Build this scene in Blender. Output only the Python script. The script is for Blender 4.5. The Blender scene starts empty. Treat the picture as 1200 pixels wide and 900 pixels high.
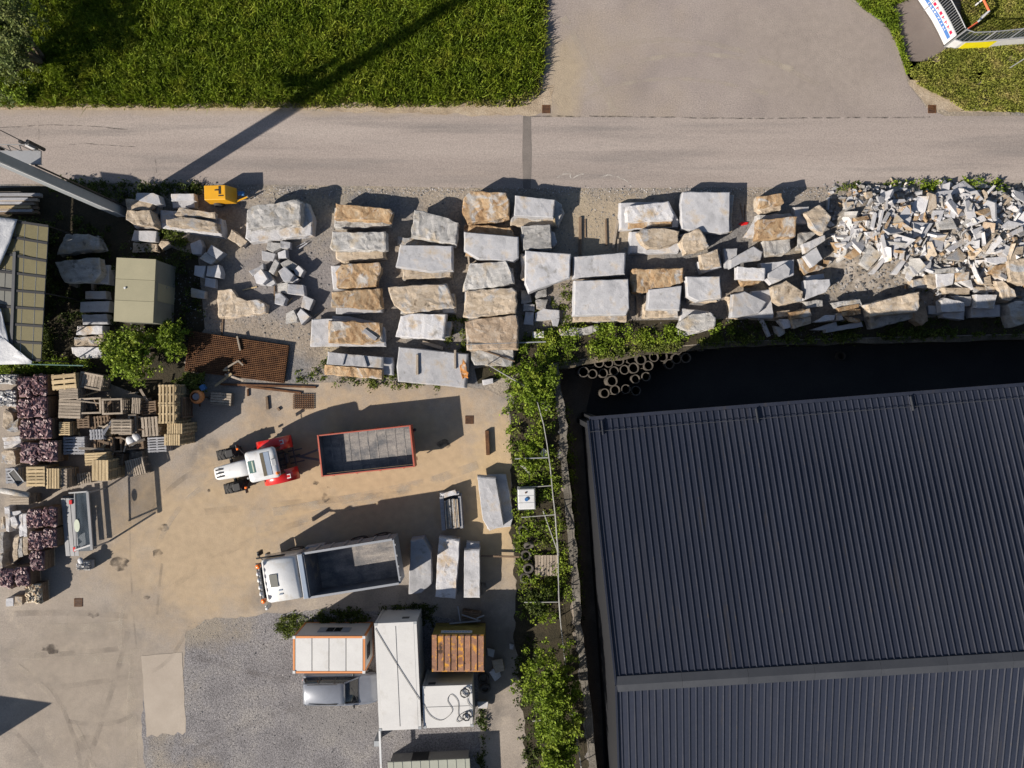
import bpy, bmesh, math, random
import numpy as np
from mathutils import Vector, Matrix, noise
from mathutils.geometry import delaunay_2d_cdt
R = math.radians
random.seed(7); rng = np.random.default_rng(7)
sc = bpy.context.scene
C = sc.collection

# ------------------------------------------------------------------ camera
H = 43.0                       # drone height above the yard, metres
S = 0.05                       # metres on the ground for one photo pixel
cam = bpy.data.objects.new('camera', bpy.data.cameras.new('camera'))
C.objects.link(cam); sc.camera = cam
cam.location = (0, 0, H)
cam.data.sensor_width = 36; cam.data.sensor_fit = 'HORIZONTAL'
cam.data.lens = 18 / (30 / H)
cam.data.clip_end = 2000
# ------------------------------------------------------------------ sky, sun, exposure
SUN_EL, SUN_AZ = 31.0, 32.0    # shadows fall towards +32 degrees from +X
w = bpy.data.worlds.new('World'); sc.world = w; w.use_nodes = True
wn = w.node_tree.nodes; bg = wn['Background']
sky = wn.new('ShaderNodeTexSky'); sky.sky_type = 'NISHITA'; sky.sun_disc = False
sky.sun_elevation = R(SUN_EL); sky.sun_rotation = R(238)
w.node_tree.links.new(sky.outputs[0], bg.inputs[0]); bg.inputs[1].default_value = 0.055
sl = bpy.data.lights.new('sun', 'SUN'); sl.energy = 4.8; sl.angle = R(0.53); sl.color = (1.0, 0.91, 0.79)
so = bpy.data.objects.new('sun', sl); C.objects.link(so)
d = Vector((math.cos(R(SUN_AZ)) * math.cos(R(SUN_EL)), math.sin(R(SUN_AZ)) * math.cos(R(SUN_EL)), -math.sin(R(SUN_EL))))
so.rotation_euler = d.to_track_quat('-Z', 'Y').to_euler(); so.location = (-40, -30, 60)
vs = sc.view_settings; vs.view_transform = 'Standard'; vs.look = 'None'; vs.gamma = 1; vs.exposure = 0.82
vs.use_curve_mapping = False
sc.cycles.max_bounces = 6; sc.cycles.transparent_max_bounces = 12

# ------------------------------------------------------------------ helpers
def P(px, py, z=0.0):
    """ground-plan position of a point seen at photo pixel (px, py) and standing at height z"""
    k = S * (H - z) / H
    return Vector(((px - 600) * k, (450 - py) * k, z))

CROP = dict(A=(220,220,5), B=(350,220,6), C=(350,320,6), D=(520,200,6), E=(520,310,6), F=(660,200,6), G=(660,310,5.625),
            H=(820,200,6), I=(820,290,6), J=(960,200,5), K=(960,290,5), L=(140,200,7.5), M=(0,180,7.5), N=(0,280,5.625),
            O=(100,280,5.625), Q=(210,320,5.625), R=(0,420,5.625), T=(0,560,5.625), U=(230,480,4.4444), V=(280,600,5.4545),
            W=(460,470,3.6), X=(560,410,5.294), Y=(560,560,5.294), Z=(320,700,4.5), p=(90,430,6), z=(1060,0,8.571),
            g=(0,250,5), j=(970,205,10), k=(1080,205,10), m=(1080,290,9), a=(0,430,10), b=(0,510,10), c=(0,590,6.92),
            e=(640,390,5.4545), q=(500,700,5.625), full=(0,0,1))
def cp(c, u, v):
    x0, y0, s = CROP[c]; return (x0 + u / s, y0 + v / s)
def CP(c, u, v, z=0.0): return P(*cp(c, u, v), z)
def pts(s): return [tuple(float(t) for t in q.split(',')) for q in s.split()]

def tag(o, label=None, cat=None, group=None, kind=None):
    if label: o['label'] = label
    if cat: o['category'] = cat
    if group: o['group'] = group
    if kind: o['kind'] = kind
    return o
def link(o, parent=None):
    C.objects.link(o)
    if parent is not None: o.parent = parent
    return o
def thing(name, label, cat, loc=(0,0,0), rz=0.0, group=None):
    o = bpy.data.objects.new(name, None); link(o); o.empty_display_size = .2
    o.location = loc; o.rotation_euler = (0, 0, rz); return tag(o, label, cat, group)
def mesh(name, v, f, m=None, smooth=False):
    me = bpy.data.meshes.new(name); me.from_pydata([tuple(q) for q in v], [], f); me.update()
    if m is not None: me.materials.append(m)
    if smooth: me.polygons.foreach_set('use_smooth', [True] * len(me.polygons))
    return me
def obj(name, me, parent=None, loc=(0,0,0), rot=(0,0,0)):
    o = bpy.data.objects.new(name, me); link(o, parent); o.location = loc; o.rotation_euler = rot; return o
class MB:
    """collects simple solids into one mesh"""
    def __init__(s): s.v = []; s.f = []
    def add(s, v, f):
        n = len(s.v); s.v += [tuple(q) for q in v]; s.f += [tuple(i + n for i in q) for q in f]; return s
    def box(s, x0, y0, z0, x1, y1, z1, rz=0.0, c=None):
        v = [(x0,y0,z0),(x1,y0,z0),(x1,y1,z0),(x0,y1,z0),(x0,y0,z1),(x1,y0,z1),(x1,y1,z1),(x0,y1,z1)]
        if rz:
            cx, cy = c or ((x0+x1)/2, (y0+y1)/2); co, si = math.cos(rz), math.sin(rz)
            v = [(cx+(a-cx)*co-(b-cy)*si, cy+(a-cx)*si+(b-cy)*co, z) for a, b, z in v]
        return s.add(v, BOXF)
    def prism(s, pl, z0, z1, flare=1.0):
        n = len(pl); cx = sum(p[0] for p in pl)/n; cy = sum(p[1] for p in pl)/n
        v = [(cx+(p[0]-cx)*flare, cy+(p[1]-cy)*flare, z0) for p in pl] + [(p[0], p[1], z1) for p in pl]
        if sum(pl[i][0]*pl[(i+1)%n][1]-pl[(i+1)%n][0]*pl[i][1] for i in range(n)) < 0:
            v = v[:n][::-1] + v[n:][::-1]
        f = [tuple(range(n))[::-1], tuple(range(n, 2*n))] + [(i, (i+1)%n, n+(i+1)%n, n+i) for i in range(n)]
        return s.add(v, f)
    def bar(s, a, b, wd, ht=None):
        """square bar from a to b"""
        a, b = Vector(a), Vector(b); ht = ht or wd; t = (b - a).normalized()
        up = Vector((0,0,1)) if abs(t.z) < .95 else Vector((1,0,0))
        n = t.cross(up).normalized(); u = n.cross(t)
        v = [p + n*(sx*wd/2) + u*(sz*ht/2) for p in (a, b) for sx, sz in ((-1,-1),(1,-1),(1,1),(-1,1))]
        return s.add(v, [(3,2,1,0),(4,5,6,7),(0,1,5,4),(1,2,6,5),(2,3,7,6),(3,0,4,7)])
    def tube(s, pl, r, n=6):
        pl = [Vector(p) for p in pl]; rings = []
        for i, p in enumerate(pl):
            t = (pl[min(i+1, len(pl)-1)] - pl[max(i-1, 0)]).normalized()
            up = Vector((0,0,1)) if abs(t.z) < .9 else Vector((1,0,0))
            a = t.cross(up).normalized(); b = a.cross(t)
            rr = r[i] if isinstance(r, (list, tuple)) else r
            rings.append([p + a*math.cos(2*math.pi*k/n)*rr + b*math.sin(2*math.pi*k/n)*rr for k in range(n)])
        v = [q for g_ in rings for q in g_]
        f = [(i*n+k, i*n+(k+1)%n, (i+1)*n+(k+1)%n, (i+1)*n+k) for i in range(len(pl)-1) for k in range(n)]
        f += [tuple(range(n))[::-1], tuple(range((len(pl)-1)*n, len(pl)*n))]
        return s.add(v, f)
    def lathe(s, prof, n=24, axis='z', c=(0,0,0)):
        v = []
        for r, h in prof:
            for k in range(n):
                a = 2*math.pi*k/n; x, y = r*math.cos(a), r*math.sin(a)
                v.append({'z': (x, y, h), 'y': (x, h, y), 'x': (h, x, y)}[axis])
        v = [(a+c[0], b+c[1], e+c[2]) for a, b, e in v]
        m_ = len(prof)
        f = [(i*n+k, i*n+(k+1)%n, (i+1)*n+(k+1)%n, (i+1)*n+k) for i in range(m_-1) for k in range(n)]
        if axis == 'y': f = [q[::-1] for q in f]
        return s.add(v, f)
    def mesh(s, name, m, smooth=False): return mesh(name, s.v, s.f, m, smooth)
    def obj(s, name, m, parent=None, smooth=False): return obj(name, s.mesh(name, m, smooth), parent)
BOXF = [(3,2,1,0),(4,5,6,7),(0,1,5,4),(1,2,6,5),(2,3,7,6),(3,0,4,7)]
def bevel(o, wd=.02, seg=2):
    md = o.modifiers.new('b', 'BEVEL'); md.width = wd; md.segments = seg; md.limit_method = 'ANGLE'; return o

# ------------------------------------------------------------------ materials
MATS = {}
def mat(name, cols, scale=2.0, rough=.85, bump=.3, bscale=25, grain=.25, gscale=40, stretch=(1,1,1), metal=0.0, patch=None,
        patch2=None, vary=.12, island=0.0, dist=0.0, spec=.3, coat=0.0, trans=0.0, ramp=(.3,.7)):
    m = bpy.data.materials.new(name); m.use_nodes = True; MATS[name] = m
    nt = m.node_tree; N = nt.nodes; L = nt.links.new; b = N['Principled BSDF']
    tc = N.new('ShaderNodeTexCoord'); oi = N.new('ShaderNodeObjectInfo')
    mu = N.new('ShaderNodeVectorMath'); mu.operation = 'MULTIPLY_ADD'
    mu.inputs[1].default_value = (1,1,1)
    cx = N.new('ShaderNodeVectorMath'); cx.operation = 'SCALE'; cx.inputs[0].default_value = (37, 53, 11)
    L(oi.outputs['Random'], cx.inputs['Scale']); L(tc.outputs['Object'], mu.inputs[0]); L(cx.outputs[0], mu.inputs[2])
    mp = N.new('ShaderNodeMapping'); mp.inputs['Scale'].default_value = stretch; L(mu.outputs[0], mp.inputs[0])
    def nz(sc_, det=6, src=None, rg=.6):
        n = N.new('ShaderNodeTexNoise'); n.inputs['Scale'].default_value = sc_; n.inputs['Detail'].default_value = det
        n.inputs['Roughness'].default_value = rg; n.inputs['Distortion'].default_value = dist; L((src or mp).outputs[0], n.inputs['Vector']); return n
    n1 = nz(scale); cr = N.new('ShaderNodeValToRGB'); el = cr.color_ramp.elements
    for i, c in enumerate(cols):
        pos = ramp[0] + (ramp[1]-ramp[0]) * i / max(1, len(cols)-1)
        if i < 2: e = el[i]; e.position = pos
        else: e = el.new(pos)
        e.color = (*c, 1)
    if len(cols) == 1: el[1].color = (*cols[0], 1)
    L(n1.outputs[0], cr.inputs[0]); col = cr.outputs[0]
    for pt in (patch, patch2):
        if not pt: continue
        pc, ps, lo, hi = pt[:4]
        n2 = nz(ps, 5, mu if len(pt) < 5 else mp); mr = N.new('ShaderNodeMapRange'); mr.inputs[1].default_value = lo; mr.inputs[2].default_value = hi
        L(n2.outputs[0], mr.inputs[0]); mx = N.new('ShaderNodeMix'); mx.data_type = 'RGBA'
        L(mr.outputs[0], mx.inputs[0]); L(col, mx.inputs[6]); mx.inputs[7].default_value = (*pc, 1); col = mx.outputs[2]
    val = None
    if grain:
        n3 = nz(gscale, 4, mu, .7); mr = N.new('ShaderNodeMapRange'); mr.inputs[1].default_value = .3; mr.inputs[2].default_value = .7
        mr.inputs[3].default_value = 1-grain; mr.inputs[4].default_value = 1+grain; L(n3.outputs[0], mr.inputs[0]); val = mr.outputs[0]
    def mulv(a, o_):
        if a is None: return o_
        x = N.new('ShaderNodeMath'); x.operation = 'MULTIPLY'; L(a, x.inputs[0]); L(o_, x.inputs[1]); return x.outputs[0]
    if vary:
        mr = N.new('ShaderNodeMapRange'); mr.inputs[3].default_value = 1-vary; mr.inputs[4].default_value = 1+vary
        L(oi.outputs['Random'], mr.inputs[0]); val = mulv(val, mr.outputs[0])
    if island:
        ge = N.new('ShaderNodeNewGeometry'); mr = N.new('ShaderNodeMapRange'); mr.inputs[3].default_value = 1-island; mr.inputs[4].default_value = 1+island
        L(ge.outputs['Random Per Island'], mr.inputs[0]); val = mulv(val, mr.outputs[0])
    if val is not None:
        hs = N.new('ShaderNodeVectorMath'); hs.operation = 'SCALE'; L(col, hs.inputs[0]); L(val, hs.inputs['Scale']); col = hs.outputs[0]
    L(col, b.inputs['Base Color']); b.inputs['Roughness'].default_value = rough; b.inputs['Metallic'].default_value = metal
    b.inputs['Specular IOR Level'].default_value = spec; b.inputs['Coat Weight'].default_value = coat
    if bump:
        n4 = nz(bscale, 5, mp, .65); bp = N.new('ShaderNodeBump'); bp.inputs['Strength'].default_value = bump; bp.inputs['Distance'].default_value = .05
        L(n4.outputs[0], bp.inputs['Height']); L(bp.outputs[0], b.inputs['Normal'])
    if trans:
        out = N['Material Output']; tr = N.new('ShaderNodeBsdfTranslucent'); L(col, tr.inputs[0]); ms = N.new('ShaderNodeMixShader')
        ms.inputs[0].default_value = trans; L(b.outputs[0], ms.inputs[1]); L(tr.outputs[0], ms.inputs[2]); L(ms.outputs[0], out.inputs[0])
    return m
def plain(name, c, rough=.5, metal=0.0, coat=0.0, spec=.5, g=.06):
    return mat(name, [c, tuple(x*.88 for x in c)], 3, rough, 0, grain=g, gscale=30, metal=metal, coat=coat, vary=.03, spec=spec)
# stone
mat('g', [(.265,.268,.285),(.35,.353,.375),(.41,.413,.437)], 1.1, .8, .3, 18, .16, 30, patch=((.34,.28,.21), 1.1, .54, .74), patch2=((.20,.195,.19), 1.9, .60, .74), vary=.15)
mat('w', [(.35,.35,.375),(.45,.45,.47),(.39,.37,.35)], 2, .8, .5, 16, .2, 30, patch=((.37,.28,.18), 1.2, .54, .72), patch2=((.21,.20,.19), 1.7, .60, .72), vary=.14)
mat('r', [(.20,.195,.19),(.31,.305,.30),(.40,.39,.385)], 1.6, .9, .8, 14, .25, 30, (1,2.2,1), vary=.16, patch=((.33,.27,.19), 1.0, .52, .70), patch2=((.13,.125,.12), 2.3, .58, .70))
mat('t', [(.26,.21,.155),(.37,.305,.235),(.44,.385,.32)], 1.5, .9, .8, 12, .24, 26, (1,2.5,1), vary=.14, patch=((.30,.31,.33), .9, .54, .66), patch2=((.15,.115,.08), 2.3, .58, .70), dist=.6)
mat('o', [(.19,.11,.055),(.33,.225,.13),(.39,.305,.21)], 1.4, .9, .8, 12, .25, 26, (1.6,1,1), vary=.15, patch=((.37,.355,.34), .9, .53, .64), patch2=((.13,.07,.035), 2.1, .58, .70), dist=1.2)
mat('b', [(.17,.13,.095),(.29,.22,.16),(.37,.31,.25)], 1.5, .9, .9, 12, .3, 24, (1,1.6,1), vary=.15, patch=((.40,.38,.35), .8, .55, .66), dist=.8)
mat('rubble', [(.10,.085,.07),(.20,.175,.15),(.29,.265,.24)], 2, .9, .8, 18, .3, 30, vary=.1)
mat('porphyry', [(.125,.072,.08),(.17,.10,.108),(.22,.14,.145)], 4, .35, .4, 25, .2, 30, vary=.15, island=.22, coat=.6, patch=((.30,.235,.24), 3.5, .62, .75))
mat('cobble_mix', [(.22,.12,.06),(.35,.30,.22),(.45,.43,.40)], 6, .7, .3, 30, .3, 30, vary=.1, island=.5)
# ground
mat('yard_ground', [(.17,.145,.12),(.235,.20,.165),(.27,.235,.195)], .5, .95, .9, 6, .35, 9, vary=0, patch=((.15,.145,.145), .22, .48, .60), patch2=((.29,.245,.18), .35, .55, .7))
mat('road', [(.215,.185,.17),(.262,.226,.207),(.305,.266,.243)], .35, .95, .15, 22, .24, 13, (.10,1.3,1), vary=0, patch=((.32,.268,.222), .12, .55, .8, 1), patch2=((.185,.165,.156), .8, .50, .72, 1))
mat('junction', [(.20,.172,.162),(.245,.21,.194),(.285,.247,.224)], .3, .95, .5, 22, .26, 13, vary=0, patch=((.27,.225,.18), .1, .55, .75))
mat('path', [(.135,.112,.10),(.165,.138,.122)], .6, .95, .3, 40, .2, 30, vary=0)
mat('gravel', [(.13,.124,.13),(.18,.172,.178),(.225,.212,.205)], .5, .95, 1.0, 18, .6, 11, vary=0, patch=((.235,.20,.16), .16, .56, .72))
mat('concrete', [(.285,.245,.205),(.345,.30,.255)], .6, .9, .2, 30, .1, 30, vary=0)
mat('verge', [(.20,.155,.11),(.30,.24,.175),(.36,.30,.23)], 1.2, .95, .8, 14, .3, 18, vary=0)
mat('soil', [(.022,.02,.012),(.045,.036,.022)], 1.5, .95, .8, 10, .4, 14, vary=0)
mat('hut_roof', [(.24,.25,.215),(.29,.30,.26)], 1.2, .6, .05, 20, .08, 20, vary=.03)
mat('slat_grey', [(.15,.155,.17),(.21,.215,.23)], 2, .5, .05, 20, .1, 20, (6,.5,1), vary=.08)
mat('meadow_ground', [(.022,.034,.006),(.05,.075,.012),(.09,.11,.025)], 1.4, .95, .8, 9, .5, 10, vary=0)
mat('pit_dirt', [(.075,.06,.046),(.15,.12,.092)], .7, .95, .6, 14, .35, 16, vary=0)
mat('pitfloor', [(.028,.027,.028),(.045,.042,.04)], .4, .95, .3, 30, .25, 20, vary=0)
mat('patch_asphalt', [(.10,.09,.085),(.165,.145,.133)], .8, .95, .3, 30, .25, 20, vary=0)
mat('wall_concrete', [(.07,.063,.052),(.19,.175,.155)], 1.2, .95, .8, 12, .3, 18, vary=.1)
# plants
def leafmat(n, cols, tr=.25): return mat(n, cols, 1.1, .65, 0, grain=.15, gscale=8, vary=0, island=.45, trans=tr, spec=.25)
leafmat('grass', [(.08,.13,.008),(.15,.21,.013),(.26,.29,.03)])
leafmat('grass_dry', [(.13,.16,.022),(.22,.235,.045),(.32,.27,.10)])
leafmat('leaf', [(.085,.135,.010),(.15,.215,.018),(.26,.30,.04)], .3)
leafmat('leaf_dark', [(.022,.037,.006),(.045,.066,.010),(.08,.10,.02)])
leafmat('leaf_weed', [(.055,.08,.010),(.095,.125,.018),(.15,.155,.04)], .3)
leafmat('leaf_grey', [(.06,.09,.022),(.11,.14,.038),(.17,.185,.06)])
mat('bark', [(.06,.045,.03),(.10,.08,.06)], 5, .9, .8, 20)
# wood
mat('wood', [(.30,.225,.125),(.42,.33,.205)], 3, .8, .3, 20, .2, 20, (.4,4,1), vary=.22)
mat('wood_old', [(.20,.165,.13),(.31,.265,.215)], 3, .85, .4, 20, .25, 20, (.4,4,1), vary=.25)
mat('wood_grey', [(.20,.205,.225),(.30,.305,.33)], 3, .85, .3, 20, .2, 20, (.4,4,1), vary=.2)
mat('wood_brown', [(.11,.075,.05),(.18,.13,.09)], 3, .85, .3, 20, .2, 20, (.4,4,1), vary=.2)
# metal, paint, plastic
mat('rust', [(.055,.026,.014),(.10,.046,.021),(.15,.072,.032)], 3, .85, .3, 20, .3, 20, vary=.12)
mat('rust_roof', [(.19,.095,.06),(.24,.13,.085),(.17,.08,.045)], 1.3, .75, .3, 16, .18, 20, vary=.12, patch=((.05,.026,.016), 1.4, .57, .66), patch2=((.50,.24,.03), 2.2, .53, .62))
mat('olive_paint', [(.17,.13,.03),(.24,.19,.05)], 2, .7, .2, 20, .2, 20, patch=((.10,.05,.02), 1.5, .55, .7), vary=.05)
mat('roof_metal', [(.0145,.0175,.029),(.0185,.022,.036)], .35, .45, .03, 10, .10, 6, (2.2,.22,1), vary=.16, spec=.4, patch=((.027,.029,.040), .5, .50, .75, 1), patch2=((.036,.032,.031), .8, .62, .8, 1))
mat('ridge_metal', [(.036,.039,.047),(.047,.05,.058)], .8, .5, .03, 10, .06, 8, vary=.04)
mat('shed_roof', [(.235,.22,.15),(.27,.25,.17)], .9, .7, .05, 20, .06, 20, vary=.03)
mat('shed_wall', [(.14,.14,.12),(.18,.18,.15)], 1.2, .7, .05, 20, .06, 20, vary=.03)
mat('white_paint', [(.47,.468,.468),(.52,.518,.515)], 1.0, .5, .02, 10, .05, 15, vary=.02, patch=((.38,.365,.34), .9, .58, .8))
mat('white_clean', [(.48,.49,.51),(.55,.56,.57)], 1.0, .35, 0, grain=.05, gscale=12, vary=.01, coat=.3, patch=((.40,.37,.33), 1.6, .56, .78))
mat('tarp_white', [(.36,.37,.40),(.47,.48,.50)], 1.5, .6, .5, 8, .08, 20, vary=.03)
plain('orange_frame', (.58,.22,.07), .5); mat('orange_stain', [(.40,.36,.32),(.44,.19,.05),(.36,.13,.03)], 4, .9, .4, 20, .3, 20, vary=0); plain('red_paint', (.50,.012,.010), .28, coat=.5); plain('red_trailer', (.36,.075,.045), .6, g=.2)
plain('black_plastic', (.018,.018,.02), .5); plain('dark_grey', (.06,.062,.068), .55); plain('yellow_paint', (.62,.31,.012), .4, coat=.3)
plain('grey_paint', (.27,.29,.31), .5); plain('alu', (.30,.31,.33), .45, .3); plain('steel', (.34,.345,.35), .42, .6); plain('wire', (.33,.33,.32), .5, .3)
plain('orange_light', (.85,.17,.01), .3, coat=.4); plain('blue_plastic', (.03,.12,.30), .4); plain('banner_white', (.55,.55,.56), .5)
plain('banner_blue', (.06,.16,.42), .5); plain('banner_red', (.55,.01,.06), .5); plain('banner_yellow', (.72,.62,.01), .5); plain('orange_red', (.65,.13,.05), .5)
plain('silver', (.20,.215,.25), .3, .3, .5); plain('silver_box', (.24,.255,.285), .5, .2, g=.15); plain('poly_yellow', (.135,.118,.058), .45, g=.25); plain('poly_grey', (.14,.14,.125), .45)
plain('glass_green', (.10,.17,.16), .08, 0, 0, .6, 0); plain('glass_black', (.012,.016,.022), .06, 0, 0, .7, 0); plain('vent_blue', (.20,.25,.33), .5)
plain('sign_blue', (.22,.35,.55), .5); plain('oval_pale', (.42,.46,.37), .6); plain('interior_tan', (.30,.26,.19), .7); plain('mud', (.10,.085,.06), .9, g=.3)
mat('tyre', [(.022,.022,.024),(.04,.038,.036)], 6, .85, .3, 30, vary=.1)
mat('bank_edge', [(.03,.026,.018),(.10,.085,.062),(.26,.21,.15)], .55, .95, .8, 10, .4, 14, vary=0, ramp=(.35,.75))
mat('old_tyre', [(.045,.042,.04),(.08,.072,.065)], 6, .9, .3, 30, vary=.2)
mat('pipe', [(.055,.048,.04),(.10,.088,.076)], 4, .85, .2, 30, vary=.18)
mat('cargo_floor', [(.12,.115,.118),(.20,.185,.178),(.27,.245,.225)], 1.5, .7, .4, 12, .25, 16, (.5,2.6,1), vary=.03, patch=((.10,.102,.11), 1.4, .48, .66))
mat('cargo_steel', [(.075,.08,.095),(.13,.135,.15)], 1.5, .6, .2, 14, .18, 18, vary=.03, patch=((.24,.20,.16), 1.2, .58, .7))
def glassmat(n, c, a=.55):
    m = bpy.data.materials.new(n); m.use_nodes = True; MATS[n] = m; nt = m.node_tree; N = nt.nodes; L = nt.links.new
    b = N['Principled BSDF']; b.inputs['Base Color'].default_value = (*c, 1); b.inputs['Roughness'].default_value = .12
    nz = N.new('ShaderNodeTexNoise'); nz.inputs['Scale'].default_value = 2.5; mr = N.new('ShaderNodeMapRange')
    mr.inputs[3].default_value = a-.12; mr.inputs[4].default_value = a+.12; L(nz.outputs[0], mr.inputs[0]); L(mr.outputs[0], b.inputs['Alpha'])
glassmat('clear_glass', (.10,.13,.16), .13)
plain('hut_wall', (.17,.165,.16), .8, g=.2); plain('hall_wall', (.012,.013,.017), .6)
def decalmat(n, c, a, sc_, st=(1,1,1)):
    m = bpy.data.materials.new(n); m.use_nodes = True; MATS[n] = m; nt = m.node_tree; N = nt.nodes; L = nt.links.new
    b = N['Principled BSDF']; b.inputs['Base Color'].default_value = (*c, 1); b.inputs['Roughness'].default_value = .95
    tc = N.new('ShaderNodeTexCoord'); mp = N.new('ShaderNodeMapping'); mp.inputs['Scale'].default_value = st; L(tc.outputs['Object'], mp.inputs[0])
    nz = N.new('ShaderNodeTexNoise'); nz.inputs['Scale'].default_value = sc_; nz.inputs['Detail'].default_value = 7; L(mp.outputs[0], nz.inputs['Vector'])
    mr = N.new('ShaderNodeMapRange'); mr.inputs[1].default_value = .40; mr.inputs[2].default_value = .68; mr.inputs[3].default_value = 0; mr.inputs[4].default_value = a
    L(nz.outputs[0], mr.inputs[0]); L(mr.outputs[0], b.inputs['Alpha'])
decalmat('track_dark', (.10,.086,.078), .20, .8); decalmat('stain', (.06,.048,.04), .75, 2.2); decalmat('crack', (.05,.045,.04), .7, 2.5); decalmat('chalk', (.55,.52,.48), .75, 3); decalmat('track_pale', (.40,.35,.29), .55, .9)
G = MATS
def zone(name, c, r, col, amt=.8, nscale=.5):
    """a dusty or worn area with a ragged edge at a real place of the ground"""
    m = G[name]; nt = m.node_tree; N = nt.nodes; L = nt.links.new; b = N['Principled BSDF']
    src = b.inputs['Base Color'].links[0].from_socket
    tc = N.new('ShaderNodeTexCoord'); mp = N.new('ShaderNodeMapping')
    mp.inputs['Scale'].default_value = (1/r[0], 1/r[1], 1); mp.inputs['Location'].default_value = (-c[0]/r[0], -c[1]/r[1], 0)
    L(tc.outputs['Object'], mp.inputs[0]); ln = N.new('ShaderNodeVectorMath'); ln.operation = 'LENGTH'; L(mp.outputs[0], ln.inputs[0])
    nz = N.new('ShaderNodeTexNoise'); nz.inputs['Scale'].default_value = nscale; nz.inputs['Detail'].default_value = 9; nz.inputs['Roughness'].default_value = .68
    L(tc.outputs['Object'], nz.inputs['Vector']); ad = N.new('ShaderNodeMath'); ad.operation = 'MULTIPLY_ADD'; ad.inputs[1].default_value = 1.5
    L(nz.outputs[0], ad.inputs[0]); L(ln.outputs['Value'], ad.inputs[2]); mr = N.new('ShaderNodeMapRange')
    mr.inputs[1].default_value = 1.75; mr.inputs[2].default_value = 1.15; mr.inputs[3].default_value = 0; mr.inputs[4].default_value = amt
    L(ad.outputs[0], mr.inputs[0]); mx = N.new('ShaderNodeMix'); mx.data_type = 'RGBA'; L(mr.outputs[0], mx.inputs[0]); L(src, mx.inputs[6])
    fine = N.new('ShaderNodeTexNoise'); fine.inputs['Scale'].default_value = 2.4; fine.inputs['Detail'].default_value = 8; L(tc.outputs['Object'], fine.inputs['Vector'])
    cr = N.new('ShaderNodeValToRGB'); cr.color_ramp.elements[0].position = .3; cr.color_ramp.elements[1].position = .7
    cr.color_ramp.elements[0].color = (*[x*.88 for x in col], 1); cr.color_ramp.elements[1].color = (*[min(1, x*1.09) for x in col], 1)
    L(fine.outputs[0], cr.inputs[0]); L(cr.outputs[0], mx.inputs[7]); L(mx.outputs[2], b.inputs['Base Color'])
def W2(px, py): v = P(px, py); return (v.x, v.y)
mat('yard_paving', [(.215,.187,.162),(.255,.222,.192),(.29,.255,.222)], .35, .95, .3, 20, .18, 14, vary=0, patch=((.165,.148,.134), .45, .50, .70), patch2=((.33,.285,.235), .8, .56, .75))
zone('yard_paving', W2(450, 560), (11.5, 6.6), (.39,.285,.178), .88)
zone('yard_paving', W2(235, 640), (7, 6.5), (.35,.265,.17), .8)
zone('yard_paving', W2(580, 600), (2.4, 6), (.40,.30,.18), .85)
zone('yard_paving', W2(110, 790), (6, 7), (.25,.212,.172), .6)
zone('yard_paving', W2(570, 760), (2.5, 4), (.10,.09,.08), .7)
zone('gravel', W2(230, 735), (4, 1.6), (.25,.215,.17), .8)
zone('gravel', W2(190, 800), (1.2, 6), (.26,.225,.18), .8)
zone('gravel', W2(400, 840), (4, 2), (.19,.18,.175), .5)
zone('yard_ground', W2(720, 265), (5, 2.6), (.30,.245,.175), .7)
zone('yard_ground', W2(1010, 320), (3, 2), (.29,.245,.185), .7)
zone('yard_ground', W2(350, 330), (5.5, 3.2), (.16,.152,.16), .8)
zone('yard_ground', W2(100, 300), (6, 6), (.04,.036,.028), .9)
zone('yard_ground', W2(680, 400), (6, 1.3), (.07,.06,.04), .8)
zone('road', W2(480, 128), (40, .5), (.29,.235,.175), .55)
zone('junction', W2(660, 95), (1.6, 3.2), (.30,.245,.175), .8)
zone('junction', W2(960, 60), (7, 6), (.245,.21,.185), .7, .25)

# ------------------------------------------------------------------ ground, roads
def sheet(name, pl, z, m, kind='structure', world=False):
    v = [(*(W2(*p) if not world else p), z) for p in pl]
    if sum(v[i][0]*v[(i+1)%len(v)][1]-v[(i+1)%len(v)][0]*v[i][1] for i in range(len(v))) < 0: v = v[::-1]
    o = obj(name, mesh(name, v, [tuple(range(len(v)))], G[m])); return tag(o, kind=kind)
def rag(pl, amp):
    out = []; rs = random.Random(5)
    for a, b_ in zip(pl, pl[1:]+pl[:1]):
        L_ = math.dist(a, b_); n = int(L_/6) if L_ < 400 else 1; n = max(1, n)
        for i in range(n):
            x, y = a[0]+(b_[0]-a[0])*i/n, a[1]+(b_[1]-a[1])*i/n; k = amp*(noise.noise((x*.05, y*.05, 1))+rs.uniform(-.45,.45))
            out.append((x+k*(abs(b_[1]-a[1])/max(1, L_)), y+k*(abs(b_[0]-a[0])/max(1, L_))))
    return out
FAR = 6000
PITZ = -2.3
wall_line = [(645,428),(651,467),(655,500),(659,561),(664,617),(669,673),(673,730),(681,800),(691,900),(700,1000)]
north_line = [(645,428),(700,419),(760,410),(850,401),(1000,397),(1200,392),(1500,384)]
sheet('ground', [(-FAR,-FAR),(FAR,-FAR),(FAR,384)] + north_line[::-1] + wall_line[1:] + [(700,FAR),(-FAR,FAR)], 0, 'yard_ground')
def sheet_at(name, pl, z, m):
    v = [(*W2(*p), z) for p in pl][::-1]; return tag(obj(name, mesh(name, v, [tuple(range(len(v)))], G[m])), kind='structure')
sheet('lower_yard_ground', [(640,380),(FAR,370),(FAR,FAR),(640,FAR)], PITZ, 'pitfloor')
sheet('pit_dirt_strip', [(646,425),(690,425),(700,445),(692,480),(700,560),(705,700),(715,960),(690,960),(655,560)], PITZ+.006, 'pit_dirt')
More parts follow.
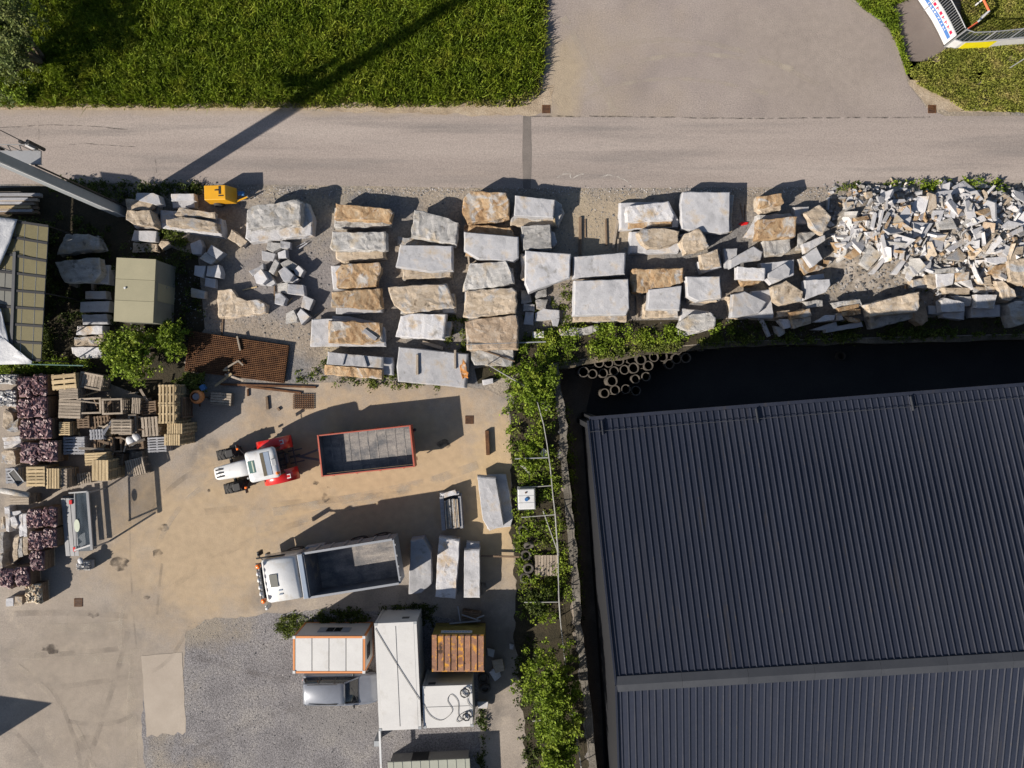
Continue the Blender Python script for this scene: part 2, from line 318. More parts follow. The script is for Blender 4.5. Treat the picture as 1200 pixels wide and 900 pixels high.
sheet('shrub_bed_soil', [(-60,222),(60,218),(140,238),(185,262),(200,290),(232,300),(240,385),(228,400),(215,425),(240,455),(180,470),(110,442),(-60,440)], .005, 'soil')
sheet('road', [(-2500,127),(0,127),(300,129),(460,131),(620,134),(640,136),(1090,136),(1200,136),(3500,136),(3500,222),(1200,219),(1000,219),(800,220),(600,221),(300,216),(170,214),(0,216),(-2500,216)], .006, 'road')
sheet('road_junction', [(640,-400),(640,60),(633,110),(620,126),(622,137),(1110,137),(1085,126),(1064,98),(1058,75),(1050,50),(1035,28),(1010,10),(985,-8),(960,-60),(940,-400)], .010, 'junction')
sheet('footpath', [(1035,28),(1050,50),(1058,75),(1064,92),(1080,80),(1105,60),(1115,50),(1075,-10),(1060,-90),(1022,-90),(1040,0),(1045,12)], .014, 'path')
sheet('road_patch', [(613,136),(622,136),(623,180),(622,221),(613,221),(612,180)], .014, 'patch_asphalt')
sheet('grass_verge', rag([(-300,116),(60,121),(300,119),(420,121),(560,117),(612,114),(632,98),(650,100),(646,126),(620,135),(460,132),(300,130),(-300,128)], 3), .015, 'verge')
sheet('meadow_soil', [(-2500,-2500),(638,-2500),(636,60),(630,105),(612,118),(560,121),(420,123),(300,121),(60,124),(-2500,120)], .012, 'meadow_ground')
sheet('verge_soil', rag([(1058,72),(1064,92),(1082,80),(1110,58),(2500,58),(2500,134),(1125,133),(1088,126),(1066,100)], 3), .018, 'verge')
sheet('sports_ground_soil', [(1112,-2500),(2500,-2500),(2500,58),(1110,58),(1075,0)], .010, 'meadow_ground')
sheet('paved_yard', [(-2500,440),(0,440),(120,452),(220,458),(330,450),(450,446),(540,452),(575,458),(595,470),(600,520),(598,600),(604,680),(608,760),(615,840),(622,905),(630,2500),(-2500,2500)], .004, 'yard_paving')
sheet('gravel_lot', rag([(218,740),(240,726),(300,722),(345,716),(440,716),(500,722),(560,730),(562,905),(575,2500),(160,2500),(172,905),(166,850),(172,800),(215,795)], 3), .009, 'gravel')
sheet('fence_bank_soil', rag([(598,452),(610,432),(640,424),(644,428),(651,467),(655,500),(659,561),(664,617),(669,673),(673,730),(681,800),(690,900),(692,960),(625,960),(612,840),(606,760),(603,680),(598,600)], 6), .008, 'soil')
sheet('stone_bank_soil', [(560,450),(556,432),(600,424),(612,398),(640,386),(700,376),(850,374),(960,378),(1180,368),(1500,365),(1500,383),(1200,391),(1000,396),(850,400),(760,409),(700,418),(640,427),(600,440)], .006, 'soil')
sheet('concrete_slab', rag([(165.5,768),(180,767),(213.5,764.5),(215,800),(217.5,842),(218,858),(214,861),(209,858),(204,862),(197,860),(190,859),(184,863),(178,861),(172,864),(170,830)], 1.0), .017, 'concrete')
# retaining walls of the sunken yard
def wall_strip(name, pl, z0, z1, th, m, label, cat='wall', side=1):
    v = []; n = len(pl)
    for i, p in enumerate(pl):
        a = Vector(W2(*pl[max(0, i-1)])); b_ = Vector(W2(*pl[min(n-1, i+1)])); t = (b_-a).normalized(); q = Vector(W2(*p)); j = noise.noise((q.x*.9, q.y*.9, 3))*.12-.04; th_ = th*(1+.5*noise.noise((q.x*1.3, q.y*1.3, 8))); nn = Vector((-t.y, t.x))*side*th_
        v += [(q.x, q.y, z0), (q.x, q.y, z1+j), (q.x+nn.x, q.y+nn.y, z1+j*.5), (q.x+nn.x, q.y+nn.y, z0)]
    f = [(i*4+k, (i+1)*4+k, (i+1)*4+(k+1)%4, i*4+(k+1)%4) for i in range(n-1) for k in range(4)] + [(3,2,1,0), tuple((n-1)*4+k for k in range(4))]
    o = obj(name, mesh(name, v, f, G[m])); return tag(o, label, cat)
def densify(pl, n):
    out = []
    for a, b_ in zip(pl, pl[1:]): out += [(a[0]+(b_[0]-a[0])*i/n+random.uniform(-.5,.5), a[1]+(b_[1]-a[1])*i/n+random.uniform(-.5,.5)) for i in range(n)]
    return out + [pl[-1]]
wall_strip('retaining_wall', densify(wall_line, 5), PITZ, .12, .42, 'wall_concrete', 'crumbling grey concrete retaining wall beside the wire fence', side=1)
wall_strip('retaining_wall', densify(north_line, 9), PITZ, .03, .3, 'bank_edge', 'low concrete retaining wall below the stone heaps, facing the dark hall', side=-1)

# small fixed marks of the ground
def strip(name, pl, wd, z, m, parent):
    v = []; n = len(pl)
    for i, p in enumerate(pl):
        a = Vector(W2(*pl[max(0,i-1)])); b_ = Vector(W2(*pl[min(n-1,i+1)])); t = (b_-a).normalized(); q = Vector(W2(*p)); nn = Vector((-t.y,t.x))*wd/2
        v += [(*(q-nn), z), (*(q+nn), z)]
    return tag(obj(name, mesh(name, v, [(2*i, 2*i+2, 2*i+3, 2*i+1) for i in range(n-1)], G[m])), kind='structure')
def arc(a, b_, c, n=14): return [((1-t)**2*a[0]+2*t*(1-t)*b_[0]+t*t*c[0], (1-t)**2*a[1]+2*t*(1-t)*b_[1]+t*t*c[1]) for t in [i/n for i in range(n+1)]]
for k, (pl, wd, m) in enumerate([(arc((170,790),(205,780),(222,728)), .22, 'track_dark'), (arc((60,806),(120,800),(160,790)), .3, 'track_dark'), (arc((40,768),(100,765),(140,760)), .3, 'track_dark'),
        (arc((55,800),(85,840),(95,900)), .25, 'track_dark'), (arc((20,860),(40,880),(50,900)), .25, 'track_dark'), (arc((80,845),(130,855),(155,838)), .25, 'track_dark'),
        (arc((148,700),(138,730),(142,760)), .25, 'track_pale'), (arc((10,765),(80,772),(160,772)), .5, 'track_pale'), (arc((60,735),(100,738),(155,730)), .5, 'track_pale'),
        (arc((155,560),(148,640),(160,760)), .10, 'track_dark'), (arc((160,760),(152,820),(156,900)), .6, 'track_pale'), (arc((78,700),(80,720),(78,745)), .06, 'track_dark'), (arc((190,660),(186,690),(184,720)), .15, 'track_dark'),
        (arc((320,600),(420,585),(520,560)), .5, 'track_pale'), (arc((300,620),(400,600),(560,545)), .5, 'track_pale'), (arc((240,600),(330,590),(480,578)), .4, 'track_dark'), (arc((680,120),(760,70),(900,110)), .22, 'track_pale'), (arc((690,100),(770,40),(930,80)), .25, 'track_pale'), (arc((700,60),(820,20),(960,100)), .3, 'track_pale'), (arc((660,20),(700,90),(720,130)), .4, 'track_pale'), (arc((0,720),(80,715),(150,722)), .35, 'track_dark'), (arc((170,620),(190,560),(260,540)), .3, 'track_dark'), (arc((185,640),(210,575),(270,555)), .3, 'track_pale'), (arc((100,900),(130,820),(150,740)), .3, 'track_dark'), (arc((20,780),(90,830),(110,900)), .3, 'track_pale'), (arc((230,770),(300,790),(345,800)), .35, 'track_dark'), (arc((225,880),(300,840),(350,830)), .35, 'track_dark'), (arc((200,690),(260,640),(360,610)), .35, 'track_dark')]):
    strip('tyre_track', pl, wd, (.019 if k == 0 else .011) + .0004*k, m, None)
for pl in ([(653,208),(660,204),(668,203),(669,211),(675,206),(684,204)], [(702,208),(712,205),(724,207),(735,212),(740,219)]): strip('chalk_line', densify(pl, 3), .07, .016, 'chalk', None)
for k, (pl, wd) in enumerate([(densify([(0,150),(60,146),(110,148),(150,152)],5), .05), (densify([(620,136),(760,137),(900,139),(1090,137)],8), .08), (densify([(46,135),(46,178)],4), .035), (densify([(80,170),(100,168),(160,172)],4), .04), (densify([(182,185),(184,205)],3), .04)
        ]):
    strip('road_crack', pl, wd, .012 + .0004*k, 'crack', None)

def stain(px, py, r, m='stain', z=.0125, sx=1.0):
    q = P(px, py); n = 14; v = [(q.x+math.cos(6.283*k/n)*r*sx*random.uniform(.7,1.2), q.y+math.sin(6.283*k/n)*r*random.uniform(.7,1.2), z) for k in range(n)]
    tag(obj('ground_stain', mesh('ground_stain', v, [tuple(range(n))], G[m])), kind='structure')
for k, (px, py, r) in enumerate([(381,583,.26),(191,618,.25),(184,648,.3),(140,661,.4),(370,566,.12),(385,572,.1),(172,700,.12),(245,575,.1),(310,700,.1),(520,520,.3),(560,690,.4),(300,560,.12),(60,760,.3),(110,720,.2),(250,520,.3),(100,870,.5)]): stain(px, py, r, 'stain' if k < 14 else 'track_dark', .0165+.0003*k, random.uniform(.8,1.8))
# ------------------------------------------------------------------ dark metal hall in the sunken yard
hall = thing('industrial_hall', 'long dark anthracite hall with ribbed metal roof in the sunken yard', 'building', (0,0,0))
ZE, ZR = 6.9, 9.8
def PW(px, py, z): v = P(px, py, z); return Vector((v.x, v.y, z))
E0, E1 = PW(690,493,ZE), PW(1200,453,ZE); R0, R1 = PW(723,802,ZR), PW(1200,773,ZR)
dE = (E1-E0).normalized(); dR = (R1-R0).normalized(); LEN = 44.0
perp = Vector((dR.y, -dR.x, 0))
def Ept(t): return E0 + dE*t
def Rpt(t): return R0 + dR*t
def Spt(t): return Rpt(t) + perp*13.0 + Vector((0,0,ZE-ZR))
roof = MB()
up = Vector((0,0,.04))
for a, b_ in ((Ept, Rpt), (Rpt, Spt)):
    A, B, Cc, D = a(0), a(LEN), b_(LEN), b_(0); dn = Vector((0,0,.14))
    roof.add([A-dn, B-dn, Cc-dn, D-dn, A, B, Cc, D], BOXF)
roof_o = roof.obj('roof', G['roof_metal'], hall)
pitch = .312; nrib = int(LEN/pitch)
def ribmesh(a, b_, nm):
    m_ = MB(); t = (b_-a); L_ = t.length; m_.add([(0,-.034,0),(L_,-.034,0),(L_,.026,0),(0,.026,0),(0,-.010,.046),(L_,-.010,.046),(L_,.014,.046),(0,.014,.046)], BOXF); return m_.mesh(nm, G['roof_metal'])
for a, b_ in ((Ept, Rpt), (Rpt, Spt)):
    me = ribmesh(a(0), b_(0), 'rib')
    for i in range(nrib):
        t = (i+.5)*pitch; p, q = a(t), b_(t); dd = (q-p).normalized()
        xx = dd; yy = Vector((0,0,1)).cross(xx).normalized(); zz = xx.cross(yy)
        o = obj('rib', me, roof_o); o.matrix_local = Matrix.Translation(p) @ Matrix((xx,yy,zz)).transposed().to_4x4()
cap = MB()
for sgn, f in ((-1, Ept), (1, Spt)):
    for i in range(15):
        t0, t1 = i*3.0-.05, min(i*3.0+2.94, LEN+.05)
        def sl_(t): d_ = (f(t)-Rpt(t)); return d_.normalized()
        w_ = .36
        A, B = Rpt(t0)+Vector((0,0,.10)), Rpt(t1)+Vector((0,0,.10)); Cc, D = B+sl_(t1)*w_-Vector((0,0,.03)), A+sl_(t0)*w_-Vector((0,0,.03))
        m_ = MB(); dz = Vector((0,0,.03)); q = [A,B,Cc,D] if sgn > 0 else [D,Cc,B,A]
        m_.add([x-dz for x in q]+[x for x in q], BOXF); m_.obj('ridge_cap', G['ridge_metal'], roof_o)
walls = MB(); inset = .25
def off(p, q): return p
cor = [Ept(.2), Ept(LEN-.2), Spt(LEN-.2), Spt(.2)]
for i, (a, b_) in enumerate(zip(cor, cor[1:]+cor[:1])):
    m_ = MB(); inn = ((Rpt(LEN/2)-(a+b_)/2)); inn.z = 0; inn = inn.normalized()*.3; a, b_ = a+inn, b_+inn
    z1 = ZE-.2
    if i in (1, 3):
        mid = Rpt(.5 if i == 3 else LEN-.5)
        m_.add([(a.x,a.y,PITZ),(b_.x,b_.y,PITZ),(b_.x,b_.y,z1),(mid.x,mid.y,ZR-.25),(a.x,a.y,z1)] + [(a.x+inn.x,a.y+inn.y,PITZ),(b_.x+inn.x,b_.y+inn.y,PITZ),(b_.x+inn.x,b_.y+inn.y,z1),(mid.x+inn.x,mid.y+inn.y,ZR-.25),(a.x+inn.x,a.y+inn.y,z1)],
               [(0,1,2,3,4),(9,8,7,6,5),(0,5,6,1),(1,6,7,2),(2,7,8,3),(3,8,9,4),(4,9,5,0)])
    else:
        m_.add([(a.x,a.y,PITZ),(b_.x,b_.y,PITZ),(b_.x+inn.x,b_.y+inn.y,PITZ),(a.x+inn.x,a.y+inn.y,PITZ),(a.x,a.y,z1),(b_.x,b_.y,z1),(b_.x+inn.x,b_.y+inn.y,z1),(a.x+inn.x,a.y+inn.y,z1)], BOXF)
    m_.obj('wall', G['hall_wall'], hall)
m_ = MB(); m_.bar(Ept(.02)+Vector((0,.1,-.06)), Ept(LEN)+Vector((0,.1,-.06)), .18, .14); m_.obj('gutter', G['roof_metal'], hall)
def inn_(t, dist): return Ept(t) + (Rpt(t)-Ept(t)).normalized()*dist
m_ = MB(); m_.tube([inn_(.0,.55)+Vector((0,0,.10)), inn_(LEN,.55)+Vector((0,0,.10))], .014); sg = m_.obj('snow_guard', G['ridge_metal'], hall)
for t in np.arange(.6, LEN, 7.6):
    m_ = MB(); m_.bar(inn_(t,.05)+Vector((0,0,.1)), inn_(t,.75)+Vector((0,0,.1)), .04, .12); m_.obj('bracket', G['ridge_metal'], sg)
for k, (a, b_, e) in enumerate([(Ept(0), Rpt(0), -1), (Rpt(0), Spt(0), -1)]):
    m_ = MB(); m_.bar(a-dE*.06+up, b_-dE*.06+up, .08, .12); m_.obj('verge_trim', G['roof_metal'], hall)

# ------------------------------------------------------------------ stones
def in_poly(x, y, pl):
    c = False; n = len(pl)
    for i in range(n):
        x1, y1 = pl[i]; x2, y2 = pl[i-1]
        if (y1 > y) != (y2 > y) and x < (x2-x1)*(y-y1)/(y2-y1)+x1: c = not c
    return c
def block(name, pl, z0, z1, m, label, cat='stone block', rough=None, group=None, tilt=None, px=True, flare=None, wob=None):
    """one quarried stone: ragged outline, chamfered edge, uneven top and sides"""
    if rough is None: rough = {'g': .02, 'w': .035}.get(m, .06)
    if px: pl = [tuple(P(a, b_, z1)[:2]) for a, b_ in pl]
    n0 = len(pl)
    if sum(pl[i][0]*pl[(i+1)%n0][1]-pl[(i+1)%n0][0]*pl[i][1] for i in range(n0)) < 0: pl = pl[::-1]
    cx = sum(p[0] for p in pl)/n0; cy = sum(p[1] for p in pl)/n0
    per = sum(math.dist(pl[i], pl[(i+1)%n0]) for i in range(n0)); st = max(.14, per/44)
    out = []
    for i in range(n0):
        a, b_ = pl[i], pl[(i+1)%n0]; k = max(1, round(math.dist(a, b_)/st))
        out += [(a[0]+(b_[0]-a[0])*t/k-cx, a[1]+(b_[1]-a[1])*t/k-cy) for t in range(k)]
    n = len(out); sd = random.random()*100; th = z1-z0; rr = min(.10, per/60, th*.45)
    fl = flare if flare is not None else random.uniform(1.0, 1.05)
    tx, ty = tilt or ((random.uniform(-1,1)*rough*.6, random.uniform(-1,1)*rough*.6))
    v = []
    rad = sum(math.hypot(*p) for p in out)/n; ins = 1-min(.5, rr*.5/max(.12, rad)); an = random.uniform(0, 3.14); ca, sa = math.cos(an), math.sin(an)
    def topz(x, y):
        u, w_ = (x*ca+y*sa), (-x*sa+y*ca)
        return ((noise.noise((u*.9+sd, w_*.9, 1))*1.2+noise.noise((u*1.2+sd, w_*4.5, 5))*.8+noise.noise((u*3+sd, w_*7, 9))*.4)*rough + tx*x+ty*y)
    for s_, h, jr in ((fl, 0, rough), ((1+fl)/2, .5, rough*1.3), (1.0, 1-rr*.35/th, rough), (ins, 1, rough*.7)):
        for p in out:
            nx = noise.noise((p[0]*2.2+sd, p[1]*2.2, h*3)); ny = noise.noise((p[0]*2.2, p[1]*2.2+sd, h*3+7))
            x, y = p[0]*s_+nx*jr*1.6, p[1]*s_+ny*jr*1.6
            v.append((x, y, z0+th*h+(topz(x, y) if h > .9 else (tx*x+ty*y)*(1 if tilt or h > .4 else 0))))
    f = [(i*n+k, i*n+(k+1)%n, (i+1)*n+(k+1)%n, (i+1)*n+k) for i in range(3) for k in range(n)] + [tuple(range(n))[::-1]]
    bd_ = [Vector(v[3*n+k][:2]) for k in range(n)]; inner = []; sp_ = max(.13, math.sqrt(max(.02, rad*rad*3))/11)
    xs_ = [q.x for q in bd_]; ys_ = [q.y for q in bd_]; lim = [(q.x*.93, q.y*.93) for q in bd_]
    yy = min(ys_)
    while rough > .008 and yy < max(ys_):
        xx_ = min(xs_)
        while xx_ < max(xs_):
            q = (xx_+random.uniform(-.35,.35)*sp_, yy+random.uniform(-.35,.35)*sp_)
            if in_poly(q[0], q[1], lim): inner.append(Vector(q))
            xx_ += sp_
        yy += sp_
    co, _, fc, *_r = delaunay_2d_cdt(bd_+inner, [], [list(range(n))], 1, 1e-5)
    if len(co) >= n and all((co[k]-bd_[k]).length < 1e-4 for k in range(n)):
        v += [(q.x, q.y, z1+topz(q.x, q.y)) for q in co[n:]]; f += [tuple(3*n+i for i in t_) for t_ in fc]
    else: f.append(tuple(range(3*n, 4*n)))
    v = [(a, b_, c-z0) for a, b_, c in v]
    o = obj(name, mesh(name, v, f, G[m]), None, (cx, cy, z0)); return tag(o, label, cat, group)
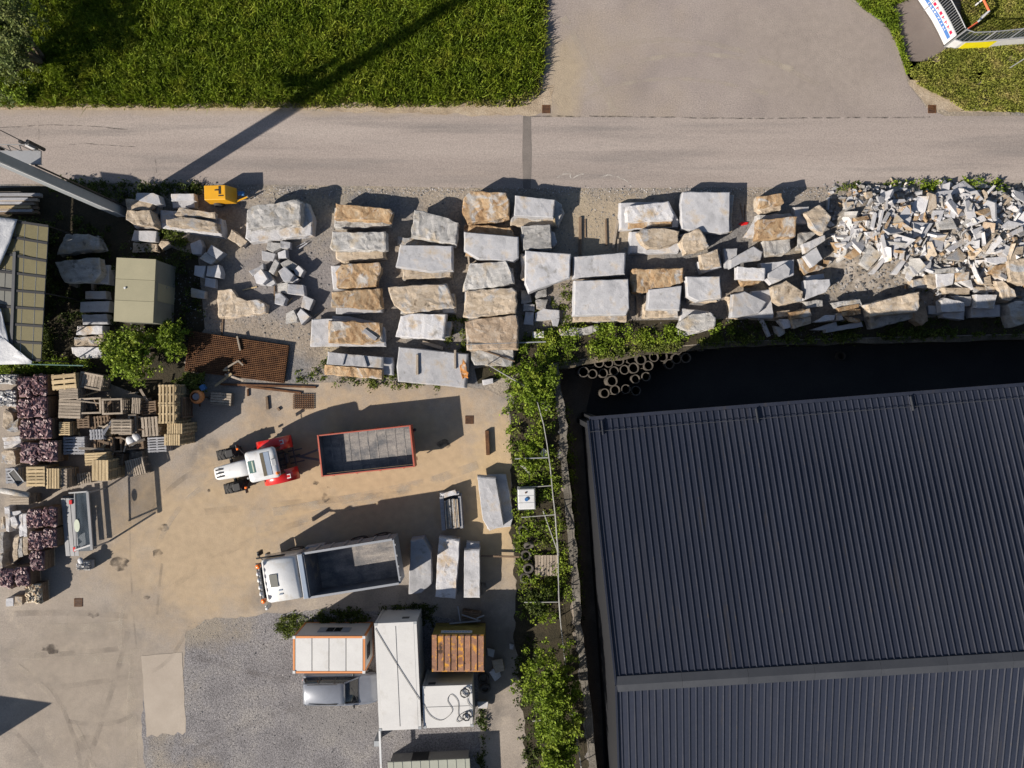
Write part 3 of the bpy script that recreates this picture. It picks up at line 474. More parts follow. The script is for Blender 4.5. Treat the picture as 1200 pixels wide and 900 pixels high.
STONES = '''
A|r|.72|1.4|345,130 370,105 560,85 645,68 667,85 655,215 350,240 340,190|big weathered grey block lying on top beside the cobble heap, right of the yellow compressor
A|w|0|.7|348,150 700,92 732,175 725,275 365,318 338,295|wide pale base block under the big weathered grey block near the yellow compressor
A|t|0|.45|260,245 345,310 318,348 235,295|small tan board-like stone leaning at the big weathered block
A|t|0|.55|172,600 258,592 285,640 345,660 400,655 455,680 452,735 180,760|large tan L-shaped slab lying alone on the gravel above the rusty mesh
B|o|.5|1.05|262,115 455,130 640,150 655,175 640,235 500,230 255,215|ochre-topped block cut by two pale seams, nearest the road in its column
B|r|0|.48|255,140 650,165 645,268 400,285 252,278|grey block under the ochre block with two pale seams
B|r|.5|1.0|235,310 610,310 615,435 240,440 218,420|pale rough grey block, second from the road in the column right of the cobble heap
B|t|0|.46|265,350 600,350 605,500 300,518 265,500|tan block under the second block of the column right of the cobble heap
B|o|.42|.9|305,535 560,525 575,560 545,690 400,705 270,700 260,590|yellow-orange streaked block, third from the road right of the cobble heap
B|g|0|.4|228,548 550,540 545,705 240,712|pale grey slab under the yellow-orange streaked block
B|r|.48|1.2|815,160 930,180 1060,215 1120,245 1105,400 790,340|grey curved-edged block nearest the road, half in shadow, left of the white rusty boulder
B|t|0|.45|695,345 1110,365 1110,412 830,405 690,400|small tan base stone below the grey curved-edged block
B|g|.62|1.1|715,400 1080,408 1080,580 930,590 682,555|smooth sawn grey slab with four drill marks
B|t|0|.6|715,430 1075,420 1070,628 735,640|rough tan block under the smooth slab with drill marks
C|o|.48|.95|235,130 570,108 580,240 540,262 350,235 228,235|rusty orange veined block, fourth from the road right of the cobble heap
C|g|0|.45|260,180 585,170 585,275 345,290 262,285|grey block under the rusty orange veined block
C|t|.5|1.0|630,100 1035,75 1100,235 760,285 665,225|long light tan block with diagonal grain, middle of the second long column
C|r|0|.48|700,150 1095,140 1105,278 720,290|grey base block under the long light tan block with diagonal grain
C|o|.62|1.1|215,335 575,350 580,480 500,500 210,490|ochre ridged block with a short plank lying on it
C|g|.3|.6|90,325 230,320 600,380 612,515 80,515|wide pale grey slab sticking out left under the ochre ridged block
C|g|0|.29|235,300 350,302 520,340 608,395 600,500 240,500|thin grey slab at the bottom of the pile with the ochre ridged block
C|g|.72|1.0|205,555 592,592 588,665 195,640|sawn grey slab carrying two sticks, last of its column above the tractor trailer
C|o|.48|.74|190,645 582,680 580,742 188,708|orange-edged slab along the front of the last pile above the tractor trailer
C|g|0|.47|205,560 660,595 665,718 200,700|grey base block under the slab carrying two sticks
C|w|.5|.95|720,300 800,285 1035,290 1015,465 680,445|whitish block with brown stripes, second last of the second long column
C|r|0|.48|720,320 1075,345 1065,440 720,455|grey base stone under the whitish block with brown stripes
C|g|.28|.7|705,520 1190,570 1170,805 700,760 690,660|largest whitish slab with an orange rusty corner at the yard edge
D|o|.25|1.3|140,190 190,140 225,150 430,150 460,200 460,320 350,345 170,365 130,290|white and rust-brown boulder closest to the road beside the dark patch
D|g|.62|1.15|502,172 785,205 770,330 495,315|sawn grey slab half shaded, right of the white and rust-brown boulder
D|t|.2|.6|485,300 770,325 790,385 470,388|tan slab edge below the sawn slab right of the rust-brown boulder
D|r|0|.6|520,190 785,205 828,238 840,300 805,380 500,330|grey base block below the sawn slab right of the rust-brown boulder
D|r|.45|1.0|545,385 755,378 760,545 560,555|squarish tan-grey block with a shadow on its corner, between two sawn slabs
D|g|0|.44|560,400 775,430 798,500 770,530 560,545|grey stone below the squarish tan-grey block
D|o|0|.7|140,375 470,400 500,470 490,620 150,600|dark ochre block below the sawn slab under the rust-brown boulder
D|g|.72|1.2|145,430 525,465 525,610 490,635 245,620 143,560|sawn grey slab on the dark ochre block, second in the middle column
D|g|.7|1.3|575,560 895,585 885,750 600,855 572,790|large trapezoid sawn slab beside the weedy hollow
D|t|0|.68|540,580 880,590 880,740 600,800 540,760|tan block under the large trapezoid sawn slab
F|g|.6|1.1|75,605 435,575 435,725 75,755|sawn slab with shaded left corner, above the biggest square sawn slab
F|r|0|.58|90,600 430,590 430,728 90,750|grey base under the sawn slab with shaded left corner
E|r|.6|1.2|185,-15 350,-15 440,-25 480,60 495,135 130,185 130,160|grey trapezoid rough block, third in the middle column
E|r|0|.58|190,-10 485,30 500,135 140,180|grey base block under the trapezoid rough block
E|t|.6|1.2|165,185 480,162 510,190 510,340 180,375 135,360 150,270|creamy tan block with brown streaks, fourth in the middle column
E|g|0|.58|150,190 510,180 515,340 140,365|grey base block under the creamy tan block with brown streaks
E|b|.5|1.05|150,400 230,380 515,360 525,430 515,590 165,600|dark brown pitted block, fifth in the middle column beside the pale pole
E|r|0|.5|170,560 515,540 490,600 485,715 210,705|jagged light grey block, last of the middle column by the weeds
E|r|0|.4|540,180 600,185 620,265 545,270|small shaded grey stone left in the weedy hollow
E|r|0|.35|560,275 640,280 640,328 560,328|small flat grey stone in the weedy hollow below the shaded one
E|g|0|.3|575,330 635,335 630,425 560,420|pale upright stone at the bottom left of the weedy hollow
E|r|0|.35|640,195 725,170 725,215 650,240|thin grey stone below the trapezoid sawn slab
E|r|0|.35|645,245 725,240 720,310 650,310|square grey stone in the middle of the weedy hollow
E|g|0|.3|700,310 815,320 815,375 640,400 645,340|wide pale slab across the weedy hollow
E|g|0|.25|755,375 815,380 800,435 770,430|small pale stone below the wide pale slab of the weedy hollow
E|w|0|.4|625,470 705,468 703,512 627,515|small white cube stone standing in weeds near the pale pole
E|r|0|.35|810,455 900,445 1010,440 1085,430 1090,460 1010,490 820,495|long low grey stone at the front of the biggest square slab
E|w|0|.3|275,810 345,800 350,835 278,848|small white slab lying at the yard edge under the weeds
G|g|.7|1.3|75,105 430,95 435,290 415,330 70,335|biggest square sawn slab, pale grey with brown water stain
G|t|.35|.68|72,130 430,115 418,368 68,374|tan split slab showing below the biggest square sawn slab
G|r|0|.34|80,140 425,130 412,378 76,372|bottom stone of the pile with the biggest square sawn slab
F|w|.62|1.0|455,250 740,215 780,310 770,345 610,350 450,360 440,290|whitish irregular slab on top of the pile nearest the road, right of the bare ground
F|o|.42|.6|455,300 770,290 762,385 460,402|ochre layer under the whitish irregular slab
F|g|0|.4|400,225 740,215 815,350 810,400 400,415|wide grey bottom slab under the whitish irregular slab
F|t|.5|1.1|520,440 560,405 700,400 815,420 810,500 700,540 600,545 560,510|tan lumpy boulder lying on a pale slab
F|g|0|.48|470,430 560,425 825,480 825,530 810,575 470,580|pale slab carrying the tan lumpy boulder
F|g|.5|.95|840,150 1175,148 1170,430 1120,440 985,430 835,410 825,230|nearly square sawn slab with a curved crack, close to the road
F|r|0|.48|835,165 1195,170 1186,425 1120,436 835,410|grey base block under the sawn slab with the curved crack
F|t|.45|1.2|830,500 860,440 960,403 1025,530 990,550 860,580|pointed tan block below the slab with the curved crack
F|g|0|.44|822,450 880,430 1000,430 1010,540 860,578|grey stone under the pointed tan block
F|t|.5|1.0|960,590 1085,555 1105,660 985,690|square tan block on a tilted grey slab
F|g|0|.48|945,640 1100,590 1115,680 970,725|tilted grey slab under the square tan block
G|o|.4|.92|455,30 795,22 790,110 690,150 565,180 460,182|long rust-orange slab behind a white sawn slab
G|r|0|.38|460,40 790,35 785,120 560,180 465,182|grey base of the long rust-orange slab
G|g|.5|1.0|565,165 785,138 768,300 555,295|white sawn slab in front of the long rust-orange slab
G|t|0|.48|540,200 770,160 755,345 530,350|tan base block under the white sawn slab
G|g|.5|1.1|810,80 1035,78 1043,220 890,240 820,210|sawn slab with a yellow stripe near its left edge
G|t|0|.48|822,95 1035,95 1015,245 825,245|tan base stone under the slab with a yellow stripe
G|r|.35|1.0|770,380 830,335 970,310 1005,350 1000,410 900,440 800,430 760,405|rough grey boulder at the weedy edge above the pipes
G|w|0|.34|780,290 960,310 1000,420 820,465 760,460|pale base stone under the rough grey boulder above the pipes
H|o|.8|1.3|415,180 575,158 585,230 430,255|small ochre block on top of the pile nearest the road beside the red rag
H|t|.3|.78|400,190 420,180 580,200 570,275 440,300 400,270|tan block under the small ochre block beside the red rag
H|w|0|.3|315,465 410,310 470,300 400,465|white triangular slab leaning left of the rust-orange topped block
H|o|.7|1.3|412,345 685,318 668,465 400,485|rust-orange topped block in the middle of the pile right of the red rag
H|r|0|.68|415,310 640,300 675,330 665,468 410,480|grey base block under the rust-orange topped block
H|r|.3|.85|445,495 640,475 645,545 590,590 455,600|flat dark grey block below the rust-orange topped block
H|g|.1|.6|665,255 770,250 760,370 670,370|bluish slab behind the tan diamond-shaped stone
H|t|.6|1.1|740,300 845,242 928,318 870,440 810,410|tan diamond-shaped flat stone
H|r|.1|.5|690,430 830,430 735,510 725,555 690,550|grey slab under the long white bar stone
H|w|.5|.8|720,520 880,450 885,490 740,580|long white bar stone below the tan diamond-shaped stone
H|g|.55|.9|735,600 820,535 865,620 790,680|smooth grey pentagon stone on an ochre slab
H|o|.1|.5|690,620 740,610 780,640 880,680 730,735|ochre slab under the smooth grey pentagon stone
H|o|0|.3|880,625 930,640 900,670 870,665|small red-brown fragment next to the grey pentagon stone
H|g|.2|.6|170,548 265,545 260,640 215,685 180,685|bluish slab edge left of the pointed grey slab
H|g|.6|1.0|215,625 380,530 442,570 430,625 300,645 215,690|pointed smooth grey slab left of the dark grey block
I|w|.5|1.0|265,135 460,145 460,230 260,220|white block with brown top stain below the pointed smooth grey slab
I|o|0|.45|250,180 430,190 430,240 380,270 300,270|rusty stone under the white block with brown top stain
I|g|.1|.6|425,110 490,105 665,85 665,195 500,260 465,215|bluish base slab beneath a faceted grey stone
I|g|.6|.95|485,180 600,110 640,150 630,200 560,225 480,210|faceted grey stone on the bluish base slab
I|t|.5|1.2|515,275 610,232 735,310 720,375 580,405 520,370|light tan pointed boulder with a small dark notch
I|g|.7|1.1|235,330 320,308 470,380 420,460 270,490 220,490|layered smooth grey slab fanning out at the weedy edge
I|g|.4|.7|370,310 500,295 505,375 520,470 515,495 300,490|straight grey slab below the layered fanning slab
I|t|0|.4|195,345 505,330 510,490 220,495|tan base stone of the fanning slab pile
I|g|.4|1.0|740,230 915,220 920,265 890,310 740,370|grey block with rough upper edge above the thin brick-like stones
I|g|.1|.5|740,200 870,185 880,215 750,240|narrow bluish stone above the grey block with rough edge
I|r|.1|.5|740,380 860,370 865,410 745,425|flat dark stone under the grey block with rough edge
I|o|.6|.9|630,455 780,430 795,480 640,510|rusty brick-like stone on top of the small pile by the hall
I|t|.4|.75|640,510 780,490 785,530 660,570|tan brick-like stone below the rusty one
I|t|.1|.6|545,450 630,440 635,480 550,490|short tan stone left of the rusty brick-like stone
I|w|.1|.6|555,510 630,500 640,560 600,570|white lumpy stone left of the tan brick-like stone
I|r|0|.4|525,550 600,565 605,600 560,625|flat grey wedge at the foot of the brick-like stones
I|r|.4|.8|930,385 1130,360 1145,400 960,430|flat grey stone at the back of the pile of thin rusty slabs
I|o|.65|.92|965,425 1120,395 1120,420 980,455|upper thin rusty slab in the pile left of the long tan block
I|o|.6|.9|1000,455 1130,430 1135,470 1010,480|middle thin rusty slab in the pile left of the long tan block
I|o|.5|.8|1010,480 1120,500 1130,525 1060,520|lowest thin rusty slab in the pile left of the long tan block
I|w|.3|.7|880,480 950,475 945,510 810,525|white cracked slab in the pile left of the long tan block
I|w|.3|.75|965,465 1000,465 1010,510 965,510|small white cube in the pile of thin rusty slabs
I|g|0|.4|785,580 960,520 970,555 860,582|bluish long slab at the left foot of the thin rusty slabs
I|g|0|.45|890,570 1140,520 1150,555 890,600|bluish long slab at the front foot of the thin rusty slabs
I|g|0|.2|415,500 450,505 500,620 480,630|narrow grey plank stone sloping to the hall
K|t|.6|1.3|280,335 400,300 585,260 590,345 560,380 300,405|long tan sawn block lying between the rusty slabs and the white cubes
K|r|0|.58|285,345 590,300 562,412 380,460 310,478|shaded grey block under the long tan sawn block
K|b|0|.7|560,380 600,300 620,320 640,430 600,455 560,430|brown pointed boulder at the right end of the long tan block
K|w|.5|1.0|715,310 740,295 855,320 855,375 720,380|white cube block half in the hall shadow
K|g|0|.45|640,340 720,340 720,395 640,390|grey block left of the white cube block
K|g|0|.5|725,340 850,350 850,425 725,410|grey base block under the white cube block
K|r|.3|.7|770,285 890,285 890,340 860,345|dark grey slab behind the white cube block
K|w|.6|1.0|920,275 1045,275 1025,360 920,355|white tapered block right of the white cube block
K|g|0|.55|890,340 1060,335 1062,405 895,410|grey flat block under the white tapered block
K|t|.0|.9|1035,195 1075,200 1150,250 1160,290 1120,315 1075,305|smooth egg-shaped tan boulder
K|t|0|1.2|1110,80 1200,60 1235,120 1230,200 1200,222 1130,200 1115,150|large cream boulder cut by the right edge of the picture
K|r|0|.9|1105,330 1200,310 1240,340 1230,430 1150,465 1120,400|large grey boulder at the right edge beside the hall shadow
K|o|.5|1.0|1015,105 1100,100 1100,165 1050,175 1005,150|bright orange rounded stone under the cream boulder
K|w|.5|.9|685,155 795,150 785,215 690,235|white square slab in the heap foot above the white cube
K|t|.4|.8|625,160 685,155 690,240 630,235|tan square stone left of the white square slab
K|t|.1|.7|540,190 625,175 640,240 545,235|pale tan boulder left end of the heap foot
K|o|.5|.9|800,150 880,138 880,190 800,200|rust-red slab right of the white square slab
K|t|.2|.6|730,235 885,235 880,275 740,270|long tan stone below the rust-red slab
K|r|.5|.95|665,125 855,110 855,145 665,150|long dark shaded slab above the white square slab
K|w|.5|.8|830,195 890,190 905,245|small white pointed shard by the rust-red slab
K|t|.3|.8|920,185 1005,165 1010,220 945,215|tan angular stone above the white tapered block
K|t|.2|.65|920,225 1035,230 1030,260 925,270|flat tan stone directly above the white tapered block
L|g|.5|1.1|150,195 300,195 345,215 365,290 320,300 140,255|bluish block at the top of the pile under the tall mast
L|t|.5|1.0|60,250 270,262 295,300 250,345 60,345|half shaded tan block in the pile under the tall mast
L|t|.5|1.35|55,345 265,345 310,470 300,490 130,470 55,425|sunlit tan boulder in the pile under the tall mast
L|r|0|.5|90,430 330,380 345,480 335,515 140,500|pale base stone of the pile under the tall mast
L|r|0|.48|70,270 340,230 350,380 80,400|grey base stone hidden behind the tan boulder under the tall mast
L|g|.3|.75|455,205 655,200 660,262 455,265|upper bluish bar stone left of the yellow compressor
L|g|0|.45|465,270 660,270 660,325 470,325|lower bluish bar stone left of the yellow compressor
L|t|.62|1.2|410,430 550,400 850,455 865,535 410,480|long tan split block below the yellow compressor
L|t|.62|1.0|485,385 520,322 840,370 830,415 500,395|narrow tan block behind the long tan split block
L|w|0|.6|360,345 490,350 890,420 905,510 895,580 360,500|wide pale base slab under the long tan split block
L|g|.3|.7|105,610 130,525 330,530 320,625|smooth grey slab with a sunlit end above the olive shed
L|t|0|.3|110,630 330,640 330,710 110,715|low tan slab in shade above the olive shed
L|t|0|.35|345,650 370,620 425,620 455,660 380,690|small tan stone at the leafy tuft above the olive shed
M|r|.45|1.1|495,890 570,715 770,705 850,740 890,840 700,860|grey curved stone nearest the glass roof
M|r|0|.44|560,730 860,720 915,850 700,870 560,860|grey base below the curved stone nearest the glass roof
N|r|.6|1.25|360,150 590,125 645,125 665,220 620,285 415,285|big grey pentagon stone on wooden bearers beside the glass roof
N|g|0|.6|600,180 718,170 718,298 600,290|pale slab end right of the big grey pentagon stone
N|g|0|.55|560,345 695,342 700,395 560,395|first grey bar stone in the ladder of six beside the olive shed
N|g|0|.6|530,415 720,410 715,480 525,480|second grey bar stone in the ladder of six beside the olive shed
N|g|0|.6|535,500 700,495 712,560 545,565|third grey bar stone in the ladder of six beside the olive shed
N|w|0|.6|505,575 685,572 680,628 505,630|fourth whitish bar stone in the ladder of six beside the olive shed
N|t|0|.6|490,650 680,632 675,703 492,705|fifth tan bar stone in the ladder of six beside the olive shed
N|w|0|.5|470,712 670,712 670,780 520,785 475,755|last bar stone in the ladder of six, dappled by the bush
W|g|.35|.85|358,318 435,325 470,525 410,548 380,500|tall white slab leaning on another at the yard edge
W|g|0|.34|400,312 480,310 510,490 500,530 400,540|grey slab under the leaning white slab at the yard edge
W|g|0|.95|75,590 130,580 162,640 165,770 120,810 68,815|bluish pentagon slab directly behind the tipper truck
W|w|0|1.0|195,578 283,588 265,835 180,825|whitish tall slab, middle of three behind the tipper truck
W|g|0|.9|303,630 368,625 368,830 300,830|narrow white block, right of three behind the tipper truck
W|g|0|.5|312,596 366,600 368,640 310,632|short grey block touching the narrow white block
'''
def parse_stones(txt):
    for ln in txt.strip().split('\n'):
        c, m, z0, z1, pl, lab = ln.split('|'); z0, z1 = float(z0), float(z1)
        block('stone_slab' if z1-z0 < .34 else 'stone_block', [cp(c, *q) for q in pts(pl)], z0, z1, m, lab, 'stone slab' if z1-z0 < .34 else 'stone block')
parse_stones(STONES)
# sawn cube offcuts piled on the gravel
CUBES = '''470,320 540,322 545,352 500,378 462,360;.5|545,312 600,318 598,355 545,352;.45|435,370 515,385 500,430 437,425;.35|525,380 575,362 578,410 530,415;.6|475,490 510,415 535,440 505,512;.7|360,490 420,458 440,440 445,475 385,520;.55|385,510 430,475 470,535 440,565 400,560;.8
450,485 480,500 515,560 490,575 440,570;.4|545,445 590,418 640,450 620,485 560,465;.55|530,490 565,460 620,510 600,545 565,552;.85|620,480 650,455 682,485 660,520 630,510;.6|590,555 625,520 652,535 625,558;.4|525,560 590,555 580,620 530,610;.35|590,565 675,568 683,628 585,620;.6
512,620 540,615 577,650 560,690 512,680;.6|680,630 740,655 712,718 660,698;.55|575,735 620,715 645,760 640,785 570,795;.45|640,740 665,708 715,755 665,802;.55
10,325 75,305 90,345 80,390 20,385;.5|110,378 140,335 208,378 165,418;.7|72,415 108,378 163,418 130,448;.65|38,455 105,458 92,528 35,510;.5|110,455 180,450 200,500 198,530 105,515;.6|100,525 165,535 162,588 95,575;.4|15,585 100,605 98,650 18,640;.45'''
CL = ['topmost left cube of the sawn cube heap','topmost right cube of the sawn cube heap','flat cube at the upper left of the cube heap','small cube under the two topmost ones of the heap','slanted narrow cube in the middle of the cube heap','leftmost cube of the cube heap','tilted sunlit cube at the left of the heap',
      'low cube behind the tilted sunlit cube','back cube in the middle of the heap','tallest cube on top of the heap','rightmost cube of the heap casting a long shadow','small cube tucked under the tallest cube','flat shaded cube below the tallest cube','white-topped cube below the tallest cube',
      'small upright cube by the wooden scraps','striped cube at the right of the heap bottom','lower left cube at the bottom of the heap','lowest cube turned on its corner','first shaded cube from the road beside the dark shrubs','sunlit half of the paired cubes beside the dark shrubs','shaded half of the paired cubes beside the dark shrubs','shaded cube left of the white-cornered one','white-cornered cube beside the dark shrubs','small shaded cube below the white-cornered one','lowest shaded cube beside the dark shrubs']
for i, q in enumerate(CUBES.replace('\n', '|').split('|')):
    pl, h = q.split(';'); pl = pts(pl); h = float(h)
    block('cut_stone', [cp('A', *p) for p in pl], 0, h, 'g' if i % 4 else 'r', CL[i] + ', grey granite', 'cut stone', .015, tilt=(random.uniform(-.25,.25), random.uniform(-.25,.25)), group='sawn granite cubes on the gravel')

# ------------------------------------------------------------------ rubble heap at the right
def mound(x, y):
    px, py = x/S+600, 450-y/S
    ex = min(1, max(0, (px-968)/55)); ey = min(1, max(0, (py-212)/38))*min(1, max(0, (352-py)/60)); wx = min(1, max(0, (1460-px)/120))
    s = lambda t: t*t*(3-2*t)
    return 1.15*s(ex)*s(ey)*s(wx)*(.8+.35*noise.noise((x*.35, y*.35, 2)))
v, f = [], []; nx, ny = 80, 26
for j in range(ny+1):
    for i in range(nx+1):
        p = P(960+i*6.5, 205+j*6); v.append((p.x, p.y, mound(p.x, p.y)-.02+.05*noise.noise((p.x*3, p.y*3, 0))*min(1, mound(p.x, p.y)*4)))
f = [(j*(nx+1)+i, (j+1)*(nx+1)+i, (j+1)*(nx+1)+i+1, j*(nx+1)+i+1) for j in range(ny) for i in range(nx)]
tag(obj('rubble_mound', mesh('rubble_mound', v, f, G['rubble'])), kind='structure')
def top_at(px, py):
    z = .5
    for _ in range(4): p = P(px, py, z); z = mound(p.x, p.y)
    return z
BIG = '''J g 425,320 510,210 550,240 520,375|big smooth grey kite-shaped slab in the rubble heap
J g 540,300 670,305 620,390 530,400|big smooth pale square-cornered slab right of the kite-shaped slab
J g 665,275 680,230 735,230 705,300|smooth bluish slab above the pale square-cornered slab
J r 700,300 780,270 800,340 705,345|rough grey stone with a dent in the middle of the heap
J g 675,145 690,125 820,105 830,125 740,155|long pale slab at the road edge of the heap
J g 740,195 770,130 785,190|upright bluish spike slab below the long pale slab
J g 840,130 920,115 960,170 900,195|large bluish block at the road edge right of the long pale slab
J g 855,175 880,170 915,210 910,245 860,240|white-edged cube below the large bluish block
J o 915,240 1000,210 1030,260 1010,285 930,250|rust-rimmed open slab in the heap
J w 865,310 960,255 985,290 880,330|white tilted slab below the rust-rimmed slab
J t 1040,170 1085,135 1140,165 1090,205|tan split stone near the road and the weeds
J g 1140,110 1200,130 1210,190 1150,160|bluish slab at the picture's right edge near the road
J t 630,440 690,370 750,365 730,420|tan flat stone left of two long white slabs
J w 670,450 790,385 800,405 690,475|upper of two long white slabs side by side
J w 740,460 850,390 870,420 760,480|lower of two long white slabs side by side
J t 730,520 820,450 870,500 850,530|large tan flat boulder at the foot of the heap
J g 860,440 940,350 985,380 890,440|pale grey slab right of the two long white slabs
J t 945,470 1035,345 1055,345 975,475|long tan strip slab running diagonally
J w 980,485 1050,380 1070,410 1010,485|white slab beside the diagonal tan strip
J w 1060,330 1110,290 1200,310 1120,345|flat white slab near the right edge of the heap
J w 1100,370 1200,320 1205,350 1110,390|long white slab below the flat white one at the right edge
J w 980,510 1100,500 1100,530 1040,550 980,530|broad white slab at the foot of the heap
J w 130,450 265,360 275,380 145,465|long white bar at the left end of the heap
J w 265,360 320,355 330,400 290,385|white stub joined to the end of the long white bar
J g 295,600 370,510 385,525 325,605|short grey bar stone lying on bare ground below the heap
J g 425,605 520,475 535,490 455,610|long grey bar stone pointing down to the white cube blocks
J g 360,415 380,410 405,500 390,510|thin grey bar leaning in the heap's left half
J g 425,480 440,400 475,395 465,510|upright pale bar left of centre
J w 470,520 500,395 520,400 490,520|white upright bar next to the upright pale bar
J g 305,330 330,240 340,250 320,345|first of three parallel leaning bars
J g 340,360 365,230 380,230 355,360|second of three parallel leaning bars
J w 370,300 410,235 425,245 385,305|third of three parallel leaning bars, white
J o 350,390 425,265 430,275 370,390|thin ochre bar leaning beside the three parallel bars
J o 200,280 290,260 300,280 220,295|orange flat shard at the left of the heap
J o 555,290 570,240 605,240 575,290|orange shard between the kite-shaped and bluish slabs
J r 240,540 300,430 330,460 380,480 290,580|broad flat grey stone in the bare hollow left of the heap
J o 150,500 250,420 270,470 190,520|brown slab below the long white bar
J g 530,560 665,515 655,570 560,610|dark sharp slab at the foot of the heap
J o 880,475 930,470 925,495 885,500|small orange cube at the foot of the heap
J t 140,190 200,180 215,225 160,240|flat grey-tan stone at the heap's upper left corner
J t 270,125 310,120 320,155 280,165|round tan stone at the heap's top left
J g 340,150 385,150 385,185 350,195|round grey stone at the heap's top left
J w 375,210 400,170 405,220 380,240|white spike at the upper left of the heap
J g 410,170 500,165 510,180 420,195|slim white wedge pointing right near the top left
J g 560,160 610,150 640,175 580,190|bluish stone by the weeds at the road edge
J g 820,75 840,70 870,110 845,125|standing slab by the road with a pointed shadow
J t 965,110 985,130 990,200 975,195|thin tan standing shard among the weeds
J g 1090,430 1130,450 1100,500 1080,480|grey chipped stone near the right edge of the heap
J o 1140,390 1165,385 1170,430 1150,445|orange chipped stone near the right edge of the heap
J t 1150,450 1200,440 1200,500 1110,540 1100,500|pale tan rock above the cream boulder'''
for ln in BIG.split('\n'):
    a, lab = ln.split('|'); c, m, pl = a.split(' ', 2); q = [cp(c, *t) for t in pts(pl)]
    mx, my = sum(t[0] for t in q)/len(q), sum(t[1] for t in q)/len(q); zt = top_at(mx, my)+random.uniform(.22, .38); th = random.uniform(.14, .26)
    block('stone_slab', q, zt-th, zt, m, lab, 'stone slab', .012, tilt=(random.uniform(-.25,.25), random.uniform(-.3,.2)), flare=1.0)
# smaller shards: individually placed, alike
SH = []
for k in range(14):
    m = 'gwtrob'[k % 6]; n = random.choice((3,4,4,5,5)); L_ = 1.0; wd = random.uniform(.35, .8); a0 = random.random()*6
    pl = [(math.cos(a0+2*math.pi*i/n+random.uniform(-.3,.3))*.5, math.sin(a0+2*math.pi*i/n+random.uniform(-.3,.3))*.5*wd) for i in range(n)]
    mb = MB(); mb.prism(pl, -.11, .11, random.uniform(.85, 1.05)); SH.append(mb)
SHM = {}
def shard(x, y, z, size, m, label, group, tl=.6, th=None):
    k = random.randrange(14); key = (k, m)
    if key not in SHM: SHM[key] = SH[k].mesh('stone_shard', G[m])
    o = obj('stone_shard', SHM[key], None, (x, y, z), (random.gauss(0, tl), random.gauss(0, tl), random.uniform(0, 6.3)))
    o.scale = (size, size, size*(th or random.uniform(.5, 1.2))*(1 if size < .8 else .6)); return tag(o, label, 'stone shard', group)
CW = {'g': 'grey', 'w': 'white', 't': 'tan', 'r': 'rough grey', 'o': 'rusty orange', 'b': 'brown'}
cnt = 0
while cnt < 285:
    px, py = random.uniform(972, 1204), random.uniform(214, 352)
    if py > 300 and px < 1065: continue
    if px < 1030 and py < 262 and cnt % 3: pass
    z = top_at(px, py)
    if z < .06 and random.random() < .75: continue
    p = P(px, py, z); small = px < 1030 and py < 250
    m = random.choice('gggggwwwwtrrrob'); sz = random.uniform(.22, .42) if small else random.choice((random.uniform(.4,.7), random.uniform(.6,1.1), random.uniform(.95,1.6)))
    shard(p.x, p.y, z+random.uniform(.05, .16), sz, m, f'{"small" if sz < .55 else "medium" if sz < .95 else "large"} {CW[m]} broken shard, {"left" if px < 1050 else "middle" if px < 1125 else "right"} part of the rubble heap, {"road side" if py < 258 else "centre" if py < 300 else "hall side"}', 'loose shards of the rubble heap'); cnt += 1
# past the individual ones: smaller broken pieces filling the heap
mat('shard_mix', [(.17,.15,.13),(.29,.285,.285),(.41,.415,.445)], 2.2, .85, .3, 20, .2, 30, vary=0, island=.4, patch=((.33,.20,.09), 1.6, .60, .66))
mb = MB(); kk = 0
while kk < 1250:
    px, py = random.uniform(970, 1330), random.uniform(214, 356)
    if py > 300 and px < 1060: continue
    z = top_at(px, py)
    if z < .08 and random.random() < .8: continue
    p = P(px, py, z); t = SH[random.randrange(14)]; s_ = random.uniform(.22, .65); M_ = Matrix.Translation((p.x, p.y, z+.04)) @ Matrix.Rotation(random.uniform(0,6.3), 4, 'Z') @ Matrix.Rotation(random.gauss(0,.55), 4, 'X') @ Matrix.Rotation(random.gauss(0,.55), 4, 'Y') @ Matrix.Diagonal((s_, s_, s_*random.uniform(.5,1.2), 1))
    mb.add([M_ @ Vector(q) for q in t.v], t.f); kk += 1
tag(mb.obj('broken_stone', G['shard_mix']), kind='stuff')
# stuff: chips and gravel
def chips(name, n, sampler, smin, smax, m, seedz=None, kind='stuff'):
    base = np.array([(1,0,-.4),(-.5,.87,-.4),(-.5,-.87,-.4),(.3,.2,.7)]); V = np.zeros((n*4, 3)); i = 0
    while i < n:
        r_ = sampler()
        if r_ is None: continue
        x, y, z = r_; s_ = random.uniform(smin, smax)*(1 if random.random() < .9 else 1.8); a = random.uniform(0, 6.3); ca, sa = math.cos(a), math.sin(a)
        b_ = base + rng.normal(0, .22, (4,3)); V[i*4:i*4+4] = np.stack([b_[:,0]*ca-b_[:,1]*sa, b_[:,0]*sa+b_[:,1]*ca, b_[:,2]*.7+.2], 1)*s_*.5 + (x, y, z); i += 1
    Fc = (np.arange(n)[:,None]*4)
    F = np.concatenate([Fc+np.array([[0,1,3]]), Fc+np.array([[1,2,3]]), Fc+np.array([[2,0,3]])])
    me = bpy.data.meshes.new(name); me.vertices.add(n*4); me.vertices.foreach_set('co', V.ravel()); me.loops.add(len(F)*3); me.loops.foreach_set('vertex_index', F.ravel())
    me.polygons.add(len(F)); me.polygons.foreach_set('loop_start', np.arange(len(F))*3); me.update(calc_edges=True); me.materials.append(G[m]); return tag(obj(name, me), kind=kind)
mat('chip', [(.20,.17,.145),(.31,.29,.28),(.40,.40,.42)], 9, .9, 0, grain=.2, gscale=9, vary=0, island=.45)
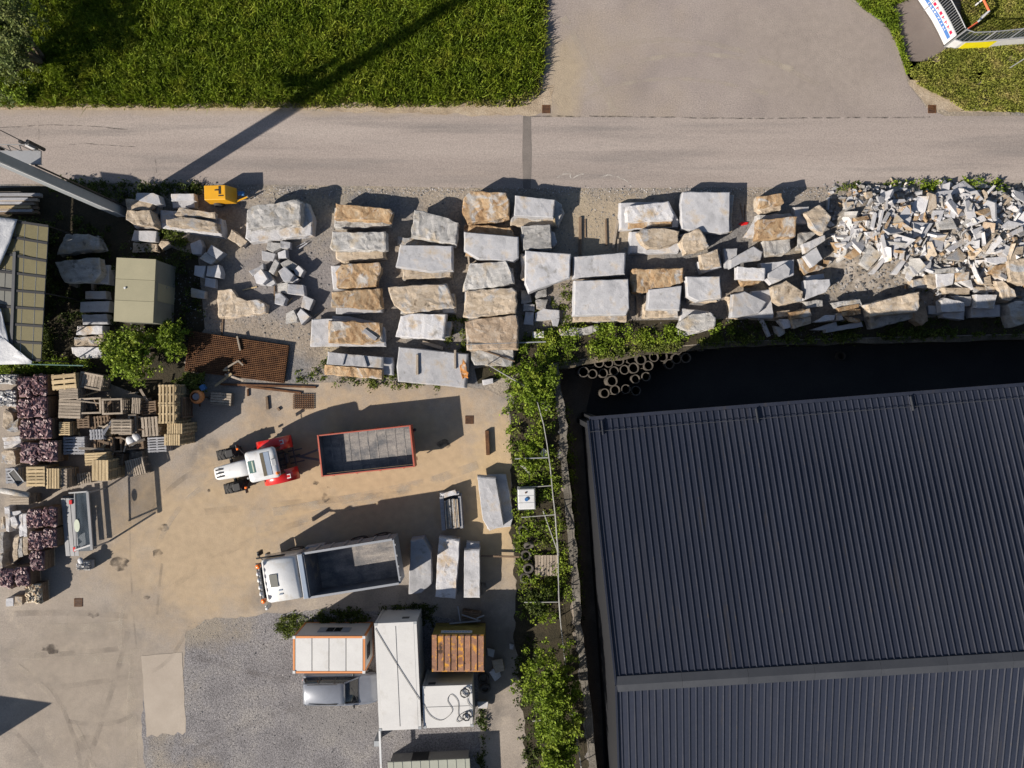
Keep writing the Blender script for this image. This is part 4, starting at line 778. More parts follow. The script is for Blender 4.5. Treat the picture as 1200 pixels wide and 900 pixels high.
mat('chip_dark', [(.13,.125,.125),(.21,.205,.205)], 9, .9, 0, grain=.2, gscale=9, vary=0, island=.5)
def s_heap():
    px, py = random.uniform(965, 1206), random.uniform(212, 358); z = top_at(px, py)
    if z < .03 and random.random() < .6: return None
    p = P(px, py, z); return p.x, p.y, z+.01
chips('stone_chips', 1500, s_heap, .08, .22, 'chip_dark')
def s_yard():
    px = random.uniform(150, 1010); py = random.uniform(222, 440)
    if py > 435-.02*(px-150) or (px > 640 and py > 395): return None
    if noise.noise((px*.02, py*.02, 4)) + random.uniform(-.5, .5) < -.05: return None
    p = P(px, py); return p.x, p.y, .0
chips('gravel_stones', 9000, s_yard, .04, .11, 'chip_dark')
def s_edge():
    px = random.uniform(150, 1000); p = P(px, random.gauss(224, 3)); return p.x, p.y, .006
chips('roadside_gravel', 2200, s_edge, .03, .09, 'chip')
def s_lot():
    px, py = random.uniform(175, 560), random.uniform(728, 900)
    if px < 220 and py < 868: return None
    p = P(px, py); return p.x, p.y, .009
chips('lot_gravel', 9000, s_lot, .025, .07, 'chip_dark')
# ------------------------------------------------------------------ vegetation
def np_mesh(name, V, F, m):
    k = F.shape[1]; me = bpy.data.meshes.new(name); me.vertices.add(len(V)); me.vertices.foreach_set('co', V.astype(np.float32).ravel())
    me.loops.add(F.size); me.loops.foreach_set('vertex_index', F.astype(np.int32).ravel()); me.polygons.add(len(F)); me.polygons.foreach_set('loop_start', np.arange(len(F))*k)
    me.update(calc_edges=True); me.materials.append(G[m]); return me
def leaves_mesh(name, c, smin, smax, m, upb=.35, slim=.55):
    n = len(c); nn = rng.normal(0, 1, (n,3)); nn[:,2] = np.abs(nn[:,2])+upb; nn /= np.linalg.norm(nn, axis=1)[:,None]
    t = np.cross(nn, rng.normal(0,1,(n,3))); t /= np.linalg.norm(t, axis=1)[:,None]; s_ = np.cross(nn, t); L_ = rng.uniform(smin, smax, (n,1)); w_ = L_*slim
    V = np.stack([c-t*L_/2, c+s_*w_/2+t*L_*.05, c+t*L_/2-nn*L_*.1, c-s_*w_/2+t*L_*.05], 1).reshape(-1,3); F = np.arange(n*4).reshape(-1,4); return np_mesh(name, V, F, m)
def grass_mesh(name, base, hmin, hmax, m, wd=.035, lean=.55, dirn=(0,0)):
    n = len(base); L_ = rng.uniform(hmin, hmax, (n,1)); a = rng.uniform(0, 2*np.pi, n); ln = np.abs(rng.normal(0, lean, n))
    tip = base + np.concatenate([np.stack([np.cos(a)*ln+dirn[0], np.sin(a)*ln+dirn[1]], 1), np.ones((n,1))], 1)*L_
    b_ = rng.uniform(0, 2*np.pi, n); s_ = np.stack([np.cos(b_), np.sin(b_), np.zeros(n)], 1)*wd
    mid = base*.4+tip*.6 + np.array([0,0,.06])
    V = np.stack([base-s_*.6, base+s_*.6, mid+s_*.5, tip, mid-s_*.5], 1).reshape(-1,3); F = np.arange(n*5).reshape(-1,5); return np_mesh(name, V, F, m)
def area_points(pl, n, z=0.0, dens=None):
    xs = [p[0] for p in pl]; ys = [p[1] for p in pl]; out = []
    while len(out) < n:
        px, py = random.uniform(min(xs), max(xs)), random.uniform(min(ys), max(ys))
        if not in_poly(px, py, pl): continue
        if dens and noise.noise((px*dens, py*dens, 9))+random.uniform(-.55, .55) < -.05: continue
        p = P(px, py); out.append((p.x, p.y, z))
    return np.array(out)
meadow = [(-40,-110),(642,-110),(636,60),(630,104),(615,112),(612,116),(560,119),(470,122),(420,121),(340,121),(300,120),(200,123),(100,123),(-20,120)]
b_ = area_points(meadow, 100000); b_[:,2] = .01
tf = area_points(meadow, 1900); ix = rng.integers(0, len(tf), 94000); b2 = tf[ix]+np.concatenate([rng.normal(0,.14,(94000,2)), np.zeros((94000,1))], 1)
b_ = np.concatenate([b_, b2]); lift = np.array([.16*max(-.9, noise.noise((q[0]*.9, q[1]*.9, 5)))+.05 for q in b_]); b_[:,2] = np.maximum(0, lift); b_[100000:,2] += .16
tag(obj('meadow_grass', grass_mesh('meadow_grass', b_, .16, .42, 'grass', .030, .8)), 'tall green meadow grass above the road', kind='stuff')
b_ = area_points(meadow, 22000, dens=.035)
tag(obj('meadow_herbs', leaves_mesh('meadow_herbs', b_+np.stack([rng.normal(0,.1,len(b_)), rng.normal(0,.1,len(b_)), rng.uniform(.15,.6,len(b_))], 1), .05, .12, 'grass', .5)), 'broad-leaved herbs among the meadow grass', kind='stuff')
edge = [(-20,114),(300,112),(560,110),(612,104),(628,60),(632,-40),(642,-40),(641,60),(634,110),(615,126),(560,126),(300,127),(-20,126)]
b_ = area_points(edge, 6500, dens=.06); tag(obj('meadow_edge_grass', grass_mesh('meadow_edge_grass', b_, .15, .4, 'grass_dry', .04)), 'dry grass along the meadow edge', kind='stuff')
vg = [(1062,84),(1110,58),(1230,52),(1230,133),(1130,130),(1100,112),(1075,100)]
b_ = area_points(vg, 21000, .02, dens=.05); tag(obj('verge_grass', grass_mesh('verge_grass', b_, .1, .3, 'grass_dry', .04)), 'sunlit yellowish grass verge below the sports fence', kind='stuff')
b_ = area_points([(1125,-30),(1230,-30),(1230,56),(1125,56)], 15000, .01); tag(obj('sports_ground_grass', grass_mesh('sports_ground_grass', b_, .1, .28, 'grass_dry', .04)), 'grass inside the sports cage', kind='stuff')
b_ = area_points([(985,-20),(1010,10),(1035,27),(1042,35),(1052,58),(1062,88),(1064,80),(1052,38),(1050,18),(1042,8),(1052,5),(1075,-5),(1070,-20)], 7000, .01); tag(obj('path_edge_grass', grass_mesh('path_edge_grass', b_, .12, .35, 'leaf', .045)), 'green grass strip beside the footpath', kind='stuff')
def weeds(name, pl, n, h, m, label, smin=.07, smax=.19, dens=.04, z=0.0, stuff=True, hk=1.0):
    c = area_points(pl, max(8, n//16), 0, dens); out = []
    for q in c:
        hh = h*(random.uniform(.6, 1.15) if random.random() < .45 else random.uniform(.08,.3))*(.7+.6*abs(noise.noise((q[0]*.5, q[1]*.5, 3)))); hh = max(hh, .07); k = 22
        r_ = rng.normal(0, 1, (k,3))*np.array([.15,.15,.10])*(.6+hh*.5); r_[:,2] = np.abs(r_[:,2])*-.8+hh; out.append(q+r_)
        r2 = rng.normal(0, 1, (6,3))*np.array([.15,.15,0]); r2[:,2] = rng.uniform(.03, hh, 6); out.append(q+r2)
    c = np.concatenate(out); c[:,2] = np.maximum(c[:,2], .03)+z
    return tag(obj(name, leaves_mesh(name, c, smin, smax, m)), label, kind='stuff')
weeds('weeds', [(598,440),(640,425),(650,470),(656,560),(664,640),(670,720),(640,730),(610,725),(606,640),(600,560),(590,470)], 4300, 1.1, 'leaf', 'rank green weeds along the wire fence')
weeds('weeds', [(598,455),(646,430),(655,560),(668,720),(612,725),(604,600)], 2600, .4, 'leaf_weed', 'low yellowish weeds along the wire fence')
weeds('weeds', [(614,398),(640,388),(700,378),(760,380),(800,385),(850,376),(862,390),(800,398),(740,408),(680,416),(640,424),(600,440),(560,445),(556,432),(600,424)], 4600, .6, 'leaf', 'bright weeds at the front of the stone piles above the pipes')
weeds('weeds', [(655,420),(700,412),(760,403),(850,394),(1000,391),(1200,386),(1200,394),(1000,399),(850,403),(760,412),(700,421),(655,428)], 2600, .35, 'leaf_weed', 'weeds hanging over the retaining wall edge above the pipes')
weeds('weeds', [(855,375),(960,380),(1180,372),(1200,392),(1000,396),(860,398)], 1800, .3, 'leaf_dark', 'dark weeds at the foot of the stones along the hall')
weeds('weeds', [(345,435),(380,425),(460,430),(540,438),(560,452),(520,455),(430,452),(350,450)], 1700, .35, 'leaf_weed', 'weeds between the stone yard and the paved yard')
weeds('weeds', [(520,372),(545,372),(550,425),(525,430)], 600, .4, 'leaf_weed', 'weeds between the two long stone columns')
weeds('weeds', [(612,330),(690,340),(690,385),(615,395)], 700, .3, 'leaf_weed', 'weeds growing in the hollow between stones')
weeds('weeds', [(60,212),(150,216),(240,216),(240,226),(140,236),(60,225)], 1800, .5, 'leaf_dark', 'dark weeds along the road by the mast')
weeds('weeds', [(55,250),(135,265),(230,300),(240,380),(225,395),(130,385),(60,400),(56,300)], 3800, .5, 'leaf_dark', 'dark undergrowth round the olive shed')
weeds('weeds', [(186,265),(212,268),(220,290),(195,290)], 500, .5, 'leaf_weed', 'leafy tuft below the long tan block')
weeds('weeds', [(0,415),(110,425),(110,437),(0,438)], 2200, .8, 'leaf', 'bright hedge growth behind the pallet stacks')
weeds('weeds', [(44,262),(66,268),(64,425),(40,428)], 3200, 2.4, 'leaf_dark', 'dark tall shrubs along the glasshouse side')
weeds('weeds', [(45,360),(62,370),(62,425),(40,428)], 900, 1.2, 'leaf_weed', 'tall weeds at the glass roof corner')
weeds('weeds', [(322,728),(345,718),(378,716),(372,740),(345,748),(325,745)], 1500, .16, 'leaf_weed', 'sunlit grassy patch beside the site office', .06, .14)
weeds('weeds', [(375,718),(440,710),(510,708),(510,735),(440,730),(375,735)], 2000, .35, 'leaf_dark', 'dark weeds behind the containers')
weeds('weeds', [(560,830),(570,830),(568,900),(560,900)], 350, .4, 'leaf_dark', 'weeds beside the small white container')
weeds('weeds', [(600,760),(625,740),(640,900),(615,900),(606,830)], 1200, .5, 'leaf_dark', 'weeds under the green tree')
weeds('weeds', [(654,480),(668,480),(676,600),(684,720),(672,720),(662,600)], 2600, 1.7, 'leaf', 'green growth in the sunken yard along the foot of the wall', z=PITZ)
weeds('weeds', [(656,490),(662,490),(684,720),(680,800),(672,720)], 2200, 1.2, 'leaf_dark', 'dark weeds in the sunken yard below the fence wall', z=PITZ)
weeds('weeds', [(1045,214),(1200,212),(1200,226),(1110,228),(1045,224)], 1300, .45, 'leaf', 'bright weeds between the road and the rubble heap')
weeds('weeds', [(975,216),(1050,216),(1050,224),(975,222)], 300, .3, 'leaf_weed', 'sparse weeds at the rubble heap corner')
weeds('weeds', [(1060,305),(1130,300),(1140,345),(1070,350)], 350, .35, 'leaf_weed', 'weeds sprouting at the foot of the rubble heap')
def scrub(label, px, py, r, h, n, m, name='bush', cat='bush', lobes=7, z0=0.0, smin=.09, smax=.22, trunk=True, squash=1.0, ry=None, lean=(0,0)):
    base = P(px, py, 0); t = thing(name, label, cat, (base.x, base.y, z0)); ry = ry or r; out = []; stems = MB()
    for k in range(lobes):
        a = 2*math.pi*k/lobes+random.uniform(-.4,.4); d_ = random.uniform(.25, .75) if k else 0
        cx, cy, cz = math.cos(a)*r*d_+lean[0], math.sin(a)*ry*d_+lean[1], h*random.uniform(.5, .78); lr = r*random.uniform(.32, .55)
        for c_ in range(max(4, n//(lobes*24))):
            u = rng.normal(0,1,3); u /= np.linalg.norm(u); u[2] = abs(u[2])*1.2-.35; rr = lr*random.uniform(.5, 1.25)
            p = np.array([cx+u[0]*rr, cy+u[1]*rr*ry/r, min(h*1.05, max(.15, cz+u[2]*rr*.8*squash))])
            out.append(p+rng.normal(0, 1, (26,3))*np.array([.11,.11,.08])*(.5+lr*.5))
        stems.tube([(lean[0]*.2+math.cos(a)*.08, lean[1]*.2+math.sin(a)*.08, -.05), (cx*.45, cy*.45, cz*.5), (cx, cy, cz)], [.07*h/2.5+.02, .045*h/2.5+.012, .015], 6)
    c = np.concatenate(out); obj('crown' if name.endswith('tree') else 'foliage', leaves_mesh('foliage', c, smin, smax, m), t)
    stems.obj('trunk' if name.endswith('tree') else 'stem', G['bark'], t); return t
scrub('big leafy green tree between the fence and the dark hall', 648, 800, 2.0, 3.6, 9500, 'leaf', 'broadleaf_tree', 'tree', 11, ry=3.0)
scrub('smaller green tree at the bottom edge by the fence', 655, 868, 1.5, 2.4, 4200, 'leaf', 'broadleaf_tree', 'tree', 8, ry=1.6)
scrub('bright bush below the olive shed', 165, 412, 2.2, 2.0, 6500, 'leaf', lobes=10, ry=1.5)
scrub('bush right of the olive shed reaching to the rusty mesh', 212, 400, 1.1, 1.6, 2600, 'leaf', lobes=6, ry=1.4)
scrub('small bush at the left corner of the rusty mesh', 232, 447, 1.0, .8, 1300, 'leaf_weed', lobes=6, ry=.5)
scrub('thick bush at the corner of the two retaining walls', 628, 452, 1.3, 1.5, 3600, 'leaf', lobes=8, ry=1.5)
scrub('bush beside the fence level with the leaning slab', 622, 528, .75, 1.2, 1600, 'leaf', lobes=6, ry=1.3)
0 and scrub('low bush under the metal outrigger bars', 628, 625, .9, 1.1, 1900, 'leaf_weed', lobes=6, ry=1.1)
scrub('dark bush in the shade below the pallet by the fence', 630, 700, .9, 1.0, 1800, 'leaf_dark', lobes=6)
scrub('tall grey-green tree in the top left corner', 52, 72, 2.3, 4.6, 11000, 'leaf_grey', 'grey_tree', 'tree', 10, ry=3.4, smin=.08, smax=.22)
scrub('yellow-green shrub under the tall grey-green tree by the road', 30, 118, .9, 1.0, 1500, 'leaf', lobes=5, ry=.4)
# ------------------------------------------------------------------ timber, pallets, crates
def beam(name, c, a, b_, wd, z0, z1, m, label, cat='timber', group=None):
    A, B = CP(c, *a, z1), CP(c, *b_, z1); mb = MB(); mid = (A+B)/2; L_ = (B-A).length; ang = math.atan2(B.y-A.y, B.x-A.x)
    mb.box(-L_/2, -wd/2, 0, L_/2, wd/2, z1-z0); o = mb.obj(name, G[m]); bevel(o, .008, 1); o.location = (mid.x, mid.y, z0); o.rotation_euler = (0,0,ang); return tag(o, label, cat, group)
BEAMS = [('F',(120,325),(120,590),.16,0,.14,'wood_brown','dark timber bearer on bare ground, left of three'),('F',(300,340),(305,525),.10,0,.1,'wood_brown','thin dark lath on the bare ground below the road'),
 ('F',(385,345),(352,545),.14,0,.14,'wood_old','slanting timber bearer on the bare ground'),('F',(388,480),(382,575),.1,0,.12,'wood_old','short timber stub beside the slanting bearer'),('F',(155,340),(158,470),.06,0,.06,'wood_brown','thin stick next to the left timber bearer'),
 ('C',(325,570),(305,645),.1,1.0,1.1,'wood_grey','left stick lying across the sawn slab above the trailer'),('C',(452,580),(478,660),.1,1.0,1.1,'wood_grey','right stick lying across the sawn slab above the trailer'),
 ('C',(458,400),(545,465),.24,1.1,1.16,'wood_grey','short grey plank on the ochre ridged block'),('C',(832,572),(832,715),.14,.7,.82,'wood_old','left timber on the largest whitish slab'),('C',(1100,540),(1100,672),.12,.7,.82,'wood_old','right timber on the largest whitish slab'),
 ('C',(870,485),(1015,530),.2,.1,.25,'wood_old','tan plank lying before the largest whitish slab'),('C',(230,240),(590,240),.12,.0,.08,'wood_old','bearer peeping out under the orange veined block'),
 ('G',(487,210),(490,350),.1,0,.12,'wood_old','upright bearer left of the white sawn slab'),('D',(775,320),(780,380),.1,.6,.75,'wood','small ochre wedge of wood at the sawn slab by the road'),('D',(172,595),(178,655),.1,.3,.7,'wood_old','wood chock under the dark ochre block'),
 ('N',(605,275),(610,335),.14,0,.35,'wood_old','right bearer under the big grey pentagon stone'),('N',(455,290),(510,312),.2,0,.3,'wood_old','left bearer under the big grey pentagon stone'),
 ('H',(910,185),(905,275),.1,0,.3,'alu','pale stake near the road before the rubble heap'),('H',(285,230),(305,330),.05,0,.04,'wood_brown','first dark rod beside the red rag'),('H',(318,240),(316,350),.05,0,.04,'wood_brown','second dark rod beside the red rag'),
 ('Q',(275,330),(280,405),.06,0,.06,'wood_brown','stick poking out above the rusty mesh'),('Q',(380,415),(402,510),.1,.3,.38,'wood_old','pale stick on the rusty mesh'),('Q',(298,632),(388,578),.1,.35,.43,'wood_old','left arm of the bent wood strip on the mesh'),('Q',(385,575),(420,608),.1,.35,.43,'wood_old','right arm of the bent wood strip on the mesh'),
 ('Q',(235,745),(345,662),.13,.3,.4,'wood','longest pale lath at the lower edge of the mesh'),('Q',(300,668),(425,710),.12,.25,.33,'wood_old','second pale lath crossing the longest one'),('Q',(320,655),(390,700),.1,.2,.28,'wood_old','short pale lath under the crossing laths'),('Q',(288,640),(330,640),.1,.33,.4,'wood','stub of lath beside the bent strip'),
 ('Q',(270,733),(900,752),.12,0,.12,'rust','long rusty steel beam along the yard edge'),('Q',(440,748),(805,790),.12,0,.1,'rust','second rusty steel beam lying askew at the yard edge'),('Q',(450,765),(452,812),.1,0,.1,'rust','short rusty steel stub under the beams'),
 ('Q',(575,815),(582,900),.14,0,.12,'wood_brown','dark timber pointing from the rusty beams to the tractor'),('Q',(645,888),(660,905),.12,0,.12,'wood_brown','tip of a dark timber near the grating'),
 ('W',(398,125),(403,228),.22,0,.25,'rust','rusty brown beam standing alone in the sandy yard'),('W',(372,654),(535,658),.1,.25,.35,'wood_brown','dark pole across the shaded yard by the tyres'),
 ('E',(155,562),(515,550),.05,1.06,1.1,'steel','dark rod lying over the brown pitted block'),('E',(515,550),(718,543),.07,.45,.52,'alu','pale pole reaching into the weeds'),('E',(265,600),(500,682),.07,.52,.58,'wood_brown','thin dark pole on the jagged light grey block'),
 ('A',(508,575),(508,665),.08,0,.07,'wood_brown','brown lath in front of the cube heap'),('A',(645,360),(700,325),.08,.1,.16,'wood_grey','upper dark lath at the right of the cube heap'),('A',(640,345),(690,318),.05,.1,.14,'wood_grey','lower dark lath at the right of the cube heap'),('A',(580,680),(612,645),.06,.05,.1,'wood','short curved strip among the cubes'),
 ('A',(320,600),(405,580),.08,0,.06,'wood','tan lath above the L-shaped slab'),('A',(205,765),(200,865),.08,0,.06,'wood_brown','brown lath below the L-shaped slab'),('A',(700,775),(810,708),.05,0,.05,'wood_old','thin rod right of the cube heap')]
for c, a, b_, wd, z0, z1, m, lab in BEAMS: beam('timber' if 'wood' in m else 'metal_bar', c, a, b_, wd, z0, z1, m, lab, 'timber' if 'wood' in m else 'bar')
o = block('rag', [cp('H', *q) for q in [(275,375),(300,360),(345,362),(335,378),(300,384)]], 0, .07, 'r', 'small bright red rag on the ground beside two rods', 'rag', .02); o.data.materials[0] = G['red_paint']
o = block('orange_cloth', [cp('C', *q) for q in [(1130,655),(1148,640),(1155,605),(1172,640),(1180,690),(1196,705),(1190,735),(1165,728),(1150,742),(1142,700)]], .7, .76, 'r', 'orange scrap lying on the corner of the largest whitish slab', 'scrap', .06); o.data.materials[0] = G['orange_stain']
PM = {}
def slatmesh(L_, wd, th, m, nm='slat'):
    k = (round(L_, 2), round(wd, 3), round(th, 3), m, nm)
    if k not in PM: PM[k] = MB().box(-L_/2, -wd/2, 0, L_/2, wd/2, th).mesh(nm, G[m])
    return PM[k]
def pallet(loc, rz, L_, W_, m, label, group, nsl=6, cover=.72, name='pallet'):
    t = thing(name, label, 'pallet', loc, rz, group); sw = W_/nsl
    for i in range(nsl):
        o = obj('slat', slatmesh(L_, sw*cover, .022, m), t, (random.uniform(-.006,.006), -W_/2+sw*(i+.5), .12))
    for x in (-L_/2+.06, 0, L_/2-.06): obj('bearer', slatmesh(.1, W_, .098, m, 'bearer'), t, (x, 0, .022))
    for y in (-W_/2+.06, 0, W_/2-.06): obj('bottom_board', slatmesh(L_, .1, .022, m, 'bottom_board'), t, (0, y, 0))
    return t
def pstack(c, u0, v0, u1, v1, zt, tone, dr, desc, rot=0, nsl=6, cover=.72):
    zt = zt*1.3 if c in 'pRb' and zt < 1.6 else zt
    s_ = CROP[c][2]; k = S*(H-zt)/H/s_; w_, h_ = (u1-u0)*k, (v1-v0)*k; p = CP(c, (u0+u1)/2, (v0+v1)/2, zt); n = max(1, round(zt/.146)); dz = zt/n
    L_, W_ = (w_, h_) if dr == 'h' else (h_, w_)
    for i in range(n):
        top = i == n-1
        pallet((p.x+(0 if top else random.uniform(-.02,.02)), p.y+(0 if top else random.uniform(-.02,.02)), i*dz), R(rot)+(0 if dr == 'h' else math.pi/2)+(0 if top else random.uniform(-.03,.03)), L_, W_, tone,
               (f'{desc}' if n == 1 else f'top pallet of {desc}') if top else f'lower pallet in {desc}', 'stacked wooden pallets', nsl, cover)
PS = [('p',570,125,690,262,2.1,'wood','v','the tall pale stack next to the mixer, upper half',0,5,.55),('p',570,264,690,398,2.1,'wood','v','the tall pale stack next to the mixer, lower half',0,5,.55),
 ('p',632,398,742,470,1.5,'wood','v','the narrow-slatted stack by the mixer shadow, upper part',0,7,.7),('p',612,474,725,552,1.5,'wood','v','the narrow-slatted stack by the mixer shadow, lower part',0,7,.75),
 ('p',452,352,572,488,.9,'wood_old','v','the weathered stack left of the tall pale stack',4,5,.7),('p',498,492,628,600,.75,'wood_grey','h','the bluish grey stack below the weathered one',3,6,.6),
 ('p',345,645,475,765,.6,'wood_old','v','the tilted stack sunlit on its lower half, alone on the concrete',14,8,.65),('p',104,655,222,800,1.35,'wood','v','the tall stack with wide pale boards',0,5,.85),
 ('p',55,602,208,692,1.05,'wood','h','the pale stack behind the one with wide boards',3,5,.8),('p',240,368,384,472,1.0,'wood_old','h','the brown stack with crossed planks in the middle of the pallets',0,5,.7),
 ('p',88,440,190,510,.9,'wood_grey','v','the whitish small pallet stack in the middle',3,5,.6),('p',92,345,228,430,.6,'wood_brown','v','the dark shaded stack in the middle of the pallets',6,6,.5),
 ('R',340,100,500,205,1.0,'wood','h','the broken pale pallets leaning nearest the porphyry bundles',5,3,.7),('R',388,190,512,270,.95,'wood_old','h','the grey-brown pile below the broken pale pallets',3,7,.85),('R',386,272,530,396,.9,'wood_old','h','the wide weathered board pile',-2,6,.85),
 ('R',388,418,460,508,.75,'wood','h','the small yellowish stack below the weathered boards',0,7,.65),('R',416,516,556,634,.6,'wood_grey','h','the bluish slatted stack in the middle',1,6,.7),
 ('R',172,712,294,846,1.05,'wood','h','the pale square stack below the lowest porphyry bundles',1,6,.75),('R',302,726,392,858,1.0,'wood','v','the pale stack with upright boards beside the square one',0,5,.7),('R',398,728,440,856,.9,'wood_old','h','the narrow notched stack beside the pale upright boards',0,6,.5),
 ('R',36,722,120,825,.7,'wood_grey','h','the grey slats under the black tray',2,5,.7),('b',115,705,335,815,.9,'wood_old','h','the pale grey stack under a round log',0,4,.9),
 ('p',0,745,100,820,.45,'wood_old','v','the broken scattered pallets by the concrete',8,6,.5),('Q',205,788,340,872,.5,'wood_old','h','the small stack right of the orange mixer',-4,5,.8),
 ('Y',355,480,497,608,.25,'wood_old','v','the single brown pallet leaning at the fence',0,8,.85),('p',0,495,50,615,.6,'wood_grey','h','the bluish stack at the edge of the paved gap',0,6,.7),
 ('q',232,95,355,150,.5,'wood_brown','h','the dark shaded pallet behind the rusty container',-8,5,.6)]
PS += [('p',0,345,86,430,.7,'wood_brown','h','the dark stack left of the shaded middle stack',3,5,.6),('p',228,606,326,690,.5,'wood_brown','h','the low brown stack right of the wide-board stack',-6,6,.6),('p',384,592,462,636,.3,'wood_old','h','the low stack above the tilted one',5,5,.6),
 ('p',452,240,556,340,.6,'wood_brown','h','the shaded stack left of the tall pale stack',4,6,.6),('p',384,218,446,328,.8,'wood_old','v','the narrow stack right of the pale-framed crate',-3,5,.6),('p',194,432,238,486,.7,'wood','h','the little pale stack between the two middle crates',8,4,.6)]
for a in PS: pstack(*a)
def crate(c, u0, v0, u1, v1, zt, m, label, rot=0, lid=False):
    s_ = CROP[c][2]; k = S*(H-zt)/H/s_; w_, h_ = (u1-u0)*k, (v1-v0)*k; p = CP(c, (u0+u1)/2, (v0+v1)/2, zt); t = thing('wooden_crate', label, 'crate', (p.x, p.y, 0), R(rot))
    for sx in (-1,1):
        for sy in (-1,1): obj('post', slatmesh(.09, .09, zt, m, 'post'), t, (sx*(w_/2-.045), sy*(h_/2-.045), 0))
    nb = max(2, int(zt/.2))
    for i in range(nb):
        z = .06+i*(zt-.1)/nb
        for sy in (-1,1): obj('side_board', slatmesh(w_-.19, .025, .13, m, 'side_board'), t, (0, sy*(h_/2-.03), z))
        for sx in (-1,1): obj('side_board', slatmesh(.025, h_-.19, .13, m, 'side_board'), t, (sx*(w_/2-.03), 0, z))
    for sy in (-1,1): obj('top_rail', slatmesh(w_, .1, .03, m, 'top_rail'), t, (0, sy*(h_/2-.05), zt+.002))
    for sx in (-1,1): obj('top_rail', slatmesh(.1, h_-.21, .03, m, 'top_rail'), t, (sx*(w_/2-.05), 0, zt+.002))
    n = 6
    for i in range(n): obj('floor_board', slatmesh((w_-.2)/n*.85, h_-.2, .03, m, 'floor_board'), t, (-w_/2+.1+(w_-.2)/n*(i+.5), 0, zt*.3 if not lid else zt-.05))
    return t
crate('p', 18, 45, 180, 155, 1.0, 'wood_old', 'closed wooden box with board lid under the big bush', -11, True)
crate('p', 2, 218, 172, 330, 1.1, 'wood_old', 'open grey crate with a tyre inside among the pallets', 2); crate('p', 178, 222, 322, 334, 1.2, 'wood_old', 'open pale-framed crate right of the crate with the tyre', 2)
crate('p', 122, 494, 250, 596, .9, 'wood_brown', 'open crate with dark inside above the tall wide-board stack', 2); crate('p', 345, 500, 470, 580, .8, 'wood_brown', 'brown crate carrying white sacks in the middle of the pallets', 5, True)
crate('p', 365, 335, 420, 462, 1.0, 'wood_old', 'narrow tall slatted crate beside the brown pallet stack', 2); crate('p', 255, 492, 318, 600, .8, 'wood_brown', 'dark narrow slatted crate next to the brown crate with sacks', 3)
crate('p', 695, 215, 745, 360, 1.4, 'wood_brown', 'dark shaded crate right behind the tall pale pallet stack', 0)
def sack(c, u, v, z, r, m, label, name='sack', cat='sack', sq=.6):
    p = CP(c, u, v, z); mb = MB(); mb.lathe([(.02,-.5*sq*2),(.7,-.45*sq*2),(1,-.1),(.95,.2),(.6,.5*sq*2),(.02,.55*sq*2)], 14); vv = [(a*r*(1+.2*noise.noise((a*2,b_*2,c_*3+u))), b_*r*.8*(1+.2*noise.noise((a*2,b_*2+v,c_*3))), c_*r*.6) for a, b_, c_ in mb.v]
    o = obj(name, mesh(name, vv, mb.f, G[m], True), None, (p.x, p.y, z+r*.3)); o.rotation_euler = (0,0,random.uniform(0,3)); return tag(o, label, cat)
sack('p', 385, 520, .83, .32, 'tarp_white', 'left white sack on the brown crate'); sack('p', 425, 495, .83, .28, 'tarp_white', 'right white sack on the brown crate')
mb = MB(); mb.lathe([(.30,-.1),(.42,-.1),(.46,0),(.42,.1),(.30,.1),(.26,0),(.30,-.1)], 20); o = mb.obj('tyre', G['tyre'], smooth=True); p = CP('p', 75, 280, .9); o.location = (p.x, p.y, .55); tag(o, 'black tyre lying in the open grey crate', 'tyre')
# black tray on grey slats, round log
o = MB().box(-.42,-.18,0,.42,.18,.06).obj('tray', G['black_plastic']); p = CP('b', 215, 490, .8); o.location = (p.x, p.y, .93); o.rotation_euler = (0,0,R(-52)); tag(o, 'black tray with pale rim lying askew on grey slats', 'tray')
r_ = MB(); [r_.box(*q) for q in ((-.47,-.23,0,.47,-.182,.09),(-.47,.182,0,.47,.23,.09),(-.47,-.18,0,-.422,.18,.09),(.422,-.18,0,.47,.18,.09))]; r_.obj('rim', G['alu'], o)
a, b_ = CP('b', 50, 640, 1.1), CP('b', 370, 690, 1.1); o = MB().tube([(a.x,a.y,1.34),((a.x+b_.x)/2,(a.y+b_.y)/2,1.35),(b_.x,b_.y,1.34)], [.16,.18,.15], 10).obj('log', G['r'], smooth=True); tag(o, 'round grey stone column lying on the pale grey stack', 'column')
rs = random.Random(11)
for i in range(34):
    u, v_, z = rs.uniform(0,480), rs.uniform(180,620), rs.uniform(.4,1.15); pp = CP('p', u, v_, z); L_ = rs.uniform(.5,1.3)
    o = obj('loose_board', slatmesh(round(L_,1), rs.choice((.08,.1,.14)), .025, rs.choice(('wood','wood_old','wood_old','wood_brown','wood_grey')), 'loose_board'), None, (pp.x, pp.y, z), (rs.gauss(0,.15), rs.gauss(0,.2), rs.choice((0,1.57))+rs.gauss(0,.35))); tag(o, 'loose broken board jumbled among the pallet stacks', 'board', 'loose boards among the pallets')
